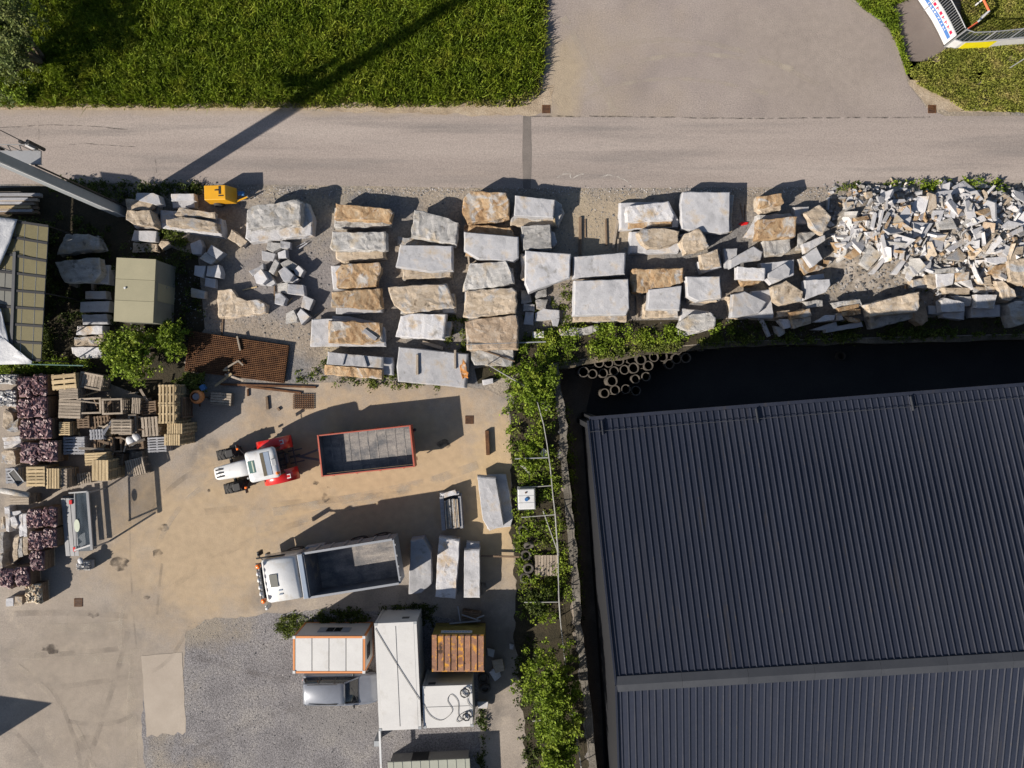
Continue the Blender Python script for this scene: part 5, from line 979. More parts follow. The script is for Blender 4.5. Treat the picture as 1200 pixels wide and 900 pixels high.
# porphyry bundles
def shardpile(w_, h_, n, m, seed, top=.16, smin=.1, smax=.24):
    rs = random.Random(seed); mb = MB()
    for i in range(n):
        x, y = rs.uniform(-w_/2, w_/2)*.88, rs.uniform(-h_/2, h_/2)*.88; s_ = rs.uniform(smin, smax); k = rs.choice((4,5,5)); a0 = rs.random()*6
        dome = top*(1-((2*x/w_)**2+(2*y/h_)**2)/2.2)
        pl = [(math.cos(a0+6.283*j/k)*s_*.5, math.sin(a0+6.283*j/k)*s_*.35) for j in range(k)]; t = MB().prism(pl, -.05, .05, .9)
        M_ = Matrix.Translation((x, y, dome+rs.uniform(-.03,.03))) @ Matrix.Rotation(rs.gauss(0,.6), 4, 'X') @ Matrix.Rotation(rs.gauss(0,.6), 4, 'Y'); mb.add([M_ @ Vector(q) for q in t.v], t.f)
    mb.box(-w_/2*.93, -h_/2*.93, -.15, w_/2*.93, h_/2*.93, .0); return mb.mesh('stones', G[m])
SP = {}
def bundle(c, u0, v0, u1, v1, zt, m, label, rot=0, side='wood_brown', stone_name='stones'):
    zt *= 1.2
    s_ = CROP[c][2]; k = S*(H-zt)/H/s_; w_, h_ = (u1-u0)*k, (v1-v0)*k; p = CP(c, (u0+u1)/2, (v0+v1)/2, zt); t = thing('stone_bundle', label, 'stone bundle', (p.x, p.y, 0), R(rot), 'wrapped stone bundles on pallets')
    key = (m, random.randrange(4))
    if key not in SP: SP[key] = shardpile(1, 1, 70, m, key[1], .16, .16, .36)
    o = obj('stones', SP[key], t, (0,0,zt-.16)); o.scale = (w_*1.02, h_*1.02, 1); o['kind'] = 'stuff'
    for i in range(3):
        z = .16+i*(zt-.36)/3
        for sy in (-1,1): obj('side_board', slatmesh(w_, .03, (zt-.4)/3*.94, side, 'side_board'), t, (0, sy*(h_/2-.015), z))
        for sx in (-1,1): obj('side_board', slatmesh(.03, h_-.08, (zt-.4)/3*.94, side, 'side_board'), t, (sx*(w_/2-.015), 0, z))
    for x in (-.4,0,.4): obj('bearer', slatmesh(.1, h_, .14, 'wood_old', 'bearer'), t, (x*w_, 0, .005))
    return t
BN = [('R',112,120,202,258,1.1,'porphyry','purple stone bundle, upper left of the eight-bundle block'),('R',208,105,300,242,1.1,'porphyry','purple stone bundle, upper right of the eight-bundle block'),('R',112,266,206,396,1.1,'porphyry','purple stone bundle, second left of the eight-bundle block'),('R',208,250,302,390,1.1,'porphyry','purple stone bundle, second right of the eight-bundle block'),
 ('R',128,402,218,532,1.1,'porphyry','purple stone bundle, third left of the eight-bundle block'),('R',224,394,330,532,1.1,'porphyry','purple stone bundle, third right of the eight-bundle block'),('R',124,555,240,698,1.1,'porphyry','purple stone bundle turned slightly, lowest left of the eight-bundle block',-6),('R',248,542,368,682,1.1,'porphyry','shiny purple stone bundle, lowest right of the eight-bundle block',-2),
 ('T',175,207,266,332,1.0,'porphyry','purple stone bundle left of the pair nearest the glazed shelter',2),('T',277,195,366,322,1.0,'porphyry','purple stone bundle touching the glazed shelter, upper'),('T',186,355,272,480,1.0,'porphyry','purple stone bundle second from above in the shelter-side left column'),('T',277,335,362,462,1.0,'porphyry','purple stone bundle touching the glazed shelter, lower'),
 ('T',190,485,282,612,1.0,'porphyry','purple stone bundle lowest of the shelter-side column'),('T',-8,600,80,730,1.0,'porphyry','purple stone bundle at the left picture edge',-4),('T',90,590,186,716,1.0,'porphyry','purple stone bundle right of the one at the picture edge',2),('T',158,702,266,832,.75,'cobble_mix','bundle of brightly mixed coloured stones at the bottom corner',2)]
for a in BN: bundle(*a)
for i, (q, lab) in enumerate([((0,85,115,205),'crate of pale grey rounded stones, upper, at the left picture edge'),((0,275,100,460),'crate of pale grey rounded stones, lower, at the left picture edge')]): 
    mat(f'pale_cobble{i}', [(.30,.30,.31),(.42,.41,.40)], 6, .8, .3, 30, .2, 30, vary=.1, island=.4); bundle('a', q[0]-60, q[1], q[2]+80, q[3], .95, f'pale_cobble{i}', lab)
parse_stones('''a|t|.3|1.1|30,560 60,500 130,540 160,640 215,600 215,740 120,760 20,700|tan angular boulder left of the purple bundles
a|b|0|.9|80,440 180,430 200,520 110,540|brown stone behind the tan angular boulder
b|w|.5|.62|20,30 240,5 240,45 40,75|top white bar stone of three left of the turned bundle
b|w|.4|.55|40,80 240,50 235,95 45,120|middle white bar stone of three left of the turned bundle
b|w|.3|.45|40,125 235,100 230,140 50,155|lowest white bar stone of three left of the turned bundle
b|t|0|.9|20,200 55,165 160,185 185,250 180,350 20,320|rounded tan block left of the turned purple bundle
b|t|0|.5|45,840 110,840 110,900 60,900|small tan post stone below the log stack
c|w|0|.6|35,30 75,25 80,120 75,230 50,225|tall white slab standing left of the white slab heap
c|w|.3|.9|80,120 120,100 150,170 130,210 90,190|tilted white slab in the white slab heap
c|g|.0|.5|85,65 165,60 180,90 90,100|bluish slab at the top of the white slab heap
c|w|0|.8|150,95 180,85 185,265 155,270|left of two upright white pillar stones
c|w|0|.85|184,85 215,85 218,268 188,270|right of two upright white pillar stones
c|t|0|.5|105,275 150,265 145,450 105,490|left flat tan slab below the pillar stones
c|r|0|.5|152,280 178,275 185,425 150,440|middle flat grey slab below the pillar stones
c|t|0|.5|185,275 222,275 225,410 190,425|right flat tan slab below the pillar stones
c|r|0|.6|0,240 28,240 25,400 0,400|dark grey block at the left picture edge
c|r|0|.6|0,410 20,415 20,520 0,525|second dark grey block at the left picture edge
c|g|0|.4|48,770 108,765 108,830 50,835|bluish cube in the shade left of the mixed stone bundle
c|t|0|.45|118,760 180,758 185,822 120,835|tan cube left of the mixed stone bundle
c|t|0|.5|0,120 25,110 35,200 0,215|greenish stone at the left picture edge beside the pillar slab''')
# timber stack beside the greenhouse
for i, (x1, v, m) in enumerate([(360,370,'wood_old'),(245,398,'wood_grey'),(330,405,'wood_old'),(195,432,'wood_grey'),(300,440,'wood_old'),(260,468,'wood'),(330,475,'wood_brown'),(80,492,'wood_old'),(280,500,'wood_grey'),(330,515,'wood_brown'),(180,345,'wood_old'),(350,358,'wood_grey')]):
    beam('plank', 'M', (-420,v), (x1,v), .16, .3+.05*(i%3), .5+.05*(i%3)+.06*(i%2), m, f'{["first","second","third","fourth","fifth","sixth","seventh","eighth","ninth","tenth","eleventh","twelfth"][i]} plank laid in the long timber stack above the glass roof', 'plank', 'planks of the timber stack')
for x in (-40, 150, 300): beam('bearer_beam', 'M', (x,345), (x,520), .14, 0, .29, 'wood_brown', f'{ {-40:"left",150:"middle",300:"right"}[x]} cross bearer under the long timber stack', 'timber')
# ------------------------------------------------------------------ rusty reinforcing mesh and grates
def meshsheet(c, quad, z, nu, nv, m, label, cat, name, r=.012):
    q = [CP(c, *a, z) for a in quad]; mb = MB(); f = lambda u, v: (q[0]*(1-u)+q[1]*u)*(1-v)+(q[3]*(1-u)+q[2]*u)*v
    for i in range(nu+1): mb.bar(f(i/nu,0), f(i/nu,1), r*2)
    for j in range(nv+1): a, b_ = f(0,j/nv), f(1,j/nv); dz = Vector((0,0,r*1.7)); mb.bar(a+dz, b_+dz, r*2)
    return tag(mb.obj(name, G[m]), label, cat)
for i in range(3):
    o_ = [(0,0),(3,-2),(-2,2)][i]
    meshsheet('Q', [(a+o_[0], b_+o_[1]) for a, b_ in ((75,385),(722,480),(690,722),(40,640))], .1+.06*i, 50, 20, 'rust', f'{["lowest","middle","topmost"][i]} sheet in the stack of rusty reinforcing mesh', 'steel mesh', 'mesh_sheet', .019)
for i in range(9):
    beam('mesh_bearer', 'Q', (95+i*75, 400+i*10), (70+i*75, 640+i*9), .09, 0, .08, 'rust', f'{["first","second","third","fourth","fifth","sixth","seventh","eighth","ninth"][i]} rusty bearer from the left under the reinforcing mesh', 'bar')
sheet('rust_stained_soil', [cp('Q',*q) for q in ((70,380),(725,475),(695,725),(35,645))], .012, 'rust')
meshsheet('Q', [(752,800),(885,800),(885,895),(752,895)], .06, 9, 7, 'rust', 'small rusty grating lying on the sandy yard', 'grating', 'grating', .016)
for (px, py, lab) in ((640,128,'rusty drain grate at the junction corner beside the meadow'),(1092,128,'rusty drain grate at the road edge below the grass verge'),(92,706,'square drain grate in the concrete left of the gravel lot'),(550,492,'rusty drain grate in the sandy yard right of the trailer')):
    p = P(px, py); t = thing('drain_grate', lab, 'drain', (p.x, p.y, .012)); fr = MB(); [fr.box(*q) for q in ((-.24,-.24,0,.24,-.2,.02),(-.24,.2,0,.24,.24,.02),(-.24,-.198,0,-.2,.198,.02),(.2,-.198,0,.24,.198,.02))]; fr.obj('frame', G['rust'], t)
    MB().box(-.2,-.2,.001,.2,.2,.006).obj('pit', G['black_plastic'], t)
    for k in range(5): obj('bar', slatmesh(.395, .04, .016, 'rust', 'bar'), t, (0, -.15+k*.075, .008))
# ------------------------------------------------------------------ containers and sheds
def quadbox(c, quad, zt, z0=0.0):
    """four corner points of a box roof seen at height zt -> centre, size, angle"""
    q = [CP(c, *a, zt) for a in quad]; ctr = sum(q, Vector())/4; ux = ((q[1]-q[0])+(q[2]-q[3]))/2; uy = ((q[0]-q[3])+(q[1]-q[2]))/2
    return ctr, ux.length, uy.length, math.atan2(ux.y, ux.x)
def bxo(name, m, parent, *a, bv=0): o = MB().box(*a).obj(name, G[m], parent); return bevel(o, bv) if bv else o
def container(c, quad, zt, label, wall='white_paint', roofm='white_paint', name='shipping_container', cat='container', ribs='x', nrib=10, post='white_paint', castings=True):
    ctr, Lx, Ly, a = quadbox(c, quad, zt); t = thing(name, label, cat, (ctr.x, ctr.y, 0), a); hx, hy = Lx/2, Ly/2
    for sx in (-1,1):
        for sy in (-1,1):
            bxo('corner_post', post, t, sx*hx-(.12 if sx > 0 else 0), sy*hy-(.12 if sy > 0 else 0), .05, sx*hx+(.12 if sx < 0 else 0), sy*hy+(.12 if sy < 0 else 0), zt-.1)
            if castings: bxo('corner_casting', 'grey_paint', t, sx*hx-(.15 if sx > 0 else .01), sy*hy-(.13 if sy > 0 else .01), zt-.1, sx*hx+(.15 if sx < 0 else .01), sy*hy+(.13 if sy < 0 else .01), zt+.015)
    bxo('wall', wall, t, -hx+.13, -hy+.03, .08, hx-.13, -hy+.06, zt-.1); bxo('wall', wall, t, -hx+.13, hy-.06, .08, hx-.13, hy-.03, zt-.1)
    bxo('wall', wall, t, -hx+.03, -hy+.13, .08, -hx+.06, hy-.13, zt-.1); bxo('wall', wall, t, hx-.06, -hy+.13, .08, hx-.03, hy-.13, zt-.1)
    bxo('roof', roofm, t, -hx+.16, -hy+.005, zt-.08, hx-.16, hy-.005, zt, bv=.01); bxo('base_frame', 'dark_grey', t, -hx+.02, -hy+.02, 0, hx-.02, hy-.02, .08)
    bxo('roof_edge', roofm, t, -hx+.002, -hy+.14, zt-.082, -hx+.155, hy-.14, zt-.003); bxo('roof_edge', roofm, t, hx-.155, -hy+.14, zt-.082, hx-.002, hy-.14, zt-.003)
    return t, hx, hy
wc, hx, hy = container('Z', [(535,137),(755,128),(783,694),(558,705)], 2.6, 'long white shipping container with a diagonal cable on its roof')
bxo('roof_seam', 'dark_grey', wc, -.012, -hy+.2, 2.6, .012, hy-.2, 2.612)
t_ = bxo('vent', 'dark_grey', wc, .25, hy-.028, 1.6, .65, hy-.012, 1.9)
for s_ in (-1,1):
    for k in range(22): y = -hy+.2+k*(2*hy-.4)/22; bxo('wall_rib', 'white_paint', wc, s_*(hx-.032)-.012, y, .1, s_*(hx-.032)+.012, y+.13, 2.45)
sc_, sx_, sy_ = container('Z', [(787,470),(1045,460),(1060,682),(793,690)], 2.45, 'short white container with two coils of black cable on its roof')
bxo('roof_seam', 'dark_grey', sc_, -sx_+.2, -.01, 2.45, sx_-.2, .01, 2.46); bxo('vent', 'dark_grey', sc_, -sx_+.3, sy_-.028, 1.9, -sx_+.7, sy_-.012, 2.2)
# site office
ctr, Lx, Ly, a = quadbox('Z', [(105,205),(485,205),(485,400),(105,400)], 2.45); of = thing('site_office', 'white site office cabin with orange frame and four roof panels', 'cabin', (ctr.x, ctr.y, 0), a); hx, hy = Lx/2, Ly/2; zt = 2.45
for sx in (-1,1):
    for sy in (-1,1):
        bxo('corner_post', 'orange_frame', of, sx*hx-(.1 if sx > 0 else 0), sy*hy-(.1 if sy > 0 else 0), 0, sx*hx+(.1 if sx < 0 else 0), sy*hy+(.1 if sy < 0 else 0), zt-.1)
        bxo('corner_casting', 'white_clean', of, sx*hx-(.14 if sx > 0 else .012), sy*hy-(.14 if sy > 0 else .012), zt-.1, sx*hx+(.14 if sx < 0 else .012), sy*hy+(.14 if sy < 0 else .012), zt+.03)
for sy in (-1,1): bxo('roof_beam', 'orange_frame', of, -hx+.145, sy*hy-(.1 if sy > 0 else 0), zt-.11, hx-.145, sy*hy+(.1 if sy < 0 else 0), zt+.01); bxo('floor_beam', 'orange_frame', of, -hx+.11, sy*hy-(.1 if sy > 0 else 0), 0, hx-.11, sy*hy+(.1 if sy < 0 else 0), .14)
for sx in (-1,1): bxo('roof_beam', 'orange_frame', of, sx*hx-(.1 if sx > 0 else 0), -hy+.145, zt-.11, sx*hx+(.1 if sx < 0 else 0), hy-.145, zt+.01); bxo('floor_beam', 'orange_frame', of, sx*hx-(.1 if sx > 0 else 0), -hy+.11, 0, sx*hx+(.1 if sx < 0 else 0), hy-.11, .14)
pw = (Lx-.22)/4
for k in range(4): bxo('roof_panel', 'white_paint', of, -hx+.11+k*pw+.02, -hy+.11, zt-.1, -hx+.11+(k+1)*pw-.02, hy-.11, zt-.01, bv=.01)
bxo('roof_gap', 'black_plastic', of, -hx+.105, -hy+.105, zt-.12, hx-.105, hy-.105, zt-.105)
for sy in (-1,1): bxo('wall', 'white_paint', of, -hx+.11, sy*(hy-.04)-.02, .15, hx-.11, sy*(hy-.04)+.02, zt-.13)
for sx in (-1,1): bxo('wall', 'white_paint', of, sx*(hx-.04)-.02, -hy+.11, .15, sx*(hx-.04)+.02, hy-.11, zt-.13)
w_ = bxo('window', 'grey_paint', of, -.85, hy-.018, 1.0, .95, hy+.012, 1.75)
for k in range(4): bxo('pane', 'glass_black' if k in (1,2) else 'vent_blue', w_, -.82+k*.44, hy+.012, 1.04, -.42+k*.44, hy+.02, 1.71)
bxo('window', 'glass_black', of, hx-.018, -.5, 1.0, hx+.01, .3, 1.8)
# rusty ribbed container
ctr, Lx, Ly, a = quadbox('Z', [(832,200),(1112,200),(1115,392),(845,392)], 2.2); rc = thing('rusty_container', 'rust-brown ribbed steel container with yellow flaking edges', 'container', (ctr.x, ctr.y, 0), a); hx, hy = Lx/2, Ly/2; zt = 2.2
bxo('wall', 'olive_paint', rc, -hx+.04, hy-.05, .1, hx-.04, hy, zt-.06); bxo('wall', 'olive_paint', rc, -hx+.04, -hy, .1, hx-.04, -hy+.05, zt-.06); bxo('wall', 'olive_paint', rc, -hx, -hy, .1, -hx+.04, hy, zt-.06); bxo('wall', 'olive_paint', rc, hx-.04, -hy, .1, hx, hy, zt-.06)
bxo('base_frame', 'rust', rc, -hx+.01, -hy+.01, 0, hx-.01, hy-.01, .1); ro = bxo('roof', 'rust_roof', rc, -hx-.01, -hy-.01, zt-.06, hx+.01, hy+.01, zt-.02)
pw = (Lx-.3)/7
for k in range(7): bxo('roof_panel', 'rust_roof', ro, -hx+.26+k*pw+.015, -hy+.06, zt-.02, -hx+.26+(k+1)*pw-.015, hy-.04, zt+.012); 
for k in range(8): bxo('rib', 'rust_roof', ro, -hx+.26+k*pw-.022, -hy+.04, zt-.02, -hx+.26+k*pw+.008, hy-.02, zt+.06)
sg = bxo('sign', 'banner_white', rc, -hx+.45, hy+.002, 1.45, hx-.7, hy+.02, 1.85); 
for k in range(9): bxo('lettering', 'sign_blue', sg, -hx+.6+k*.17, hy+.021, 1.58, -hx+.73+k*.17, hy+.024, 1.72)
# bottom kiosk, mat, boom
ctr, Lx, Ly, a = quadbox('Z', [(612,870),(1045,850),(1045,1180),(612,1200)], 1.2); ki = thing('green_roofed_hut', 'low pale green roofed hut at the bottom edge of the picture', 'hut', (ctr.x, ctr.y, 0), a); hx, hy = Lx/2, Ly/2
bxo('roof', 'hut_roof', ki, -hx, -hy, 1.12, hx, hy, 1.2, bv=.02); bxo('wall', 'hut_wall', ki, -hx+.1, -hy+.1, 0, hx-.1, hy-.1, 1.12); bxo('hatch', 'black_plastic', ki, -hx+1.3, hy-.1, .05, -hx+2.25, hy-.06, 1.0)
for k in range(9): bxo('roof_rib', 'hut_roof', ki, -hx+.3+k*(Lx-.6)/8-.02, -hy+.02, 1.2, -hx+.3+k*(Lx-.6)/8+.02, hy-.02, 1.22)
t = thing('barrier_boom', 'white barrier boom running down from the long white container', 'barrier', CP('Z', 562, 705, 0)); q0, q1 = CP('Z', 562, 702, 1.2), CP('Z', 572, 960, 1.2); org = t.location.copy()
MB().bar(q0-org, q1-org, .11, .11).obj('boom', G['white_clean'], t); MB().box(-.12,-.35,0,.16,-.05,1.13).obj('pedestal', G['grey_paint'], t)
# olive shed
ctr, Lx, Ly, a = quadbox('O', [(205,120),(465,135),(445,553),(188,545)], 2.5); sh = thing('metal_shed', 'olive-grey flat-roofed metal shed among dark shrubs', 'shed', (ctr.x, ctr.y, 0), a); hx, hy = Lx/2, Ly/2
for k in range(3): bxo('roof_panel', 'shed_roof', sh, -hx, -hy+k*Ly/3+.008, 2.42, hx, -hy+(k+1)*Ly/3-.008, 2.5)
bxo('wall', 'shed_wall', sh, -hx+.03, -hy+.03, 0, hx-.03, hy-.03, 2.42); d_ = bxo('door', 'shed_roof', sh, hx-.03, -.5, .05, hx-.005, .5, 2.1); bxo('handle', 'steel', d_, hx-.005, .35, 1.0, hx+.03, .4, 1.15)
MB().lathe([(.06,2.5),(.06,2.56),(.001,2.565)], 10, c=(-hx+.55, .1, 0)).obj('vent_cap', G['white_clean'], sh)
# greenhouse with yellow panes
gh = thing('glasshouse', 'low glasshouse with yellowish roof panes in dark frames', 'glasshouse', (0,0,0))
xt = [-280,-190,-110,-30,45,95,148,225,285]; xb = [-310,-220,-140,-60,12,65,118,190,240]; yR = [76,178,284,377,471,567,667,766,866]; slp = [.23,.28,.29,.2,.14,.12,.12,.1,.1]
ZG = 3.3
def gp(i, j, dz=0):
    yr = yR[j]; f = (yr-76)/790; x = xt[i]+(xb[i]-xt[i])*f; return CP('g', x, yr-slp[j]*(285-x)*(.62 if x < -100 else 1), ZG+dz)
for i in range(8):
    for j in range(8):
        q = [gp(i,j), gp(i+1,j), gp(i+1,j+1), gp(i,j+1)]; c_ = sum(q, Vector())/4; MB().prism([tuple((c_+(p-c_)*.965)[:2]) for p in q], ZG-.02, ZG+.012).obj('roof_pane', G['poly_grey' if (i in (3,4) and j in (3,4)) else 'poly_yellow'], gh)
for j in range(9): MB().bar(gp(0,j,.01), gp(8,j,.01), .13, .09).obj('frame_bar', G['black_plastic'], gh)
for i in range(9): MB().tube([gp(i,j,.005) for j in range(9)], .025, 4).obj('frame_bar', G['alu' if i in (6,7) else 'dark_grey'], gh)
MB().bar(gp(5,2,.06), gp(5,8,.06), .16, .1).obj('gutter', G['dark_grey'], gh)
for q_ in [(8,0),(8,4),(8,8),(4,0),(4,8),(0,8)]: a_ = gp(*q_); MB().bar((a_.x,a_.y,0),(a_.x,a_.y,ZG-.03), .06).obj('post', G['black_plastic'], gh)
for (i0,j0,i1,j1) in ((0,0,0,8),):
    a_, b_ = gp(i0,j0), gp(i1,j1); n = 8
    for k in range(n):
        p0, p1 = a_.lerp(b_, k/n), a_.lerp(b_, (k+1)/n); MB().bar(Vector((p0.x,p0.y,1.6)), Vector((p1.x,p1.y,1.6)), .04, 3.2).obj('wall_pane', G['poly_yellow'], gh)
def cloth(name, c, pl, zs, m, label):
    q = [CP(c, *a, z) for a, z in zip(pl, zs)]; c_ = sum(q, Vector())/len(q); v = []; f = []; n = len(q); N_ = 6
    rings = []
    for k in range(N_+1):
        for i in range(n):
            for s_ in range(4):
                p = q[i].lerp(q[(i+1)%n], s_/4).lerp(c_, k/N_*.999); v.append((p.x, p.y, p.z+.07*noise.noise((p.x*2.5, p.y*1.2, 1))*(k > 0)))
    m_ = n*4; f = [(k*m_+i, k*m_+(i+1)%m_, (k+1)*m_+(i+1)%m_, (k+1)*m_+i) for k in range(N_) for i in range(m_)]
    o = obj(name, mesh(name, v, f, G[m], True)); md = o.modifiers.new('s', 'SOLIDIFY'); md.thickness = .012; return tag(o, label, 'tarpaulin')
cloth('tarpaulin', 'g', [(-260,10),(-20,22),(102,36),(60,170),(0,305),(-150,420)], [3.9,3.75,3.5,3.5,3.5,3.8], 'tarp_white', 'white tarpaulin over the upper left of the glasshouse')
cloth('tarpaulin', 'g', [(-200,520),(-30,545),(5,560),(40,700),(75,845),(190,868),(185,882),(-150,890)], [3.8,3.6,3.5,3.48,3.45,3.45,3.42,3.5], 'tarp_white', 'white tarpaulin over the lower left of the glasshouse')
q0, q1 = CP('N', 180, 825, .9), CP('N', 550, 835, .9); o = MB().tube([q0, (q0+q1)/2, q1], .035).obj('green_pipe', G['glass_green']); tag(o, 'thin green rail behind the pallet stacks', 'rail')
for k, t_ in enumerate((.05, .5, .95)): p = q0.lerp(q1, t_); MB().tube([(p.x,p.y,0),(p.x,p.y,.9)], .03).obj('post', G['glass_green'], o)
# ------------------------------------------------------------------ mast
bp = P(144, 250); mast = thing('telecom_mast', 'tall grey mast by the road casting a long shadow over the meadow', 'mast', (bp.x, bp.y, 0))
def mq(z): s_ = 1-.012*z; return [(-.30*s_,-.22*s_),(.28*s_,-.22*s_),(.28*s_,.28*s_),(-.30*s_,.28*s_)]
v = [(a, b_, z) for z in (0, 9, 19) for a, b_ in mq(z)]; obj('shaft', mesh('shaft', v, [(i*4+k, i*4+(k+1)%4, i*4+4+(k+1)%4, i*4+4+k) for i in (0,1) for k in range(4)]+[(3,2,1,0),(8,9,10,11)], G['grey_paint']), mast)
MB().box(.24,-.27,0,.30,-.222,18.9).obj('edge_strip', G['banner_white'], mast)
MB().tube([(.34,.30,.2),(.35,.31,3),(.33,.32,6),(.34,.31,8.4)], .05).obj('cable', G['black_plastic'], mast)
pf = MB().box(-1.5,.42,8.2,.5,1.05,8.28).obj('platform', G['alu'], mast); MB().box(-1.5,.40,8.14,.5,.44,8.199).obj('edge', G['banner_white'], pf)
for x in (-1.45,-.95,-.45,.1,.45): MB().tube([(x,1.03,8.2),(x,1.03,9.2)], .022).obj('railing_post', G['steel'], pf)
MB().tube([(-1.45,1.03,9.2),(.45,1.03,9.2)], .02).obj('railing', G['steel'], pf)
for a_, b_ in (((-.9,1.03,8.3),(-.5,1.03,9.1)),((-.4,1.03,8.3),(.05,1.03,9.1))): MB().tube([a_, b_], .025).obj('brace', G['dark_grey'], pf)
for x in (.2, .55, -1.4): MB().tube([(x,1.15,8.1),(x,1.15,9.3)], .085, 10).obj('antenna', G['black_plastic'], mast)
MB().box(.3,1.0,8.6,.46,1.2,9.1).obj('radio_unit', G['white_clean'], mast); MB().tube([(.4,1.1,9.1),(.4,1.12,12.5)], [.03,.012]).obj('whip_antenna', G['dark_grey'], mast)
# ------------------------------------------------------------------ sign wall just outside the left edge (its shadow reaches the yard)
p = P(-52, 894); sw = thing('hoarding', 'tall plank hoarding standing just beyond the left edge', 'hoarding', (p.x, p.y, 0), R(-8))
for k in range(24): bxo('plank', 'wood_grey', sw, -.42*(k+1)+.01, -.06, 0, -.42*k-.01, .0, 4.0)
bxo('rail', 'wood_old', sw, -10, .002, 3.4, 0, .08, 3.5); bxo('rail', 'wood_old', sw, -10, .002, .5, 0, .08, .6)
# ------------------------------------------------------------------ wire fence with outrigger bars
fl = [(571,427),(595,441),(618,454),(630,472),(637,497),(641,520),(645,548),(648,580),(651,605),(654,650),(655,700),(657,730),(664,790),(672,845),(677,872),(682,905)]
fz = 1.1; fp = [P(a, b_, fz) for a, b_ in fl]; fe = thing('wire_fence', 'thin steel wire fence running beside the concrete retaining wall', 'fence', (fp[0].x, fp[0].y, 0)); fo = fe.location.copy()
MB().tube([p-fo for p in fp], .028).obj('top_rail', G['wire'], fe)
for z in (.25, .5, .75): MB().tube([Vector((p.x,p.y,z))-fo for p in fp], .008, 4).obj('wire', G['wire'], fe)
for p in fp: MB().tube([Vector((p.x,p.y,0))-fo, Vector((p.x,p.y,fz+.05))-fo], .03).obj('post', G['wire'], fe)
for a_, b_ in (((230,675),(435,668)),): MB().tube([CP('X',*a_,.9)-fo, CP('X',*b_,.95)-fo], .04).obj('outrigger', G['alu'], fe)
for a_, b_ in (((255,62),(455,48)),((270,245),(478,228)),((287,772),(497,770)),((405,205),(500,470)),((480,235),(502,480))): MB().tube([CP('Y',*a_,.9)-fo, CP('Y',*b_,1.0)-fo], .03).obj('outrigger', G['wire'], fe)
for a_, b_ in (((624,845),(642,843)),((637,879),(677,872))): MB().tube([P(*a_,1.0)-fo, P(*b_,1.1)-fo], .035).obj('outrigger', G['wire'], fe)
o = MB().box(-.2,-.22,0,.2,.22,.05).obj('white_plate', G['banner_white']); p = CP('X', 415, 645, 1.0); o.location = (p.x, p.y, .35); o.rotation_euler = (.2,.1,R(-30)); tag(o, 'small white plate in the weeds at the fence', 'plate')
o = block('rock', [cp('X', *q) for q in [(390,330),(440,290),(450,380),(420,375)]], 0, .5, 'r', 'grey rock in the weeds at the retaining wall', 'rock', .05)
o = block('grey_sheet', [cp('X', *q) for q in [(255,710),(285,712),(335,770),(320,775)]], .1, .35, 'r', 'grey stone splinter in the weeds by the leaning slab', 'stone', .03)
# ------------------------------------------------------------------ pipes in the sunken yard
PIPES = [(340,192),(400,192),(465,177),(545,170),(608,172),(298,262),(366,258),(435,244),(502,236),(422,308),(375,386),(442,366),(572,296),(510,360),(575,370),(708,98),(772,98),(842,107),(910,92),(990,85),(745,152),(835,165),(895,160),(790,200),(655,210),(560,225),(640,280),(690,155),(285,190),(240,250)]
for i, (u, v) in enumerate(PIPES):
    zt = PITZ+random.uniform(1.7, 2.15); p = CP('e', u, v, zt); r_ = random.uniform(.27, .32)
    mb = MB(); mb.lathe([(r_,0),(r_,zt-PITZ),(r_*.82,zt-PITZ),(r_*.82,.02)], 22); o = mb.obj('pipe', G['pipe'], smooth=False); o.location = (p.x, p.y, PITZ); tag(o, 'upright hollow concrete pipe in the cluster beside the dark hall', 'pipe', 'upright pipes beside the hall')
p = P(986, 417, PITZ+.4); o = MB().lathe([(.24,-.06),(.27,0),(.24,.06),(.2,0),(.24,-.06)], 18).obj('hoop', G['pipe']); o.location = (p.x, p.y, PITZ+.4); tag(o, 'lone pale ring in the black shadow of the hall', 'ring')
o = MB().lathe([(.24,0),(.26,.34),(.2,.34),(.2,.02)], 16).obj('barrel_stub', G['pipe']); o.location = (p.x, p.y, PITZ); tag(o, 'short pipe stub under the lone ring beside the hall', 'pipe')
# ------------------------------------------------------------------ IBC tank, tyres, junk
p = P(617, 585, 1.1); t = thing('ibc_tank', 'white plastic liquid tank with blue cap among the weeds', 'tank', (p.x, p.y, 0), R(2)); bxo('tank', 'white_clean', t, -.48,-.58,.16,.48,.58,1.12, bv=.05); bxo('pallet_base', 'grey_paint', t, -.5,-.6,0,.5,.6,.14)
for y in (-.2,.2): bxo('groove', 'grey_paint', t, -.47, y-.012, 1.12, .47, y+.012, 1.128)
MB().lathe([(.11,1.12),(.11,1.19),(.001,1.19)], 16).obj('cap', G['blue_plastic'], t); MB().lathe([(.05,1.12),(.05,1.17),(.001,1.17)], 10, c=(-.03,.38,0)).obj('small_cap', G['rust'], t)
for z in (.35,.6,.85,1.08): MB().tube([(-.5,-.6,z),(.5,-.6,z),(.5,.6,z),(-.5,.6,z),(-.5,-.6,z)], .012, 4).obj('cage_bar', G['alu'], t)
for x in (-.5,-.17,.17,.5):
    for y in (-.6,.6): MB().tube([(x,y,.1),(x,y,1.1)], .012, 4).obj('cage_bar', G['alu'], t)
TY = [('Y',283,327,0,'topmost old tyre in the row at the weedy yard edge'),('Y',318,415,.9,'leaning pale old tyre below the topmost one'),('Y',300,480,.1,'third old tyre, half hidden by weeds'),('Y',315,560,.2,'fourth old tyre with a bright upper rim'),('Y',295,622,0,'lowest old tyre in the row at the weedy yard edge'),('q',375,540,0,'small pale tyre between the containers and the shaded path'),('q',385,600,.3,'dark worn tyre below the small pale tyre')]
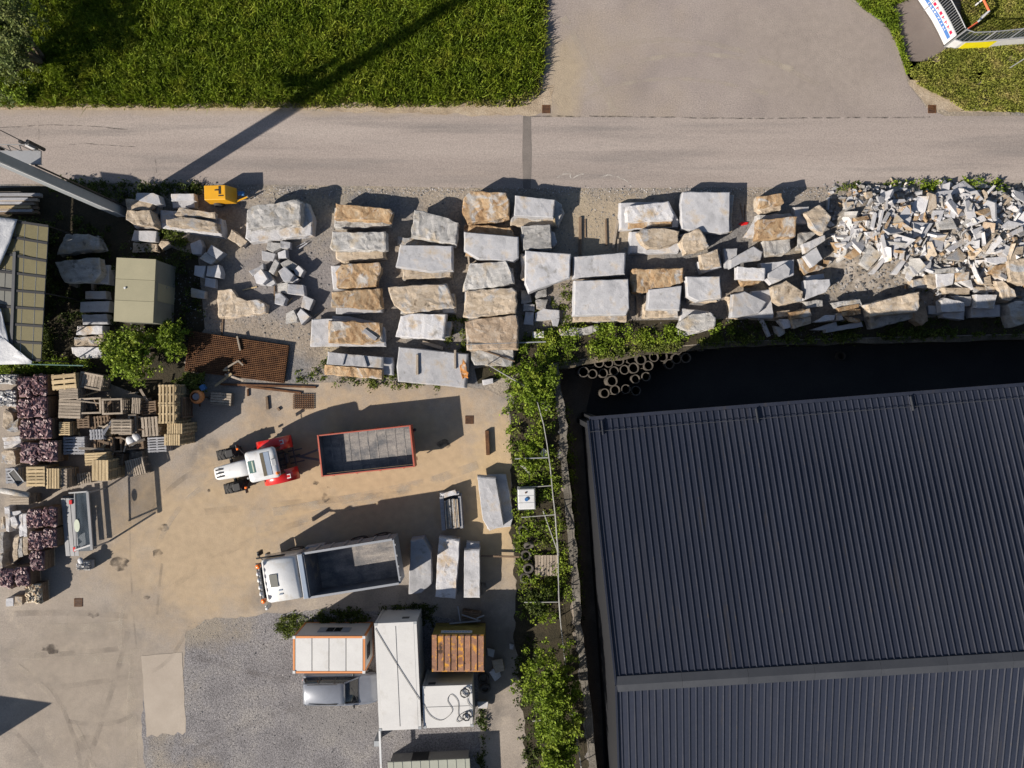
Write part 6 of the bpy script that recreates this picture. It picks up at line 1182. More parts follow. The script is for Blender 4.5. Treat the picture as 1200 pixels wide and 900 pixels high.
tm = MB().lathe([(.2,-.09),(.3,-.1),(.33,-.04),(.33,.04),(.3,.1),(.2,.09),(.17,0),(.2,-.09)], 22).mesh('tyre', G['old_tyre'], True)
for c, u, v, tl, lab in TY: p = CP(c, u, v, .2); o = obj('tyre', tm, None, (p.x, p.y, .12+.24*math.sin(tl)), (tl, tl*.3, 0)); tag(o, lab, 'tyre')
for i, (q, z, m, lab) in enumerate([([(430,420),(500,410),(515,480),(455,500)], .35, 'wood_old', 'upper broken board behind the rusty container'),([(410,495),(470,455),(490,520),(450,555)], .25, 'w', 'lower broken board behind the rusty container'),([(335,690),(405,690),(400,735),(340,730)], .3, 'g', 'bluish crate stone in the shade beside the small white container'),([(400,340),(450,350),(440,395),(405,385)], .3, 'g', 'bluish bucket-sized stone in shade right of the rusty container'),([(545,310),(575,315),(570,345),(548,340)], .2, 'g', 'small bluish stone in the shaded path')]):
    block('board' if i < 2 else 'stone_block', [cp('q', *a) for a in q], z-.12, z, m, lab, 'board' if i < 2 else 'stone block', .02)
for i, (a_, b_) in enumerate([((205,60),(222,160)),((230,115),(350,155)),((150,175),(355,155)),((330,140),(380,120))]): beam('scrap_bar', 'q', a_, b_, .07, .5, .58, 'wood_grey', f'{["upright","slanting","lowest long","short"][i]} scrap pole in the dark corner behind the rusty container', 'pole')
# white-paint striped slab bundle on the sandy yard
t = thing('slab_pack', 'pack of thin stacked grey slabs on the sandy yard above the three slabs', 'stone slabs', CP('W', 248, 475, .7)); t.location.z = 0; t.rotation_euler = (0,0,R(4))
for k in range(9): bxo('slab', 'r' if k % 2 else 't', t, -.36+k*.088, -.85+random.uniform(-.04,.04), .1, -.36+k*.088+.07, .8+random.uniform(-.05,.05), .7+random.uniform(-.05,.05))
bxo('side_board', 'wood_grey', t, -.62,-.95,.05,-.4,1.0,.62); bxo('side_board', 'wood_grey', t, .45,-.9,.05,.6,.95,.6); bxo('pallet_base', 'wood_grey', t, -.63,-1.0,0,.63,1.05,.045); bxo('back_board', 'wood_grey', t, -.6,1.02,.05,.5,1.2,.5)
block('stone_slab', [cp('W', *q) for q in [(205,392),(265,376),(270,395),(212,408)]], .5, .62, 'w', 'small white slab leaning on the pack of thin slabs', 'stone slab')
# ------------------------------------------------------------------ yellow compressor
ctr, Lx, Ly, a = quadbox('L', [(730,122),(920,118),(935,255),(742,262)], 1.3); t = thing('compressor', 'yellow towable compressor parked at the road edge', 'compressor', (ctr.x, ctr.y, 0), a); hx, hy = Lx/2, Ly/2
mb = MB(); mb.add([(-hx,-hy,.35),(hx+.35,-hy,.35),(hx+.35,hy,.35),(-hx,hy,.35),(-hx+.03,-hy+.03,1.25),(hx,-hy+.03,1.25),(hx,hy-.03,1.25),(-hx+.03,hy-.03,1.25)], BOXF); bevel(mb.obj('canopy', G['yellow_paint'], t), .04)
bxo('exhaust_slot', 'black_plastic', t, hx-.38, -.1, 1.25, hx-.26, hy-.1, 1.27); bxo('handle', 'black_plastic', t, hx-.6, .1, 1.25, hx-.4, .16, 1.29); bxo('grille', 'black_plastic', t, hx-.4, -.22, 1.25, hx-.12, -.16, 1.27)
MB().tube([(hx+.3,-hy+.1,.45),(hx+1.0,-.1,.5)], .05).obj('drawbar', G['yellow_paint'], t); MB().tube([(hx+1.0,-.1,.0),(hx+1.0,-.1,.55)], .04).obj('jockey_leg', G['steel'], t)
bxo('tool_bag', 'blue_plastic', t, hx+.45, -.05, .5, hx+.85, .2, .65, bv=.05)
for sy in (-1,1):
    wv = MB().lathe([(.15,-.08),(.28,-.09),(.32,-.04),(.32,.04),(.28,.09),(.15,.08)], 18, 'y', (-.1, sy*(hy+.02), .32)).obj('wheel', G['tyre'], t, True); MB().lathe([(.001,-.05),(.16,-.06),(.16,.06),(.001,.05)], 14, 'y', (-.1, sy*(hy+.02), .32)).obj('rim', G['alu'], wv)
# cement mixer (orange)
p = CP('Q', 105, 815, 1.0); t = thing('cement_mixer', 'orange cement mixer with open drum beside the pallet stack', 'mixer', (p.x, p.y, 0), .6)
MB().lathe([(.12,.35),(.36,.5),(.42,.75),(.3,1.0),(.25,1.02),(.27,.98),(.36,.75),(.30,.55),(.01,.5)], 20).obj('drum', G['orange_frame'], t, True); MB().lathe([(.20,.9),(.001,.88)], 14).obj('residue', G['g'], t)
mb = MB(); [mb.bar((0,0,.5), (sx*.45, sy*.4, 0), .06) for sx in (-1,1) for sy in (-1,1)]; mb.obj('stand', G['rust'], t); bxo('motor', 'blue_plastic', t, .42,.1,.5,.7,.4,.85, bv=.03)
wv = MB().lathe([(.1,-.05),(.22,-.05),(.24,0),(.22,.05),(.1,.05)], 16, 'y', (.5,-.35,.24)).obj('wheel', G['tyre'], t, True)
# ------------------------------------------------------------------ glazed shelter on its side
t = thing('glazed_shelter', 'long glazed shelter with aluminium slats and a pale oval sticker', 'shelter', CP('T', 500, 300, 0), R(3)); t.location.z = 0; o0 = t.location.copy(); Ri = Matrix.Rotation(-R(3), 3, 'Z')
def SV(u, v, z): return Ri @ (CP('T', u, v, z) - o0)
def quad(name, q, m, th=.02):
    n_ = (q[1]-q[0]).cross(q[2]-q[0]).normalized(); q = q if n_.z > 0 else q[::-1]; n_ = n_ if n_.z > 0 else -n_
    return MB().add([p-n_*th for p in q]+list(q), BOXF).obj(name, G[m], t)
for k in range(3):
    u = lambda r_, v_: 400+r_*30+(v_-130)*.085
    quad('slat', [SV(u(k+.06,135),135,.75+.1*k), SV(u(k+.94,135),135,.78+.1*k), SV(u(k+.94,515),515,.78+.1*k), SV(u(k+.06,515),515,.75+.1*k)], 'slat_grey')
quad('glass_roof', [SV(492,95,1.55), SV(580,92,1.95), SV(606,470,1.95), SV(500,475,1.55)], 'clear_glass', .012)
for a_, b_, r_ in (((578,90,2.0),(608,474,2.0),.07),((492,95,1.58),(502,480,1.58),.03),((455,100,1.6),(580,90,2.0),.04),((490,478,1.6),(606,440,2.0),.045)): MB().bar(SV(*a_), SV(*b_), r_*2, r_*1.6).obj('frame_bar', G['slat_grey'], t)
quad('glass_wall', [SV(580,92,1.9), SV(606,470,1.9), SV(592,462,.1), SV(568,98,.1)], 'clear_glass', .012)
oc = SV(507,315,1.68); mb = MB(); mb.prism([(oc.x+math.cos(q)*.16, oc.y+math.sin(q)*.36) for q in [2*math.pi*k/20 for k in range(20)]], oc.z, oc.z+.012); mb.obj('sticker', G['oval_pale'], t)
for v_ in (160, 470): bxo('end_lamp', 'red_paint', t, *(SV(462+(v_-130)*.085,v_,1.0)-Vector((.06,.12,.03))), *(SV(462+(v_-130)*.085,v_,1.0)+Vector((.10,.12,.05))))
for a_ in ((415,140,.7),(445,510,.7),(575,98,1.9),(600,465,1.9)): q_ = SV(*a_); bxo('leg', 'silver_box', t, q_.x-.04, q_.y-.04, 0, q_.x+.04, q_.y+.04, q_.z)
plain('shelter_floor', (.035,.05,.07), .4); bxo('floor', 'shelter_floor', t, *(SV(420,150,.1)-Vector((0,3.0,0))), *(SV(585,110,.16)))
bundle('T', 502, 552, 590, 610, .55, 'pale_cobble0', 'small crate of stone setts at the end of the glazed shelter', 2, 'wood_grey'); sack('T', 535, 545, .64, .2, 'tarp_white', 'white bag on the sett crate by the shelter')
# ------------------------------------------------------------------ vehicles
def wheel(parent, x, y, r, wd, rim='alu', rimr=.55, lugs=0, name='wheel', seg=28):
    w_ = thing_part(name, parent, (x, y, r)); h = wd/2
    ty = MB().lathe([(r*rimr,-h*.8),(r*.8,-h),(r*.96,-h*.85),(r,-h*.5),(r,h*.5),(r*.96,h*.85),(r*.8,h),(r*.6,h*.8)], seg, 'y')
    for k in range(lugs):
        a = 2*math.pi*k/lugs
        for s_ in (-1,1):
            a2 = a+(.5 if s_ > 0 else 0)*2*math.pi/lugs; da = .16
            pp = [Vector((math.cos(a2)*r, 0, math.sin(a2)*r)), Vector((math.cos(a2+da)*r, s_*h*.92, math.sin(a2+da)*r))]; ty.bar(pp[0], pp[1], .055, .055)
    ty.obj('tyre', G['tyre'], w_, False); MB().lathe([(.001,-h*.35),(r*rimr*.5,-h*.5),(r*rimr*1.02,-h*.75),(r*rimr*1.02,h*.75),(r*rimr*.5,h*.5),(.001,h*.35)], 20, 'y').obj('rim', G[rim], w_, True); return w_
def thing_part(name, parent, loc):
    o = bpy.data.objects.new(name, None); link(o, parent); o.location = loc; o.empty_display_size = .1; return o
def loft(secs, m, name, parent, smooth=True, cap=True):
    """secs: list of closed rings with the same number of points"""
    n = len(secs[0]); v = [p for s_ in secs for p in s_]; f = [(i*n+k, i*n+(k+1)%n, (i+1)*n+(k+1)%n, (i+1)*n+k) for i in range(len(secs)-1) for k in range(n)]
    if cap: f += [tuple(range(n))[::-1], tuple(range((len(secs)-1)*n, len(secs)*n))]
    bm = bmesh.new(); me = mesh(name, v, f, G[m]); bm.from_mesh(me); bmesh.ops.recalc_face_normals(bm, faces=bm.faces); bm.to_mesh(me); bm.free()
    if smooth: me.polygons.foreach_set('use_smooth', [True]*len(me.polygons))
    return obj(name, me, parent)
# tractor -----------------------------------------------------------
rp = P(333, 537); tr = thing('tractor', 'red and white farm tractor parked in front of the trailer', 'tractor', (rp.x, rp.y, 0), R(180+12.3))
bxo('chassis', 'dark_grey', tr, -.5,-.28,.55,3.2,.28,1.0, bv=.05); bxo('gearbox', 'dark_grey', tr, -.35,-.42,.5,.9,.42,1.15, bv=.08)
MB().tube([(2.8,-1.0,.66),(2.8,1.0,.66)], .09).obj('front_axle', G['dark_grey'], tr); MB().tube([(0,-.9,.9),(0,.9,.9)], .13).obj('rear_axle', G['dark_grey'], tr)
for s_ in (-1,1):
    wheel(tr, 2.8, s_*.98, .66, .6, 'banner_white', .5, 16); wheel(tr, 0, s_*.95, .9, .58, 'banner_white', .55, 20)
    ring = []
    for a in np.linspace(R(165), R(2), 12):
        x, z = math.cos(a)*1.06, .9+math.sin(a)*1.04; ring.append([(x, s_*.56, z), (x, s_*1.26, z-.04), (x*.97, s_*1.28, z-.12), (x*.97, s_*.56, z-.05)])
    loft(ring, 'red_paint', 'fender', tr); 
    q_ = MB().box(-.72,s_*.98-.12,1.72,-.46,s_*.98+.12,1.78).obj('rear_lamp', G['banner_white'], tr); MB().box(-.68,s_*.98-.07,1.781,-.52,s_*.98+.07,1.79).obj('lens', G['red_paint'], q_)
    MB().tube([(1.5,s_*.75,1.9),(1.75,s_*1.25,2.1)], .02).obj('mirror_arm', G['black_plastic'], tr); bxo('mirror', 'black_plastic', tr, 1.72, s_*1.28-.1, 1.9, 1.78, s_*1.28+.1, 2.25, bv=.02); bxo('side_marker', 'orange_light', tr, 1.95, s_*1.12-.06, 1.35, 2.07, s_*1.12+.06, 1.5, bv=.02)
    bxo('step', 'black_plastic', tr, .75, s_*.85-.15, .45, 1.4, s_*.85+.15, .5); bxo('front_mudguard', 'black_plastic', tr, 2.35, s_*.98-.2, 1.36, 2.75, s_*.98+.2, 1.4, bv=.02)
def hoodring(x, w_, zt, zb=.95): return [(x,-w_,zb),(x,-w_,zt-.12),(x,-w_*.78,zt-.02),(x,0,zt+.02),(x,w_*.78,zt-.02),(x,w_,zt-.12),(x,w_,zb)]
hd = loft([hoodring(1.15,.46,1.82),hoodring(2.0,.45,1.78),hoodring(2.9,.41,1.68),hoodring(3.4,.37,1.58),hoodring(3.58,.32,1.42)], 'white_clean', 'hood', tr)
for y in (-.2,0,.2): bxo('hood_vent', 'black_plastic', hd, 2.95, y-.045, 1.69, 3.38, y+.045, 1.70 if y else 1.712)
bxo('grille', 'black_plastic', tr, 3.50,-.3,.9,3.62,.3,1.35, bv=.03); bxo('front_weight', 'dark_grey', tr, 3.45,-.35,.45,3.8,.35,.85, bv=.05)
MB().tube([(1.3,.55,1.2),(1.3,.57,2.7)], .06).obj('exhaust', G['steel'], tr); bxo('fuel_tank', 'black_plastic', tr, .8,.5,.5,1.9,.8,1.0, bv=.06); bxo('battery_box', 'grey_paint', tr, 1.0,-.85,.5,1.7,-.5,1.0, bv=.05)
cab = bxo('cab_glass', 'glass_black', tr, -.45,-.72,1.2,1.06,.72,2.62, bv=.06)
for x in (-.45,1.12):
    for s_ in (-1,1): bxo('cab_pillar', 'black_plastic', tr, x-.05, s_*.72-.05, 1.1, x+.05, s_*.72+.05, 2.65)
def rr(x0, x1, hy, r, z, n=6):
    out = []
    for cx, cy, a0 in ((x1-r,hy-r,0),(x0+r,hy-r,90),(x0+r,-hy+r,180),(x1-r,-hy+r,270)):
        for k in range(n): a = R(a0+90*k/(n-1)); out.append((cx+r*math.cos(a), cy+r*math.sin(a), z))
    return out
rf = loft([rr(-.5,1.2,.84,.18,2.62), rr(-.52,1.22,.86,.2,2.7), rr(-.46,1.14,.8,.2,2.83), rr(-.3,.95,.6,.2,2.87)], 'white_clean', 'cab_roof', tr)
bxo('roof_hatch', 'glass_green', rf, .72,-.34,2.86,1.08,.34,2.885, bv=.01); bxo('hatch_rail', 'oval_pale', rf, .80,-.30,2.886,.87,.30,2.896); bxo('vent_panel', 'vent_blue', rf, -.14,-.64,2.865,.14,.64,2.89); bxo('vent_grille', 'mud', rf, .15,-.64,2.867,.34,.64,2.893); bxo('roof_box', 'alu', rf, -.48,-.2,2.82,-.2,.18,2.92, bv=.03)
MB().lathe([(.09,2.72),(.08,2.98),(.001,3.02)], 12, c=(-.42,.62,0)).obj('beacon', G['orange_light'], rf, True)
mb = MB(); mb.bar((-.5,-.35,.6),(-1.3,-.35,.55),.08); mb.bar((-.5,.35,.6),(-1.3,.35,.55),.08); mb.bar((-.5,0,.5),(-1.1,0,.45),.14,.08); mb.bar((-.9,-.5,.9),(-.9,.5,.9),.07); mb.obj('linkage', G['dark_grey'], tr)
# tipping trailer ------------------------------------------------------
ctr, Lx, Ly, a = quadbox('U', [(637,135),(1112,85),(1135,295),(652,348)], 1.85); tl = thing('tipping_trailer', 'empty tipping trailer with rusty red rim behind the tractor', 'trailer', (ctr.x, ctr.y, 0), a); hx, hy = Lx/2, Ly/2; zf, zt = 1.05, 1.85
bxo('floor', 'cargo_floor', tl, -hx+.05,-hy+.05,zf-.08,hx-.05,hy-.05,zf)
for k in range(9): bxo('floor_rib', 'cargo_floor', tl, -hx+.5+k*(Lx-1)/8-.03,-hy+.055,zf-.002,-hx+.5+k*(Lx-1)/8+.03,hy-.055,zf+.012)
for s_ in (-1,1):
    bxo('side_wall', 'red_trailer', tl, -hx+.06, s_*hy-.03, zf-.1, hx-.06, s_*hy+.03, zt); bxo('inner_lining', 'cargo_steel', tl, -hx+.06, s_*(hy-.036)-.005, zf+.002, hx-.06, s_*(hy-.036)+.005, zt-.04)
    bxo('end_wall', 'red_trailer', tl, s_*hx-.04, -hy-.035, zf-.1, s_*hx+.04, hy+.035, zt+.02); bxo('inner_lining', 'cargo_steel', tl, s_*(hx-.047)-.005, -hy+.04, zf+.002, s_*(hx-.047)+.005, hy-.04, zt-.04)
for s_ in (-1,1):
    for k in range(4): bxo('side_stake', 'red_trailer', tl, -hx+.6+k*(Lx-1.2)/3-.04, s_*(hy+.05)-.02, .8, -hx+.6+k*(Lx-1.2)/3+.04, s_*(hy+.05)+.02, zt-.05)
    for x in (.2,1.2): wheel(tl, x, s_*.85, .5, .4, 'red_trailer', .5)
    bxo('latch', 'steel', tl, -hx-.08, s_*.6-.05, 1.1, -hx-.041, s_*.6+.05, 1.3)
bxo('frame', 'dark_grey', tl, -hx+.1,-.4,.6,hx-.1,.4,.9); MB().add([], []); mb = MB(); mb.bar((-hx,.4,.72),(-hx-1.5,0,.6),.12); mb.bar((-hx,-.4,.72),(-hx-1.5,0,.6),.12); mb.bar((-hx-1.4,0,.6),(-hx-1.95,.05,.56),.1); mb.obj('drawbar', G['dark_grey'], tl)
MB().lathe([(.07,.9),(.07,1.5),(.001,1.5)], 10, c=(-hx-.12,.35,0)).obj('tipping_ram', G['steel'], tl); bxo('rear_lamp', 'red_paint', tl, hx+.041,-.9,.7,hx+.08,-.7,.85); bxo('rear_lamp', 'red_paint', tl, hx+.041,.7,.7,hx+.08,.9,.85); MB().lathe([(.09,.85),(.09,1.1),(.001,1.12)], 10, c=(hx+.12,.85,0)).obj('hose_reel', G['black_plastic'], tl)
# tipper truck ------------------------------------------------------------
rp = P(463.9, 658.7, 2.95); tk = thing('tipper_truck', 'white-cab tipper truck with empty grey dump body', 'truck', (rp.x, rp.y, 0), R(180+9.0))
hw = 1.24; BL = 5.0; zf, zt = 1.35, 2.75
bxo('frame', 'dark_grey', tk, .3,-.45,.7,7.2,.45,1.05); body = bxo('body_floor', 'cargo_floor', tk, .06,-hw+.06,zf-.1,BL-.06,hw-.06,zf)
for s_ in (-1,1):
    bxo('side_wall', 'silver_box', tk, .05, s_*(hw-.03)-.03, zf-.1, BL-.02, s_*(hw-.03)+.03, zt); bxo('inner_lining', 'cargo_steel', tk, .06, s_*(hw-.066)-.005, zf+.002, BL-.03, s_*(hw-.066)+.005, zt-.05); bxo('top_rail', 'silver_box', tk, .05, s_*(hw-.02)-.06, zt+.001, BL, s_*(hw-.02)+.06, zt+.06)
    for k in range(6): bxo('side_rib', 'silver_box', tk, .35+k*.8, s_*(hw+.03)-.03, zf-.05, .47+k*.8, s_*(hw+.03)+.03, zt-.02)
bxo('tailgate', 'silver_box', tk, -.04,-hw,zf-.1,.04,hw,zt-.02)
for y in (-.9,-.3,.3,.9): bxo('tailgate_hinge', 'steel', tk, -.10,y-.05,zt-.25,-.041,y+.05,zt)
bxo('tailgate_lining', 'cargo_steel', tk, .041,-hw+.08,zf+.002,.05,hw-.08,zt-.06)
mb = MB(); mb.add([(BL-.35,-hw+.07,zf),(BL,-hw+.07,zf),(BL,hw-.07,zf),(BL-.35,hw-.07,zf),(BL-.06,-hw+.07,zt+.1),(BL,-hw+.07,zt+.1),(BL,hw-.07,zt+.1),(BL-.06,hw-.07,zt+.1)], BOXF); mb.obj('headboard', G['cargo_steel'], tk)
hb = bxo('cab_guard', 'silver_box', tk, BL+.001,-hw,zt+.0,BL+.3,hw,zt+.14, bv=.02); bxo('guard_plate', 'vent_blue', hb, BL+.04,-hw+.05,zt+.141,BL+.26,hw-.05,zt+.155)
c0 = BL+.42; cl = 2.15; zc = 2.9
def cr_(x, z, w_): return [(x,-w_,.95),(x,-w_,z-.15),(x,-w_*.92,z-.02),(x,0,z+.03),(x,w_*.92,z-.02),(x,w_,z-.15),(x,w_,.95)]
cab = loft([cr_(c0,zc-.12,1.16), cr_(c0+.15,zc,1.18), cr_(c0+cl-.45,zc,1.18), cr_(c0+cl-.2,zc-.25,1.17), cr_(c0+cl,1.9,1.16), cr_(c0+cl+.05,.95,1.15)], 'white_clean', 'cab', tk)
bxo('roof_hatch', 'poly_grey', cab, c0+cl-1.05,-.38,zc+.03,c0+cl-.6,.32,zc+.06, bv=.03)
for y in (.5,.72): bxo('roof_mark', 'vent_blue', cab, c0+cl-1.2,y,zc+.022,c0+cl-1.0,y+.07,zc+.035)
ws = bxo('windscreen', 'glass_black', tk, c0+cl-.1,-1.0,1.75,c0+cl+.06,1.0,2.45, bv=.03); bxo('bumper', 'dark_grey', tk, c0+cl+.02,-1.2,.4,c0+cl+.2,1.2,.9, bv=.04); bxo('sun_visor', 'black_plastic', tk, c0+cl-.06,-1.05,2.5,c0+cl+.18,1.05,2.56, bv=.02)
lb = thing_part('light_bar', tk, (c0+cl-.12, 0, zc+.02)); MB().tube([(0,-1.0,.02),(0,1.0,.02)], .035).obj('bar', G['steel'], lb)
for y in (-.95,.95): MB().lathe([(.13,-.05),(.13,.1),(.08,.16),(.001,.17)], 16, c=(-.02,y,.05)).obj('beacon', G['orange_light'], lb, True)
for y in (-.55,-.2,.2,.55): MB().lathe([(.001,-.06),(.10,-.06),(.11,.06),(.001,.08)], 14, 'x', (.05,y,.1)).obj('spot_lamp', G['banner_white'], lb, True)
for s_ in (-1,1): MB().tube([(c0+cl-.25,s_*1.15,2.5),(c0+cl+.05,s_*1.5,2.4)], .03).obj('mirror_arm', G['black_plastic'], tk); bxo('mirror', 'black_plastic' if s_ < 0 else 'white_clean', tk, c0+cl-.05,s_*1.5-.13,1.7,c0+cl+.08,s_*1.5+.13,2.4, bv=.03)
MB().tube([(c0+.7,-1.25,2.4),(c0+cl+.1,-1.3,2.5)], .05).obj('air_horn', G['black_plastic'], tk); bxo('toolbox', 'cargo_steel', tk, c0-.35,-1.15,1.0,c0-.05,1.15,2.0, bv=.03); MB().tube([(c0-.2,.3,2.0),(c0-.2,.3,2.75)], .07).obj('snorkel', G['black_plastic'], tk)
for s_ in (-1,1):
    for x in (1.0, 2.35): wheel(tk, x, s_*.98, .5, .5, 'alu', .55)
    wheel(tk, 6.1, s_*1.02, .5, .34, 'alu', .55); bxo('mudguard', 'black_plastic', tk, 5.5,s_*1.02-.2,1.02,6.7,s_*1.02+.2,1.07, bv=.02); bxo('side_skirt', 'silver_box', tk, 3.2,s_*1.1-.03,.55,5.1,s_*1.1+.03,1.0, bv=.02); bxo('door_window', 'glass_black', tk, c0+.8,s_*1.175-.015,1.8,c0+1.75,s_*1.175+.015,2.45)
bxo('hydraulic_tank', 'silver_box', tk, 4.2,-1.3,.7,5.3,-.95,1.3, bv=.05)
# silver estate car -----------------------------------------------------------
p = P(403.0, 801.5); ca = thing('estate_car', 'silver estate car parked tight beside the site office', 'car', (p.x, p.y, 0), R(1.0))
def cring(x, hw_, zb, zs, zt_, tw): return [(x,-hw_*.9,zb),(x,-hw_,zb+.2),(x,-hw_,zs-.08),(x,-hw_*.95,zs),(x,-tw,zt_-.03),(x,-tw*.85,zt_),(x,0,zt_+.02),(x,tw*.85,zt_),(x,tw,zt_-.03),(x,hw_*.95,zs),(x,hw_,zs-.08),(x,hw_,zb+.2),(x,hw_*.9,zb)]
bd = [(-2.2,.72,.35,.62,.64,.66),(-2.16,.82,.25,.80,.82,.72),(-1.9,.88,.2,.92,.94,.78),(-.5,.9,.2,.95,.97,.8),(.75,.9,.2,.94,.96,.8),(.95,.89,.2,.92,.93,.78),(1.6,.87,.2,.84,.86,.74),(2.0,.8,.22,.74,.76,.66),(2.17,.68,.3,.62,.64,.55),(2.22,.5,.36,.55,.56,.42)]
loft([cring(*q) for q in bd], 'silver', 'body', ca)
def gring(x, w0, w1, z0, z1): return [(x,-w0,z0),(x,-w1,z1),(x,0,z1+.015),(x,w1,z1),(x,w0,z0)]
gl = loft([gring(-2.08,.74,.66,.94,1.0),gring(-1.88,.79,.62,.95,1.36),gring(-.2,.8,.62,.96,1.42),gring(.35,.8,.6,.96,1.36),gring(1.05,.76,.66,.92,.95)], 'glass_black', 'windows', ca)
def rring(x, w_, z): return [(x,-w_,z-.03),(x,-w_*.9,z+.01),(x,0,z+.03),(x,w_*.9,z+.01),(x,w_,z-.03),(x,0,z-.06)]
loft([rring(-2.02,.58,1.33),rring(-1.85,.62,1.40),rring(-.6,.635,1.455),rring(.1,.61,1.43),rring(.38,.58,1.38)], 'silver', 'roof', ca)
for s_ in (-1,1):
    for a_, b_ in (((.36,s_*.6,1.37),(1.06,s_*.74,.95)),((-1.9,s_*.62,1.36),(-2.1,s_*.74,.95))): MB().bar(a_, b_, .07, .05).obj('roof_pillar', G['silver'], ca)
    MB().bar((-1.75,s_*.56,1.475),(-.05,s_*.56,1.475), .03, .03).obj('roof_rail', G['black_plastic'], ca)
    for x in (-1.1,-.2): MB().bar((x,s_*.79,.96),(x,s_*.62,1.4), .05, .03).obj('door_pillar', G['black_plastic'], ca)
    bxo('mirror', 'black_plastic', ca, .72, s_*.93-.08, .92, .84, s_*.93+.08, 1.06, bv=.03); bxo('headlight', 'alu', ca, 1.86, s_*.58-.12, .60, 2.06, s_*.58+.12, .72, bv=.04); bxo('tail_lamp', 'red_paint', ca, -2.18, s_*.62-.08, .62, -2.1, s_*.62+.08, .82, bv=.02)
    for x in (-1.35,1.35): wheel(ca, x, s_*.8, .32, .22, 'alu', .62)
MB().bar((.98,-.5,.99),(.7,.25,1.17), .03).obj('wiper', G['black_plastic'], ca); loft([gring(.62,.45,.40,1.17,1.195),gring(.80,.52,.5,1.07,1.09)], 'interior_tan', 'sunlit_dashboard', ca)
# ------------------------------------------------------------------ cables on the roofs
def cable(name, pl, r, m, label):
    o = MB().tube(pl, r, 6).obj(name, G[m], None, True); return tag(o, label, 'cable')
def smooth_path(q, n=6):
    q = [Vector(p) for p in q]; out = []
    for i in range(len(q)-1):
        p0, p1, p2, p3 = q[max(0,i-1)], q[i], q[i+1], q[min(len(q)-1,i+2)]
        for k in range(n): t_ = k/n; out.append(.5*((2*p1)+(p2-p0)*t_+(2*p0-5*p1+4*p2-p3)*t_*t_+(3*p1-p0-3*p2+p3)*t_**3))
    return out+[q[-1]]
cable('cable', smooth_path([CP('Z',538,165,2.63),CP('Z',650,350,2.63),CP('Z',772,540,2.63)]), .014, 'black_plastic', 'straight dark cable lying diagonally over the long white container')
cable('cable', smooth_path([CP('Z',790,560,2.48),CP('Z',830,625,2.48),CP('Z',890,648,2.48),CP('Z',945,600,2.48),CP('Z',920,545,2.48),CP('Z',940,512,2.48),CP('Z',975,550,2.48),CP('Z',978,620,2.48),CP('Z',1000,650,2.48)]), .012, 'black_plastic', 'loose looping cable between the container edge and the lower coil')
def coil(u, v, lab, r0=.22):
    c_ = CP('Z', u, v, 2.5); rs = random.Random(u); q = []
    for k in range(150): a_ = k*.34; r_ = r0*(.75+.3*rs.random()); q.append(c_+Vector((math.cos(a_)*r_, math.sin(a_)*r_, .02+.12*(k/150))))
    cable('cable_coil', q, .011, 'black_plastic', lab)
coil(1012, 502, 'upper round coil of black cable on the short white container', .26); coil(1020, 628, 'lower tangled coil of black cable on the short white container', .22)
cable('cable', smooth_path([CP('Z',1020,630,2.49),CP('Z',985,655,2.49),CP('Z',968,650,2.49),CP('Z',985,620,2.49),CP('Z',1040,600,2.49),CP('Z',1052,670,2.49)]), .014, 'black_plastic', 'stray cable ends round the lower coil'); cable('cable', smooth_path([CP('Z',1022,535,2.49),CP('Z',1030,560,2.49),CP('Z',1052,585,2.49)]), .014, 'black_plastic', 'short cable running from the upper coil to the container edge')
# ------------------------------------------------------------------ sports cage with banners
def panel_fence(base_px, label, board, barm, z_board, z_top, step=.14, name='sports_fence'):
    q = [P(*a) for a in base_px]; t = thing(name, label, 'fence', (q[0].x, q[0].y, 0)); o0 = q[0].copy(); pl = []
    for a_, b_ in zip(q, q[1:]):
        n = max(1, int((b_-a_).length/.5)); pl += [a_.lerp(b_, k/n) for k in range(n)]
    pl.append(q[-1]); pl = [p-o0 for p in pl]; up_ = Vector((0,0,1))
    for a_, b_ in zip(pl, pl[1:]): MB().bar(a_+up_*(.08+z_board/2), b_+up_*(.08+z_board/2), .05, z_board-.02).obj('board', G[board], t)
    for z in (z_board+.12, z_top): MB().tube([p+up_*z for p in pl], .03).obj('rail', G['alu'], t)
    L_ = 0
    for a_, b_ in zip(pl, pl[1:]):
        n = max(1, round((b_-a_).length/step))
        for k in range(n): p = a_.lerp(b_, k/n); MB().bar(p+up_*(z_board+.1), p+up_*z_top, .022).obj('bar', G[barm], t)
    for p in pl[::3]+[pl[-1]]: MB().tube([p, p+up_*(z_top+.05)], .04).obj('post', G['alu'], t)
    return t, pl
arcp = [(1044,-95),(1055,-60),(1066,-25),(1075,0),(1083,12),(1091,24),(1099,39),(1106,54)]
f1, pl = panel_fence(arcp, 'curved sports fence with a white, blue and red lettered banner', 'banner_white', 'alu', 1.15, 2.1)
def on_arc(s_):
    acc = 0
    for a_, b_ in zip(pl, pl[1:]):
        L_ = (b_-a_).length
        if acc+L_ >= s_: d_ = (b_-a_).normalized(); return a_+d_*(s_-acc), d_
        acc += L_
    return pl[-1], (pl[-1]-pl[-2]).normalized()
tot = sum((b_-a_).length for a_, b_ in zip(pl, pl[1:]))
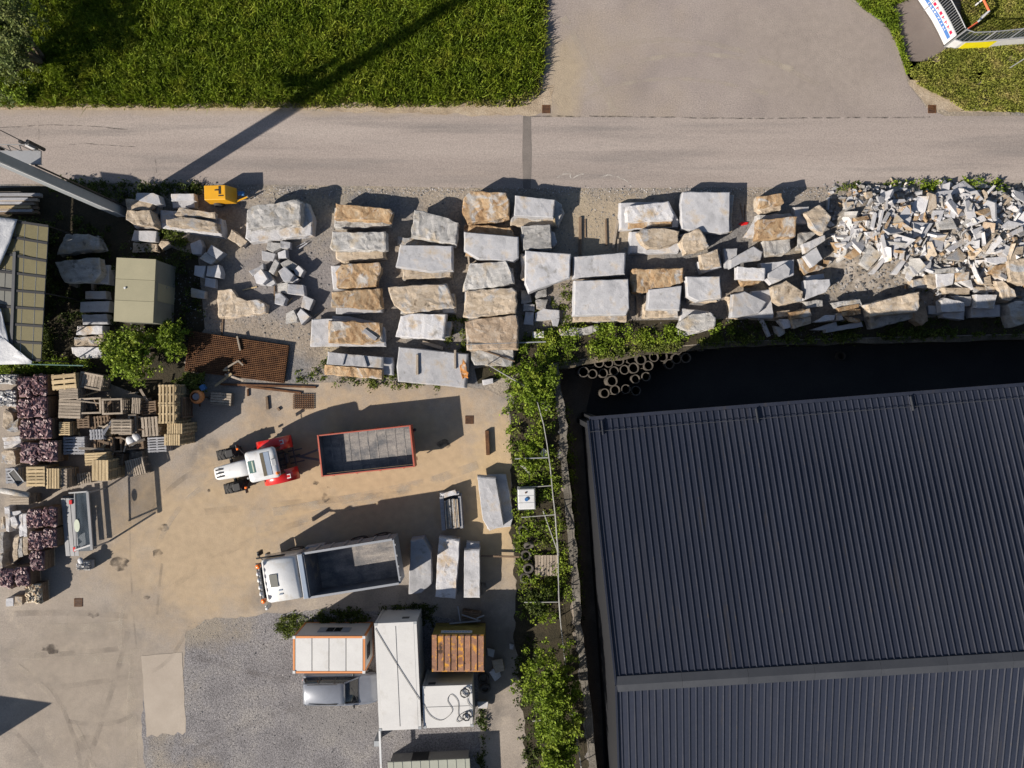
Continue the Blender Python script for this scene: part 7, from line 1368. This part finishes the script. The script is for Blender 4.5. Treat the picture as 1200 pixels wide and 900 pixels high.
def plate(s0, s1, z0, z1, m, nm, off=.03, parent=f1):
    a_, d_ = on_arc(s0); b_, _ = on_arc(s1); n_ = Vector((d_.y, -d_.x, 0)); n_ = n_ if n_.dot(Vector((-1,-.6,0))) > 0 else -n_
    MB().add([a_+n_*off+Vector((0,0,z)) for z in (z0,)]+[b_+n_*off+Vector((0,0,z0)), b_+n_*off+Vector((0,0,z1)), a_+n_*off+Vector((0,0,z1))]+[a_+n_*(off-.004)+Vector((0,0,z0)), b_+n_*(off-.004)+Vector((0,0,z0)), b_+n_*(off-.004)+Vector((0,0,z1)), a_+n_*(off-.004)+Vector((0,0,z1))], [(0,1,2,3),(7,6,5,4),(0,4,5,1),(1,5,6,2),(2,6,7,3),(3,7,4,0)]).obj(nm, G[m], parent)
for k in range(13): plate(tot-4.6+k*.34, tot-4.6+(k+1)*.34, .52, .80, 'banner_blue', 'blue_band', .030)
rs = random.Random(3)
for k in range(19):
    if k in (8,): continue
    s0 = tot-4.35+k*.2; plate(s0, s0+.05, .59, .73, 'banner_white', 'lettering', .036); plate(s0+.051, s0+.12, rs.choice((.59,.66)), rs.choice((.66,.73)), 'banner_white', 'lettering', .036)
for k in range(14):
    s0 = tot-4.5+k*.31; plate(s0, s0+.07, .88, 1.1, 'banner_red', 'lettering', .034); plate(s0+.071, s0+.19, rs.choice((.88,.98)), rs.choice((1.03,1.1)), 'banner_red', 'lettering', .034)
f2, pl2 = panel_fence([(1107,55),(1116,58),(1140,57),(1170,54),(1200,51),(1240,48)], 'straight sports fence with yellow and white banner boards', 'banner_white', 'steel', .85, 2.1, .3)
p0 = P(1107,55)
def bplate(a, b_, z0, z1, m, nm):
    A, B = P(*a)-p0, P(*b_)-p0; n_ = Vector((-.05,-1,0))*.05; MB().bar(A+n_+Vector((0,0,(z0+z1)/2)), B+n_+Vector((0,0,(z0+z1)/2)), .012, z1-z0).obj(nm, G[m], f2)
bplate((1120,58),(1156,56),.1,.92,'banner_yellow','yellow_banner'); bplate((1156,55.5),(1238,48.5),.1,.92,'banner_white','white_banner')
for k in range(7): bplate((1108+k*16,55.5-k*.5),(1123+k*16,55-k*.5),.97,2.05,'clear_glass','mesh_panel')
gl_ = thing('goal_frame', 'orange and white goal frame inside the sports cage', 'goal', P(1136,33)); o0 = P(1136,33)
for k, (a_, b_) in enumerate([((640,290),(730,225)),((730,225),(850,110)),((850,110),(790,-10)),((790,-10),(760,-80))]): MB().tube([CP('z',*a_,.9)-o0, CP('z',*b_,.9)-o0], .06, 8).obj('bar', G['orange_red' if k % 2 == 0 else 'banner_white'], gl_)
for a_ in ((640,290),(850,110),(790,-10)): q_ = CP('z',*a_,.9)-o0; MB().tube([(q_.x,q_.y,0),(q_.x,q_.y,.9)], .05, 8).obj('post', G['banner_white'], gl_)
lp = thing('fence_prop', 'thin grey pole standing in the grass verge at the right edge', 'pole', P(1181,81)); MB().tube([(0,0,0),(.05,.02,1.8)], .03).obj('pole', G['alu'], lp); MB().lathe([(.06,0),(.06,.05),(.001,.06)], 10).obj('foot', G['dark_grey'], lp)
bxo('deck', 'wood_grey', thing('wooden_deck', 'slatted deck behind the curved sports fence', 'deck', P(1130,8)), -1.6,-1.4,.0,1.2,1.6,.04)
dk = bpy.data.objects['wooden_deck']
for k in range(16): obj('slat', slatmesh(2.7, .13, .03, 'wood_brown'), dk, (-.2, -1.3+k*.18, .042))
